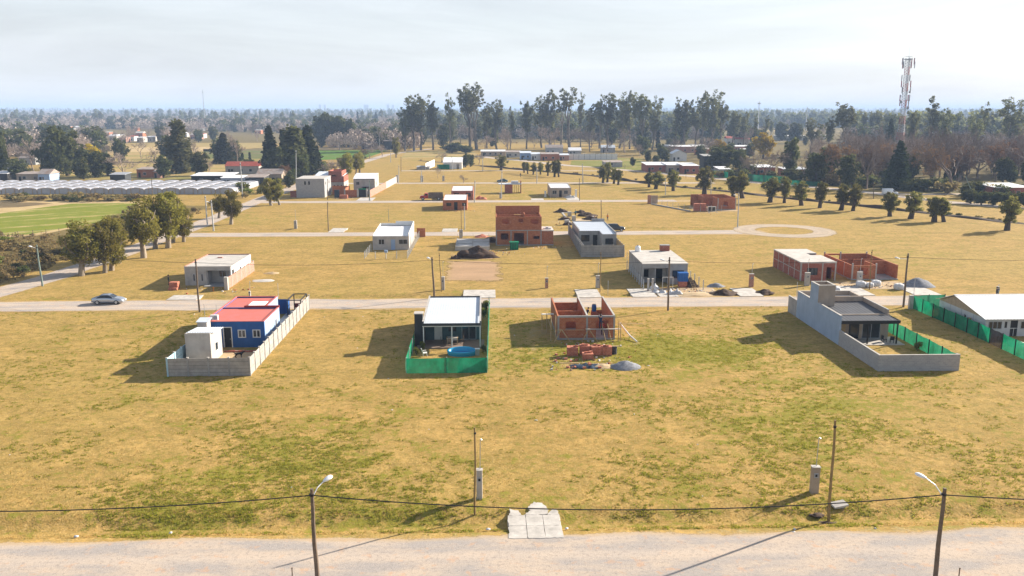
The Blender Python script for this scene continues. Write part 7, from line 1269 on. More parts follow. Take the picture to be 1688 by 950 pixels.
# far left village: small bright houses
VH = [(14, 232, 14), (42, 224, 18), (66, 222, 14), (103, 214, 12), (112, 218, 10), (124, 215, 10), (131, 219, 9), (145, 219, 14), (172, 225, 8), (180, 232, 12), (190, 230, 10), (196, 235, 12), (207, 233, 14), (219, 226, 16), (226, 235, 10), (240, 234, 12), (252, 231, 10), (262, 229, 14), (272, 233, 8), (280, 228, 10), (300, 226, 8), (314, 230, 16), (327, 228, 9), (420, 221, 10), (468, 219, 12), (476, 222, 10), (520, 216, 8), (330, 216, 6), (220, 216, 6)]
for i, (px, py, wp) in enumerate(VH):
    wl = ['offwhite', 'brickpk', 'white', 'brick', 'cementlt'][i % 5]; rf = ['zincw', 'tileroof', 'zincw', 'tinroof', 'concrete'][(i * 3) % 5]
    far_house('tiny %s house with %s roof in the far left village, %s from the left' % ({'offwhite': 'cream', 'brickpk': 'pink', 'white': 'white', 'brick': 'orange', 'cementlt': 'grey'}[wl], {'zincw': 'white', 'tileroof': 'red', 'tinroof': 'tin', 'concrete': 'pale flat'}[rf], ORD[i]), px, py, wp, 4.2, wl, rf, 'gable' if i % 4 == 1 else 'flat', 10, 2)
# tower blocks on the skyline
for i, (px, hh) in enumerate([(528, 66), (536, 60), (602, 62), (606, 58), (640, 64), (648, 60)]):
    x, y = site(px, 187.5); z = float(terrain_z(np.array([x]), np.array([y]))[0]); r = thing('apartment_tower', 'pale distant apartment tower on the skyline, %s from the left' % ORD[i], 'tower', (x, y, z)); part('wall', MB().box(-10, 10, 0, 18, -1, hh * .8), 'offwhite', r); part('roof', MB().box(-4, 4, 5, 12, hh * .8, hh * .8 + 5), 'cementlt', r)
    for f in range(5): part('window_band', MB().box(-9, 9, -.3, .05, 8 + f * 8, 11 + f * 8), 'towgrey', r)
# thin far masts
for i, (px, py, pt) in enumerate([(338, 205, 148), (1249, 215, 167), (1328, 216, 176), (928, 215, 168)]):
    x, y = site(px, py); h = height_at(px, pt, y); m = thing('radio_mast', 'thin hazy radio mast on the skyline, %s from the left' % ORD[i], 'mast', (x, y, 0)); part('shaft', MB().tube([(0, 0, 0), (0, 0, h)], [1.0, .35], 4), 'towgrey', m); part('antenna_ring', MB().cyl(0, 0, h * .9, h * .94, 2.2 if i == 1 else .9, n=8), 'towgrey', m)
# greenhouses
for i in range(23):
    x0 = -86 - (i + 1) * 6.05; L_ = 35 - .0 * i; r = thing('greenhouse_tunnel', 'plastic film greenhouse tunnel, %s from the right of the block' % ORD[i], 'greenhouse', (x0, 293 + .12 * i, 0), 0, 'greenhouse tunnels on the left'); n = 10; V = []; Fq = []; m = 13
    for j in range(m):
        for k in range(n + 1): a = math.pi * k / n; sg = .12 * mnoise.noise(Vector((i * 3, j * .9, k * .5))) - (.10 if j % 2 else 0); V.append((3 - 2.98 * math.cos(a), L_ * j / (m - 1), max(0, 1.5 * min(1, math.sin(a) * 6) + (.55 + sg) * math.sin(a))))
    for j in range(m - 1):
        for k in range(n): a = j * (n + 1) + k; Fq.append((a, a + 1, a + n + 2, a + n + 1))
    part('film_cover', np_mesh('film_cover', V, Fq, 'film'), None, r)
    for j in range(0, 7): part('hoop', MB().tube([(3 - 3.02 * math.cos(math.pi * k / n), L_ * j / 6, max(0, 1.5 * min(1, math.sin(math.pi * k / n) * 6) + .62 * math.sin(math.pi * k / n))) for k in range(n + 1)], .06, 4, False), 'wood', r)
    part('end_wall', MB().poly([(3 - 2.95 * math.cos(math.pi * k / n), .1, max(0, 1.5 * min(1, math.sin(math.pi * k / n) * 6) + .5 * math.sin(math.pi * k / n))) for k in range(n + 1)]), 'film', r); part('end_post', MB().cyl(1.5, -.02, 0, 2.2, .09, n=5), 'wood', r); part('end_post', MB().cyl(4.5, -.02, 0, 2.2, .09, n=5), 'wood', r)
# green netting fences of the right village, white panel fence, field fences
def px_line(*p): return [site(*q) for q in p]
net_fence('green netting fence in front of the right village, left stretch', px_line((1176, 291), (1200, 294)), 2.6, gap=7, post='pole', mat='clothshadow'); net_fence('green netting fence in front of the right village, middle stretch', px_line((1232, 298), (1296, 303)), 2.7, gap=8, post='pole', mat='clothshadow'); net_fence('green netting fence in front of the right wood', px_line((1296, 304), (1352, 308)), 1.8, gap=9, post='pole', mat='clothshadow'); net_fence('short green netting by the houses at the start of the right village', px_line((1058, 281), (1072, 283)), 3.0, gap=6, post='pole', mat='clothshadow')
precast_wall('white slab fence behind the far lawn', px_line((936, 263.5), (1014, 262)), 3.4, 3.5, 2, {0: 'white'}); precast_wall('low grey wall along the far lawn', px_line((994, 276), (1030, 279)), 2.2, 4, 2, {0: 'cement'})
wire_fence('post and wire fence along the green field on the left', px_line((-20, 396), (55, 390), (98, 387)), 1.5, 3.2, 'pole', wires=3)
wire_fence('old fence along the ditch before the right village', px_line((1000, 284), (1100, 291), (1180, 299)), 1.3, 6, 'pole', wires=2)
# cell tower
def cell_tower():
    x, y = site(1483, 258); H_ = height_at(1493, 96, y); r = thing('cell_tower', 'red and white lattice cell tower with antennas, right', 'tower', (x, y, 0)); n = 12; wb, wt = 3.6, 1.7
    def wd(t): return wb + (wt - wb) * min(1, t / .45)
    legs = [(math.cos(a), math.sin(a)) for a in (.4, .4 + 2.094, .4 + 4.189)]
    for i in range(n):
        t0, t1 = i / n, (i + 1) / n; z0, z1 = H_ * t0, H_ * t1; m = MB()
        for k, (cx_, cy_) in enumerate(legs):
            m.tube([(cx_ * wd(t0), cy_ * wd(t0), z0), (cx_ * wd(t1), cy_ * wd(t1), z1)], .15, 5); nx_, ny_ = legs[(k + 1) % 3]
            zs = 3
            for q in range(zs):
                a, b = t0 + (t1 - t0) * q / zs, t0 + (t1 - t0) * (q + 1) / zs; m.tube([(cx_ * wd(a), cy_ * wd(a), H_ * a), (nx_ * wd(b), ny_ * wd(b), H_ * b)], .07, 4); m.tube([(nx_ * wd(a), ny_ * wd(a), H_ * a), (cx_ * wd(b), cy_ * wd(b), H_ * b)], .07, 4); m.tube([(cx_ * wd(a), cy_ * wd(a), H_ * a), (nx_ * wd(a), ny_ * wd(a), H_ * a)], .06, 4)
        part('lattice_section', m, 'towred' if i % 2 == 0 else 'towwhite', r)
    rr = random.Random(3)
    for z in (.93, .97, .80, .74, .68, .60, .55):
        for k in range(3 if z < .9 else 5):
            a = .4 + 6.28 * k / (3 if z < .9 else 5) + rr.random(); ra = wt + (1.1 if z < .9 else 2.0); p = part('panel_antenna', MB().box(-.25, .25, -.15, .15, -1.9, 1.9), ['towgrey', 'towwhite', 'towgrey', 'towred'][rr.randrange(4)], r); p.location = (ra * math.cos(a), ra * math.sin(a), H_ * z); p.rotation_euler = (0, 0, a); arm = part('bracket', MB().tube([(0, 0, 0), (-1.2, 0, 0)], .07, 4), 'towgrey', p)
    for z, a, s in ((.50, 0.2, 1.1), (.56, 3.4, .8), (.66, .1, .7), (.62, 2.9, .6)):
        p = part('dish', MB().tube([(0, 0, 0), (.25, 0, 0), (.5, 0, 0)], [s * .7, s, s], 14), 'towwhite', r); p.location = ((wt + .6) * math.cos(a), (wt + .6) * math.sin(a), H_ * z); p.rotation_euler = (0, 0, a)
    part('platform', MB().cyl(0, 0, H_ * .985, H_ * .992, 2.6, n=10), 'towwhite', r); part('top_rail', MB().tube([(2.6 * math.cos(6.28 * k / 10), 2.6 * math.sin(6.28 * k / 10), H_ + .8) for k in range(11)], .06, 4), 'towgrey', r); part('lightning_rod', MB().tube([(0, 0, H_), (0, 0, H_ + 7)], [.08, .03], 4), 'towgrey', r)
    part('ladder', MB().box(-.3, -.22, -.05, .05, 0, H_).box(.22, .3, -.05, .05, 0, H_), 'towgrey', r)
cell_tower()
# ------------------------------------------------------------------ poles, cables, meter pillars
def street_lamp(label, px, py, tx, ty, mat='pole', arm=None, r=.13, group='lamp poles'):
    """pole from its base point to its top; arm = (dx, dy, dz) of the lamp arm"""
    x, y = site(px, py); xt, z = 0, height_at(tx, ty, y); rt = _ray(tx, ty); xt = rt[0] * y / rt[1]
    o = thing('street_lamp' if arm else 'utility_pole', label, 'lamp pole' if arm else 'pole', (x, y, 0), 0, group); lean = xt - x; pts = [(lean * t + .03 * math.sin(t * 7 + px), .02 * math.sin(t * 5 + px), z * t - .6 * (t == 0)) for t in (0, .2, .4, .6, .8, 1)]
    part('pole', MB().tube(pts, [r * (1.15 - .35 * t) for t in (0, .2, .4, .6, .8, 1)], 8), mat, o); part('cable_clamp', MB().cyl(lean * .93, 0, z * .925, z * .945, r * 1.15, n=8), 'black', o)
    if arm:
        a0 = (lean * .9, 0, z * .9); ax, ay, az = arm; part('lamp_arm', MB().tube([a0, (a0[0] + ax * .35, a0[1] + ay * .35, a0[2] + az * .7), (a0[0] + ax * .7, a0[1] + ay * .7, a0[2] + az)], .035, 6), 'lamp', o)
        h = part('lamp_head', lamp_mesh(), None, o, True); h.location = (a0[0] + ax * .7, a0[1] + ay * .7, a0[2] + az); h.rotation_euler = (0, -.25, math.atan2(ay, ax)); h.scale = (.85, 1.15, 1.1)
    return (x + lean * .93, y, z * .93)
_lm = []
def lamp_mesh():
    if not _lm:
        V = []; Fq = []; n = 10; st = [(0, .05, .05), (.12, .10, .07), (.35, .17, .10), (.6, .18, .10), (.75, .12, .06), (.8, .03, .02)]
        for x, wy, hz_ in st:
            for k in range(n): a = 2 * math.pi * k / n; V.append((x, wy * math.cos(a), hz_ * math.sin(a) * (1.2 if math.sin(a) > 0 else .7)))
        for i in range(len(st) - 1):
            for k in range(n): a = i * n + k; b = i * n + (k + 1) % n; Fq.append((a, b, b + n, a + n))
        _lm.append(np_mesh('lamp_head', V, Fq, 'lamp'))
    return _lm[0]
def cable(label, a, b, sag, r=.03, n=26):
    pts = [(a[0] + (b[0] - a[0]) * i / n, a[1] + (b[1] - a[1]) * i / n, a[2] + (b[2] - a[2]) * i / n - sag * 4 * (i / n) * (1 - i / n)) for i in range(n + 1)]
    o = solo('overhead_cable', label, 'cable', MB().tube([(p[0] - a[0], p[1] - a[1], p[2] - a[2]) for p in pts], r, 5), 'wire', a, group='overhead cables'); return o
A = street_lamp('nearest wooden lamp pole with white lamp, left of centre', 523, 956, 513, 806, 'pole', (.85, .9, .75)); B_ = street_lamp('nearest wooden lamp pole with white lamp, right side', 1541, 958, 1557, 805, 'pole', (-1.15, .9, .95))
cable('black cable between the two nearest lamp poles', A, B_, .95, .036); cable('black cable from the near left lamp pole out of the left edge', A, (A[0] - 38, A[1] + .6, A[2]), .9, .036); cable('black cable from the near right lamp pole out of the right edge', B_, (B_[0] + 38, B_[1], B_[2]), .8, .036)
street_lamp('tall thin pale wooden pole beside the white meter pillar in front', 783, 846, 783, 705, 'poley', None, .075); street_lamp('tall yellowish wooden pole beside the brick meter pillar in front', 1366, 853, 1377, 693, 'poley', None, .1)
R2 = [street_lamp('greenish concrete lamp pole by the left dirt road', 70, 472, 60, 404, 'polet', (-1.1, .2, .3), .14), street_lamp('dark wooden pole on the near side of the second road, left', 329, 514, 322, 427, 'pole', None, .13), street_lamp('wooden lamp pole behind the zinc roof house', 716, 492, 712, 424, 'pole', (-.5, .5, .3), .14), street_lamp('wooden lamp pole before the flat roof house', 1101, 511, 1103.5, 424, 'pole', (-.9, .4, .2), .13), street_lamp('wooden lamp pole behind the grey house, right', 1489, 506, 1497, 418, 'pole', (-1.6, .2, .0), .14)]
R2.append((R2[-1][0] + 36, R2[-1][1], R2[-1][2])); R2.insert(0, (R2[0][0] - 25, R2[0][1] - 6, R2[0][2]))
for i in range(len(R2) - 1): cable('cable along the second road, %s span from the left' % ORD[i], R2[i], R2[i + 1], .55, .022)
for px, py, tx, ty, mt, arm, r, lb in [(728, 481, 724, 417, 'poley', None, .07, 'thin wooden pole beside the lamp pole behind the zinc house'), (989, 482, 990.5, 416, 'poley', None, .07, 'thin yellowish pole behind the brick shell'), (1433, 478, 1437.5, 412, 'poley', None, .08, 'thin wooden pole among the white bulk bags'), (342, 371, 338, 323, 'polec', None, .16, 'white concrete pole by the left dirt road, farther of two'), (352, 381, 348, 330, 'polec', (-.9, .2, .2), .17, 'white concrete lamp pole by the left dirt road, nearer of two'), (400, 326, 396, 268, 'polec', None, .18, 'tall white concrete pole at the greenhouse corner'), (541, 381, 540, 333, 'pole', None, .1, 'thin pole beyond the third road, left'), (641, 366, 640, 345, 'polet', None, .06, 'short thin post behind the white roof house'), (761, 392, 760, 341, 'poley', None, .08, 'thin pole beside the concrete slab'), (766, 379, 765.5, 336, 'polec', None, .1, 'grey pole behind the concrete slab'), (991, 367, 991, 330, 'pole', None, .1, 'thin pole behind the grey zinc house'), (1216, 375, 1218, 318, 'polec', (-.9, 0, .2), .13, 'grey lamp pole left of the roundabout'), (826, 328, 827.5, 281, 'polec', None, .13, 'grey pole near the brick kiosk'), (885, 303, 885, 274, 'polec', None, .15, 'pale pole behind the brick kiosk'), (961, 303, 960, 270, 'polec', None, .15, 'pale pole on the far road, right of centre'), (955.5, 331, 955, 294, 'pole', None, .1, 'thin pole right of the far pinkish house'), (1097, 322, 1097, 293, 'polec', None, .13, 'pale pole at the corner of the far roofless building'), (1172, 322, 1172, 294, 'polec', None, .13, 'pale pole behind the far roofless building'), (657, 303, 657.6, 273, 'polec', None, .13, 'grey pole at the end of the long pink wall'), (694.5, 301, 694.5, 281, 'polec', None, .12, 'grey pole beside the far road, left of the lone white wall'), (661, 283, 661, 259, 'pole', None, .12, 'dark pole on the far lots near the dirt road'), (644, 268, 644, 246, 'polec', None, .15, 'white pole at the far end of the dirt road'), (625, 248, 625, 228, 'polec', None, .16, 'white pole beyond the far end of the dirt road'), (746, 280, 745, 257, 'polec', None, .15, 'white pole before the far green and white house'), (796, 282, 795.5, 259, 'polec', None, .15, 'pale pole right of the far green and white house'), (782, 334, 783, 298, 'polec', None, .16, 'pale pillar-like pole right of the farther small brick house'), (488, 308, 488, 248, 'polec', None, .14, 'tall pole behind the grey block house'), (540, 330, 540, 295, 'pole', None, .1, 'thin pole at the right corner of the grey block house'), (609, 331, 609, 297, 'polet', None, .15, 'greenish pole before the curved-roof house'), (1608, 330, 1590, 287, 'polet', None, .16, 'leaning pole by the hedge at the right edge'), (251, 322, 250, 292, 'pole', None, .13, 'pole before the greenhouses'), (1440, 328, 1440, 300, 'pole', None, .12, 'dark pole near the white van')]:
    street_lamp(lb, px, py, tx, ty, mt, arm, r)
def meter_pillar(label, px, py, ptop, mat, w_=.5, mast=2.2, mdir=0):
    x, y = site(px, py); h = height_at(px, ptop, y); o = thing('meter_pillar', label, 'meter pillar', (x, y, 0), random.uniform(-.06, .06), 'electricity meter pillars'); part('shaft', MB().box(-w_ / 2, w_ / 2, -.2, .2, -.5, h), mat, o); part('cap', MB().box(-w_ / 2 - .03, w_ / 2 + .03, -.23, .23, h, h + .06), 'concrete', o); b = part('meter_box', MB().box(-.14, .16, -.235, -.2, h * .62, h * .62 + .36), 'towwhite', o); part('meter_window', MB().box(-.07, .09, -.245, -.235, h * .62 + .08, h * .62 + .28), 'black', b); part('conduit', MB().tube([(.05, .05, h), (.08, .05, h + mast)], .032, 6), 'steel', o); part('conduit_head', MB().tube([(.08, .05, h + mast), (.14, .0, h + mast + .1), (.2, -.03, h + mast + .02)], .045, 6), 'steel', o)
for a in [('white meter pillar beside the thin pole in front', 790.5, 822, 775, 'offwhite', .42, 2.3), ('brick meter pillar beside the yellowish pole in front', 1341.5, 812, 770, 'taupe', .58, 2.2), ('white meter pillar behind the zinc roof house', 730, 478, 457, 'offwhite', .6, 2.4), ('brick meter pillar at the second road, left of the driveway slab', 901, 475, 459, 'brickpk', .5, 1.9), ('grey meter pillar at the driveway slab behind the brick shell', 985, 475, 455, 'cementlt', .6, 2.0), ('brick meter pillar right of the wide driveway slab', 1238, 473, 452, 'brickpk', .7, 1.6), ('pale meter pillar before the red brick flat house', 1330, 471, 450, 'cementlt', .8, 2.2), ('pale meter pillar before the roofless brick house', 1416, 470, 449, 'cementlt', .8, 2.2), ('pale meter pillar beyond the third road, left', 487.5, 377, 364, 'cementlt', .7, 2.5), ('grey meter pillar beside the concrete slab', 760, 392, 379, 'cementlt', .8, 3), ('grey meter pillar at the far road, left one', 695.5, 300, 290, 'cementlt', 1.1, 2), ('grey meter pillar at the far road, right one', 731, 299, 290, 'cementlt', .9, 2), ('pale meter pillar near the brick kiosk', 825.5, 327, 318, 'cementlt', .9, 2), ('white post pillar at the right end of the second road', 1643.5, 489, 473, 'polet', .25, .3), ('pale pipe pillar left behind the blue house', 412, 489, 481, 'cementlt', .25, 1.5)]: meter_pillar(*a)
# small posts at the front road
for i, (px, py, pt) in enumerate([(482, 950, 938), (1580, 956, 938), (738, 530, 512), (357, 512, 502), (338, 525, 502), (1002, 488, 464), (1506, 488, 458), (1313, 490, 466), (1433, 478, 470)]):
    x, y = site(px, py); h = max(.5, height_at(px, pt, y)); solo('survey_stake', 'thin stake standing in the ground, %s in the list of stakes from near left' % ORD[i] if False else ['short dark stake at the front road, left', 'short dark stake at the front road, right', 'thin stake left of the zinc roof house', 'short pale stake beside the second road, left', 'pale pipe stake behind the annex', 'thin pale stake behind the brick shell', 'thin stake before the big gravel heap', 'thin stake left of the chimney tower', 'short stake at the pale meter pillar'][i], 'stake', MB().cyl(0, 0, 0, h, .035, n=6).cyl(0, 0, h, h + .06, .05, n=6), 'pole' if i < 2 else 'polec', (x, y, 0))

# cracked driveway in front
def front_driveway():
    x0, y0 = site(838, 887); rr = random.Random(8); r = thing('driveway_slab', 'broken pale concrete driveway slab beside the front road', 'slab', (1.4, 52.0, 0)); xs = [0, 1.25, 2.45, 3.65]; ys = [0, 1.75, 3.3]; 
    for i in range(3):
        for j in range(2):
            a, b, c, d = xs[i] + .015, xs[i + 1] - .015, ys[j] + .015, ys[j + 1] - .015; k = 6; top = []; 
            def edge(p, q, amp): return [(p[0] + (q[0] - p[0]) * t / k + rr.uniform(-amp, amp), p[1] + (q[1] - p[1]) * t / k + rr.uniform(-amp, amp)) for t in range(k)]
            am = .03; P = edge((a, c), (b, c), .05 if j == 0 else .012) + edge((b, c), (b, d), .06 if i == 2 else .012) + edge((b, d), (a, d), .02) + edge((a, d), (a, c), .06 if i == 0 else .012); z = .05 + rr.uniform(-.008, .008); m = MB(); m.poly([(x, y, z) for x, y in P])
            for q in range(len(P)): p1, p2 = P[q], P[(q + 1) % len(P)]; m.poly([(p1[0], p1[1], -.4), (p2[0], p2[1], -.4), (p2[0], p2[1], z), (p1[0], p1[1], z)])
            part('slab', m, 'slab', r)
    def shard(base, z, amp):
        P = []; n = len(base)
        for i in range(n):
            p, q = base[i], base[(i + 1) % n]
            for t in range(5): P.append((p[0] + (q[0] - p[0]) * t / 5 + rr.uniform(-amp, amp), p[1] + (q[1] - p[1]) * t / 5 + rr.uniform(-amp, amp)))
        m = MB(); m.poly([(x, y, z) for x, y in P])
        for q in range(len(P)): p1, p2 = P[q], P[(q + 1) % len(P)]; m.poly([(p1[0], p1[1], -.1), (p2[0], p2[1], -.1), (p2[0], p2[1], z), (p1[0], p1[1], z)])
        return m
    part('slab', shard([(.05, 3.36), (.95, 3.36), (.8, 4.0), (.2, 4.3)], .035, .07), 'slab', r); part('slab', shard([(2.75, 3.36), (3.6, 3.36), (3.55, 4.3), (3.1, 4.1)], .03, .07), 'slab', r)
    m = shard([(1.15, 3.36), (2.7, 3.36), (2.9, 4.2), (2.6, 5.1), (1.9, 5.3), (1.5, 4.6), (1.65, 4.0)], .045, .09)
    part('slab', m, 'slab', r, label='ragged broken end of the slab')
    s = thing('concrete_lid', 'white concrete inspection lid tilted beside the yellowish pole in front', 'lid', (*site(1383, 834), -.05), .2); part('lid', MB().hexa([(-.55, -.35, .02), (.55, -.35, .12), (.55, .35, .2), (-.55, .35, .1)], [(-.55, -.35, .14), (.55, -.35, .24), (.55, .35, .32), (-.55, .35, .22)]), 'slab', s); part('base', MB().box(-.4, .4, -.25, .25, -.05, .08), 'concrete', s)
    heap('earth_mound', 'dark disturbed soil round the foot of the yellowish pole', 'earth mound', *site(1366, 856), .5, .12, 'soil', 91, 1.6, .6).location.z = -.36; heap('earth_mound', 'dark soil patch left of the yellowish pole', 'earth mound', *site(1347, 845), .35, .1, 'soil', 93, 1.4, .6).location.z = -.2
    rr = random.Random(15)
    for i, (px, py) in enumerate([(126, 884), (281, 878), (805, 872), (934, 871), (1308, 877), (1443, 871), (1310, 872), (16, 750), (646, 676), (1045, 683), (884, 693), (707, 708), (640, 624), (589, 574), (848, 553), (1084, 552), (1069, 603), (1150, 733), (1158, 818), (606, 494), (598, 522), (1330, 420), (1190, 365), (1148, 365), (1520, 300), (535, 523), (320, 518), (1221, 475), (745, 417), (480, 804)]):
        x, y = site(px, py); s = rr.uniform(.05, .11); b = blob(s, s * .5, 200 + i, 7, 3, 1.5, .9, .6); b.materials.append(MT['bag']); solo('paper_scrap', 'scrap of white litter lying on the grass or road verge', 'paper scrap', b, None, (x, y, 0), rr.uniform(0, 6), 'scattered white litter')
front_driveway()

# ------------------------------------------------------------------ vehicles
def vehicle(name, label, cat, loc, rz, st, paint, wheels, glass, Wd, wr=.32, extra=None):
    """hull lofted through stations (x, z_sill, z_belt, z_top, half width at belt, half width at top)"""
    o = thing(name, label, cat, loc, rz); V = []; Fq = []; n = 10
    for x, zs, zb, zt, wb, wt in st:
        ring = [(-wb * .92, zs), (-wb, zs + (zb - zs) * .35), (-wb, zb - .05), (-wt, zt - .06 if zt - zb > .1 else zt - .02), (-wt * .7, zt), (wt * .7, zt), (wt, zt - .06 if zt - zb > .1 else zt - .02), (wb, zb - .05), (wb, zs + (zb - zs) * .35), (wb * .92, zs)]
        V += [(x, y, z) for y, z in ring]
    m = len(st)
    for i in range(m - 1):
        for k in range(n): a = i * n + k; b = i * n + (k + 1) % n; Fq.append((a, b, b + n, a + n))
    body = MB(); body.v = V; body.f = [tuple(f) for f in Fq] + [tuple(range(n))[::-1], tuple(range((m - 1) * n, m * n))]
    part('body', body, paint, o, True)
    for (i, j, side) in glass:                                # panes between stations i and j
        def pt(q, y_s, f): x, zs, zb, zt, wb, wt = st[q]; return (x, y_s * ((wb * (1 - f) + wt * f) + .012), zb - .04 + (zt - .07 - zb + .04) * f)
        if side in (-1, 1): part('side_window', MB().poly([pt(i, side, .12), pt(j, side, .12), pt(j, side, .92), pt(i, side, .92)]), 'glass', o)
        else:
            x0, _, zb0, zt0, wb0, wt0 = st[i]; x1, _, zb1, zt1, wb1, wt1 = st[j]; dz = .02; part('windscreen', MB().poly([(x0, -wt0 * .88, zt0 + dz), (x0, wt0 * .88, zt0 + dz), (x1, wt1 * .88, zt1 + dz - .01), (x1, -wt1 * .88, zt1 + dz - .01)]), 'glass', o)
    for wx in wheels:
        for s in (-1, 1):
            w_ = part('wheel', MB().tube([(wx, s * (Wd / 2 - .2), wr), (wx, s * (Wd / 2 + .015), wr)], wr, 16), 'rubber', o); part('rim', MB().tube([(wx, s * (Wd / 2 + .012), wr), (wx, s * (Wd / 2 + .03), wr)], wr * .62, 12), 'steel', w_)
    x1 = st[-1][0]; zb = st[-1][2]; x0 = st[0][0]
    for s in (-1, 1): part('headlight', MB().box(x1 - .12, x1 + .03, s * Wd * .30 - .16, s * Wd * .30 + .16, zb - .16, zb - .03), 'lamp', o); part('tail_light', MB().box(x0 - .03, x0 + .1, s * Wd * .32 - .12, s * Wd * .32 + .12, st[0][2] - .2, st[0][2] - .05), 'towred', o)
    part('front_bumper', MB().box(x1 - .05, x1 + .06, -Wd * .42, Wd * .42, .28, .45), paint, o); part('rear_bumper', MB().box(x0 - .06, x0 + .05, -Wd * .42, Wd * .42, .3, .48), paint, o)
    if extra: extra(o)
    return o
SEDAN = [(-2.2, .42, .86, .90, .78, .66), (-1.95, .28, .96, .99, .86, .72), (-1.55, .22, .97, 1.02, .88, .70), (-.85, .22, .94, 1.43, .88, .60), (.15, .22, .92, 1.46, .88, .60), (.45, .22, .92, 1.36, .88, .62), (1.05, .22, .92, .96, .88, .74), (1.7, .24, .84, .88, .86, .70), (2.1, .32, .70, .73, .76, .6), (2.25, .4, .6, .62, .62, .5)]
SUV = [(-2.15, .5, 1.05, 1.2, .82, .7), (-2.05, .4, 1.08, 1.5, .88, .7), (-1.7, .32, 1.06, 1.66, .9, .68), (-.3, .3, 1.04, 1.72, .9, .68), (.4, .3, 1.02, 1.66, .9, .68), (1.0, .3, 1.0, 1.05, .9, .78), (1.75, .32, .95, 1.0, .88, .76), (2.1, .4, .8, .84, .8, .66)]
VAN = [(-2.2, .45, 1.1, 1.5, .86, .78), (-2.1, .38, 1.15, 1.95, .9, .78), (-.2, .34, 1.15, 2.0, .92, .78), (.6, .34, 1.1, 1.94, .92, .76), (1.25, .34, 1.06, 1.2, .9, .78), (1.85, .36, .95, 1.0, .86, .74), (2.1, .42, .8, .84, .78, .64)]
def at_px(px, py): x, y = site(px, py); return (x, y, .03)
vehicle('parked_car', 'silver saloon car driving on the second road, left', 'car', at_px(180, 500.5), .03, SEDAN, 'silver', (-1.35, 1.35), [(2, 3, -1), (3, 4, -1), (4, 5, -1), (5, 6, -1), (2, 3, 1), (3, 4, 1), (4, 5, 1), (5, 6, 1), (5, 6, 0), (2, 3, 0)], 1.78)
vehicle('parked_car', 'black hatchback on the third road behind the grey zinc house', 'car', at_px(1015, 381), -.1, SUV, 'blackcar', (-1.3, 1.3), [(2, 3, -1), (3, 4, -1), (2, 3, 1), (3, 4, 1), (4, 5, 0), (1, 2, 0)], 1.8)
vehicle('parked_car', 'dark teal car on the far road beside the brick kiosk', 'car', at_px(828, 301), math.pi, SEDAN, 'tealcar', (-1.35, 1.35), [(3, 4, -1), (3, 4, 1), (4, 5, -1), (5, 6, 0), (2, 3, 0)], 1.78)
vehicle('delivery_van', 'white van on the road before the right wood', 'van', at_px(1467, 322), -.15, [(x * 1.15, a, b * 1.1, c * 1.12, d * 1.05, e * 1.05) for x, a, b, c, d, e in VAN], 'whitecar', (-1.5, 1.5), [(3, 4, -1), (3, 4, 1), (4, 5, 0)], 1.95, .34)
def truck():
    x, y, z = at_px(711, 330); o = thing('red_truck', 'red lorry with dark slatted cargo bed by the small brick house', 'lorry', (x, y, z), math.pi)
    cab = MB(); prof = [(1.0, .55), (1.0, 2.15), (2.0, 2.2), (2.35, 1.45), (3.4, 1.35), (3.55, .95), (3.55, .55)]
    for s in (-1, 1): cab.poly([(a, s * 1.0, b) for a, b in (prof if s > 0 else prof[::-1])])
    for i in range(len(prof)): a, b = prof[i], prof[(i + 1) % len(prof)]; cab.poly([(a[0], -1.0, a[1]), (b[0], -1.0, b[1]), (b[0], 1.0, b[1]), (a[0], 1.0, a[1])])
    part('cab', cab, 'redcar', o); part('windscreen', MB().poly([(2.03, -.85, 2.14), (2.03, .85, 2.14), (2.37, .85, 1.5), (2.37, -.85, 1.5)]), 'glass', o)
    for s in (-1, 1): part('side_window', MB().box(1.2, 1.95, s * 1.005 - .006, s * 1.005 + .006, 1.45, 2.0), 'glass', o)
    part('chassis', MB().box(-3.6, 3.4, -.45, .45, .5, .75), 'black', o); part('cargo_floor', MB().box(-3.7, .85, -1.1, 1.1, .78, .95), 'pole', o)
    for i in range(5):
        for s in (-1, 1): part('slat', MB().box(-3.7, .85, s * 1.1 - .04, s * 1.1 + .04, 1.0 + i * .28, 1.22 + i * .28), 'pole', o)
        part('slat', MB().box(-3.74, -3.66, -1.05, 1.05, 1.0 + i * .28, 1.22 + i * .28), 'pole', o); part('slat', MB().box(.8, .88, -1.05, 1.05, 1.0 + i * .28, 1.22 + i * .28), 'pole', o)
    for wx in (-2.4, 2.6):
        for s in (-1, 1): w_ = part('wheel', MB().tube([(wx, s * .75, .48), (wx, s * 1.02, .48)], .48, 14), 'rubber', o); part('rim', MB().tube([(wx, s * 1.01, .48), (wx, s * 1.03, .48)], .25, 10), 'steel', w_)
    for s in (-1, 1): part('headlight', MB().cyl(3.56, s * .7, .9, 1.1, .1, n=8), 'lamp', o)
    part('front_bumper', MB().box(3.5, 3.65, -1.0, 1.0, .45, .65), 'black', o)
truck()

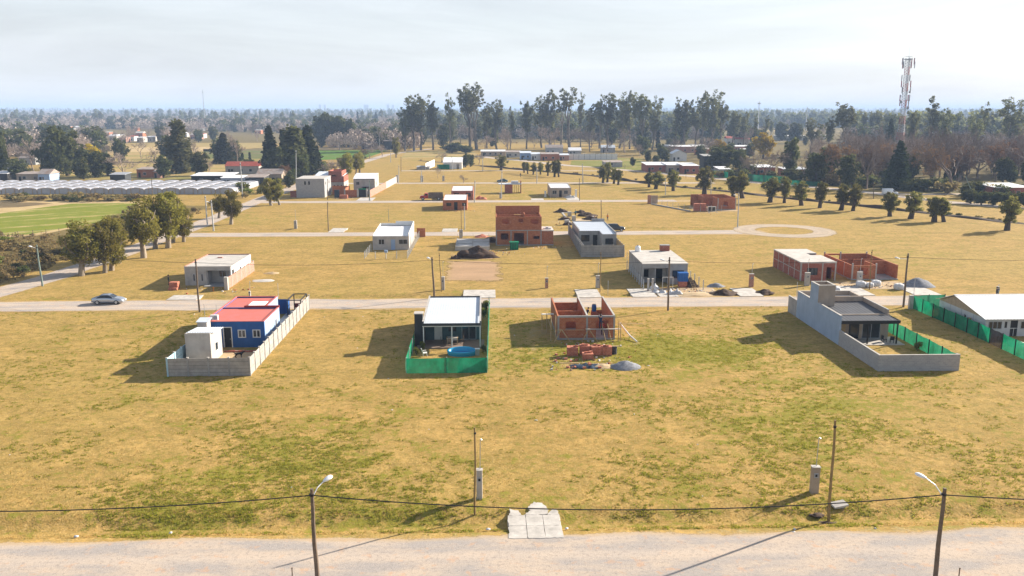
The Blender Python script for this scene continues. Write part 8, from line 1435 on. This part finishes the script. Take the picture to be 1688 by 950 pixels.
# ------------------------------------------------------------------ people and a dog
def skinned(name, verts, edges, radii, root):
    me = bpy.data.meshes.new(name); me.from_pydata(verts, edges, []); o = bpy.data.objects.new(name, me); COL.objects.link(o)
    md = o.modifiers.new('skin', 'SKIN'); md.use_smooth_shade = True; sv = me.skin_vertices[0].data
    for i, r in enumerate(radii): sv[i].radius = (r, r) if isinstance(r, float) else r; sv[i].use_root = (i == root)
    s = o.modifiers.new('sub', 'SUBSURF'); s.levels = 2; s.render_levels = 2
    dg = bpy.context.evaluated_depsgraph_get(); me2 = bpy.data.meshes.new_from_object(o.evaluated_get(dg)); bpy.data.objects.remove(o); return me2
def person(label, loc, rz, top, legs, pose='stand', bend=0.0, helmet=None):
    """one continuous body mesh with clothing colours by region; hair or helmet as a child"""
    J = {'pel': (0, 0, .95), 'spi': (0, .01, 1.15), 'che': (0, 0, 1.36), 'nec': (0, -.01, 1.50), 'hd0': (0, -.02, 1.60), 'hd1': (0, -.03, 1.70), 'hd2': (0, -.02, 1.76)}
    for s, q in ((-1, 'l'), (1, 'r')):
        st = .16 if pose == 'walk' else .03
        J.update({'sh' + q: (s * .18, 0, 1.43), 'el' + q: (s * .26, .02, 1.16), 'wr' + q: (s * .25, -.06, .92), 'ha' + q: (s * .25, -.09, .83), 'hi' + q: (s * .10, 0, .92), 'kn' + q: (s * .11, -.04 + s * st * -.6, .50), 'an' + q: (s * .12, .03 + s * st * 1.3, .09), 'to' + q: (s * .13, -.13 + s * st * 1.3, .04)})
    if pose == 'reach':
        for s, q in ((-1, 'l'), (1, 'r')): J.update({'el' + q: (s * .24, -.22, 1.5), 'wr' + q: (s * .16, -.4, 1.66), 'ha' + q: (s * .14, -.46, 1.72)})
    if pose == 'work':
        for s, q in ((-1, 'l'), (1, 'r')): J.update({'el' + q: (s * .26, -.12, 1.18), 'wr' + q: (s * .16, -.36, 1.1), 'ha' + q: (s * .12, -.44, 1.06)})
    if bend:
        for k in list(J):
            x, y, z = J[k]
            if z > .96 or k[:2] in ('el', 'wr', 'ha', 'sh'): a = bend; zz = z - .95; J[k] = (x, y * math.cos(a) - zz * math.sin(a), .95 + zz * math.cos(a) + y * math.sin(a))
    RAD = {'pel': (.165, .12), 'spi': (.145, .11), 'che': (.18, .12), 'nec': .062, 'hd0': .085, 'hd1': .10, 'hd2': .085, 'sh': .068, 'el': .05, 'wr': .038, 'ha': (.045, .03), 'hi': .10, 'kn': .07, 'an': .052, 'to': .045}
    names = list(J); idx = {k: i for i, k in enumerate(names)}; E_ = [('pel', 'spi'), ('spi', 'che'), ('che', 'nec'), ('nec', 'hd0'), ('hd0', 'hd1'), ('hd1', 'hd2')]
    for q in 'lr': E_ += [('che', 'sh' + q), ('sh' + q, 'el' + q), ('el' + q, 'wr' + q), ('wr' + q, 'ha' + q), ('pel', 'hi' + q), ('hi' + q, 'kn' + q), ('kn' + q, 'an' + q), ('an' + q, 'to' + q)]
    rad = [RAD.get(k, RAD.get(k[:2])) for k in names]; me = skinned('body', [J[k] for k in names], [(idx[a], idx[b]) for a, b in E_], rad, 0)
    for m in (top, legs, 'skin', 'rubber'): me.materials.append(MT[m])
    JP = [(Vector(J[k]), k) for k in names]
    for p in me.polygons:
        c = p.center; k = min(JP, key=lambda q: (q[0] - c).length)[1]; p.material_index = 2 if k in ('nec', 'hd0', 'hd1', 'hd2') or k[:2] in ('ha',) else 3 if k[:2] in ('an', 'to') else 1 if k[:2] in ('kn', 'hi') or k == 'pel' else 0
    o = thing('person', label, 'person', loc, rz); part('body', me, None, o)
    hd = Vector(J['hd1']); V = []; Fq = []; n = 10
    for i in range(5):
        a = math.pi / 2 * i / 4
        for k in range(n): t = 6.283 * k / n; V.append((hd.x + .122 * math.sin(a) * math.cos(t), hd.y + .015 + .135 * math.sin(a) * math.sin(t), hd.z + .01 + .125 * math.cos(a) - (.06 if i == 4 and math.sin(t) > 0 else 0)))
    for i in range(4):
        for k in range(n): a = i * n + k; b = i * n + (k + 1) % n; Fq.append((a, a + n, b + n, b))
    part('cap' if helmet else 'hair', np_mesh('hair', V, Fq, helmet or 'hair'), None, o)
    f = MB().box(hd.x - .016, hd.x + .016, hd.y - .135, hd.y - .09, hd.z - .05, hd.z + .0); part('nose', f, 'skin', o)
    for s, q in ((-1, 'l'), (1, 'r')):
        h, w_ = Vector(J['ha' + q]), Vector(J['wr' + q]); d = (h - w_).normalized(); sd_ = d.cross(Vector((0, 0, 1))) if abs(d.z) < .8 else Vector((0, 1, 0)); sd_.normalize(); nrm = d.cross(sd_); m = MB()
        for i, ln in enumerate((.06, .075, .08, .07)): b = h + sd_ * (.03 - i * .02); m.tube([b, b + d * ln * .6, b + d * ln * .9 + nrm * .02 * s], [.009, .008, .006], 4)
        b = h - d * .03 + sd_ * .04; m.tube([b, b + sd_ * .025 + d * .03, b + sd_ * .03 + d * .055], [.01, .009, .007], 4); part('fingers', m, 'skin', o)
    return o
P3 = lambda px, py, z=0.0: (*site(px, py), z)
person('man in dark clothes standing in the shadow left of the porch house', P3(278.5, 471), 2.0, 'darkcl', 'jean', 'stand'); person('person in dark clothes walking along the second road, far right', P3(1642, 492), 1.3, 'darkcl', 'jean', 'walk')
person('worker in navy standing on the scaffold plank of the brick shell', (14.05, 101.28, 1.57), math.pi, 'navy', 'navy', 'reach'); person('worker in navy behind the middle wall of the brick shell', (13.2, 108.5, .85), 2.2, 'navy', 'navy', 'work', .35)
person('worker in teal shirt among the foundation trenches', P3(948.5, 357), .5, 'tealcl', 'darkcl', 'work'); person('worker in dark clothes stooping at the trench, right', P3(982, 366), 1.0, 'darkcl', 'jean', 'work', .6); person('worker in orange vest right of the foundation trenches', P3(1001.5, 364), 2.5, 'orangecl', 'jean', 'stand'); person('person in dark clothes on the far lots before the pruned trees', P3(858, 292), .4, 'darkcl', 'darkcl', 'walk'); person('worker in red on the porch opening of the brick shell', (14.6, 103.3, .22), 3.0, 'redcar', 'jean', 'work', .2)
def dog():
    v = [(0, .0, .48), (-.28, 0, .46), (.3, 0, .5), (.46, 0, .62), (.6, 0, .66), (.74, 0, .62), (-.42, 0, .52), (-.6, 0, .66)]; e = [(0, 1), (0, 2), (2, 3), (3, 4), (4, 5), (1, 6), (6, 7)]; r = [.13, .12, .15, .09, .085, .045, .05, .02]
    for x, kx in ((.28, 0), (-.32, 1)):
        for s in (-1, 1):
            i = len(v); b = 2 if x > 0 else 1; v += [(x + (.0 if not kx else .06), s * .1, .32), (x - (.03 if not kx else .1), s * .1, .16), (x, s * .1, .03), (x + .06, s * .1, .02)]; e += [(b, i), (i, i + 1), (i + 1, i + 2), (i + 2, i + 3)]; r += [.07 if not kx else .085, .035, .03, .032]
    me = skinned('body', v, e, r, 0); me.materials.append(MT['darkcl']); o = thing('dog', 'black dog standing in the yard of the blue house', 'dog', (*site(394, 590), .03), .2); part('body', me, None, o)
    for s in (-1, 1): part('ear', MB().hexa([(.55, s * .05 - .02, .72), (.6, s * .05 - .02, .72), (.6, s * .05 + .02, .72), (.55, s * .05 + .02, .72)], [(.55, s * .06 - .005, .82), (.57, s * .06 - .005, .82), (.57, s * .06 + .005, .82), (.55, s * .06 + .005, .82)]), 'darkcl', o)
dog()

# ------------------------------------------------------------------ grass tufts on the near lots
def grass():
    rng = np.random.default_rng(5)
    nz_ = lambda X, Y, f, o: np.array([mnoise.noise(Vector((a * f, b * f, o))) for a, b in zip(X.tolist(), Y.tolist())])
    def field_of(N, pw, y1=119.3):
        Y = 53.2 + (y1 - 53.2) * rng.random(N) ** pw; half = (Y * .98 + 6) * .62 + 3; return Y * math.tan(YAW) + (rng.random(N) * 2 - 1) * half, Y
    def clear(X, Y):
        k = np.ones(len(X), bool)
        for x0, x1, y0, y1 in [(-34.4, -25.3, 88.3, 120), (-8.9, .5, 98, 120), (8.6, 16.2, 101.8, 113.2), (42.6, 51.9, 97, 117), (62.8, 75, 101.8, 114), (1.2, 5.2, 51, 57.3), (8.8, 14.8, 93, 96)]: k &= ~((X > x0) & (X < x1) & (Y > y0) & (Y < y1))
        return k
    # straw blades everywhere, green tufts in drifts
    X, Y = field_of(90000, 1.45); k = clear(X, Y); X, Y = X[k], Y[k]; k = rng.random(len(X)) < .6 + .6 * nz_(X, Y, .4, 0); X, Y = X[k], Y[k]; G = np.zeros(len(X)); Hh = .025 + .05 * rng.random(len(X)); Wd = .02 + .03 * rng.random(len(X)); Sp = np.full(len(X), .05)
    cx, cy_ = field_of(60000, 1.25); k = clear(cx, cy_); cx, cy_ = cx[k], cy_[k]; gs = np.zeros(len(cx))
    for x, y, r, a in BLOBS: gs += a * np.exp(-((cx - x) ** 2 + (cy_ - y) ** 2) / (r * r))
    pr = np.clip(-.02 + .55 * gs + .55 * nz_(cx, cy_, .11, 4) + .45 * nz_(cx, cy_, .5, 9), 0, .8); k = rng.random(len(cx)) < pr; cx, cy_ = cx[k], cy_[k]; m = 11; rad = .06 + .16 * rng.random(len(cx)) ** 2
    gx = np.repeat(cx, m) + rng.normal(size=len(cx) * m) * np.repeat(rad, m) * 1.3; gy = np.repeat(cy_, m) + rng.normal(size=len(cx) * m) * np.repeat(rad, m); gh = np.repeat(.04 + .5 * rad * (.6 + .8 * rng.random(len(cx))), m) * (.6 + .6 * rng.random(len(gx)))
    X = np.concatenate([X, gx]); Y = np.concatenate([Y, gy]); G = np.concatenate([G, np.repeat(.65 + .35 * rng.random(len(cx)), m)]); Hh = np.concatenate([Hh, gh]); Wd = np.concatenate([Wd, .02 + .03 * rng.random(len(gx))]); Sp = np.concatenate([Sp, np.full(len(gx), .04)])
    n = len(X); Z = terrain_z(X, Y); B = 2; V = np.zeros((n, B, 3, 3), np.float32); ang = rng.random((n, B)) * 6.28; lean = rng.random((n, B)) * 1.2; wd = Wd[:, None] * (.7 + .6 * rng.random((n, B)))
    ca, sa = np.cos(ang), np.sin(ang); bx, by = X[:, None] + rng.normal(size=(n, B)) * Sp[:, None], Y[:, None] + rng.normal(size=(n, B)) * Sp[:, None]; hh = Hh[:, None] * (.6 + .7 * rng.random((n, B))); z0 = np.repeat(Z[:, None] - .01, B, 1)
    V[:, :, 0] = np.stack([bx - wd * ca, by - wd * sa, z0], -1); V[:, :, 1] = np.stack([bx + wd * ca, by + wd * sa, z0], -1); V[:, :, 2] = np.stack([bx - sa * hh * lean, by + ca * hh * lean, Z[:, None] + hh], -1)
    me = np_mesh('grass_tufts', V.reshape(-1, 3), np.arange(n * B * 3).reshape(-1, 3), None, 3)
    m, t = new_mat('grass_blades'); b = NB(t); at = b.attr('blade'); c = b.mix(at.outputs['Fac'], (0.50, 0.335, 0.125), (0.25, 0.275, 0.028)); rn = b.n('ShaderNodeNewGeometry').outputs['Random Per Island']; c = b.mix(b.math('MULTIPLY', rn, .4), c, b.mix(.5, c, (0.24, 0.19, 0.04))); d = b.n('ShaderNodeBsdfDiffuse'); tr = b.n('ShaderNodeBsdfTranslucent'); b.l(c, d.inputs[0]); b.l(c, tr.inputs[0]); mx = b.n('ShaderNodeMixShader'); mx.inputs[0].default_value = .5; b.l(d.outputs[0], mx.inputs[1]); b.l(tr.outputs[0], mx.inputs[2]); b.out(mx.outputs[0]); me.materials.append(m)
    a = me.attributes.new('blade', 'FLOAT', 'POINT'); a.data.foreach_set('value', np.repeat(G, B * 3).astype(np.float32)); o = link('grass_tufts', me); tag(o, 'short dry and green grass tufts covering the near lots', 'grass', kind='stuff')
grass()

# ------------------------------------------------------------------ rubble bits strewn round the building sites
def rubble():
    rng = np.random.default_rng(12); m = MB()
    for x, y, rx, ry, n in [(11.5, 92.5, 5, 3, 70), (12.5, 99.5, 5, 2, 40), (29.5, 130, 4.5, 3, 110), (35, 129, 3, 2, 40), (62, 133.5, 8, 3, 90), (1.5, 168, 6, 5, 60), (12, 175, 4, 2, 40), (22, 212, 8, 8, 60), (62, 238, 6, 4, 50), (-42, 133, 5, 3, 40), (-46, 277, 6, 3, 50), (26, 276, 4, 2, 40), (-8, 241, 5, 2, 30)]:
        for i in range(n):
            px, py = x + rng.normal() * rx * .5, y + rng.normal() * ry * .5; s = .05 + .13 * rng.random() ** 2; a = rng.random() * 6.28; c, d = math.cos(a) * s, math.sin(a) * s; z = float(terrain_z(np.array([px]), np.array([py]))[0]) + .02; k = .5 + .5 * rng.random()
            b = [(px + c, py + d), (px - d * k, py + c * k), (px - c, py - d), (px + d * k, py - c * k)]; m.hexa([(u, v, z - .05) for u, v in b], [(u + rng.normal() * s * .15, v + rng.normal() * s * .15, z + s * (.5 + .7 * rng.random())) for u, v in b])
    mt, t = new_mat('mixed_rubble'); nb = NB(t); rn = nb.n('ShaderNodeNewGeometry').outputs['Random Per Island']; rp_ = nb.n('ShaderNodeValToRGB'); rp_.color_ramp.interpolation = 'CONSTANT'; e = rp_.color_ramp.elements; e[0].color = (.36, .12, .06, 1); e[1].position = .35; e[1].color = (.45, .42, .39, 1)
    q = e.new(.6); q.color = (.24, .16, .1, 1); q = e.new(.8); q.color = (.62, .6, .58, 1); nb.l(rn, rp_.inputs[0]); nb.out(nb.bsdf(rp_.outputs[0], .95).outputs[0])
    o = link('rubble_bits', m.mesh('rubble_bits', mt)); tag(o, 'brick and mortar crumbs strewn round the building sites', 'rubble', kind='stuff')
rubble()
# ------------------------------------------------------------------ haze
hz, ht = new_mat('haze_air'); hb = NB(ht)
pv = hb.n('ShaderNodeVolumePrincipled'); pv.inputs['Color'].default_value = (0.50, 0.68, 1.0, 1); pv.inputs['Density'].default_value = 0.00020
pv.inputs['Anisotropy'].default_value = 0.0
hb.out(pv.outputs[0], True)
mb = MB().box(-9600, 9600, -500, 12600, -2.5, 76)
hzo = struct('haze', mb, hz, 'stuff')
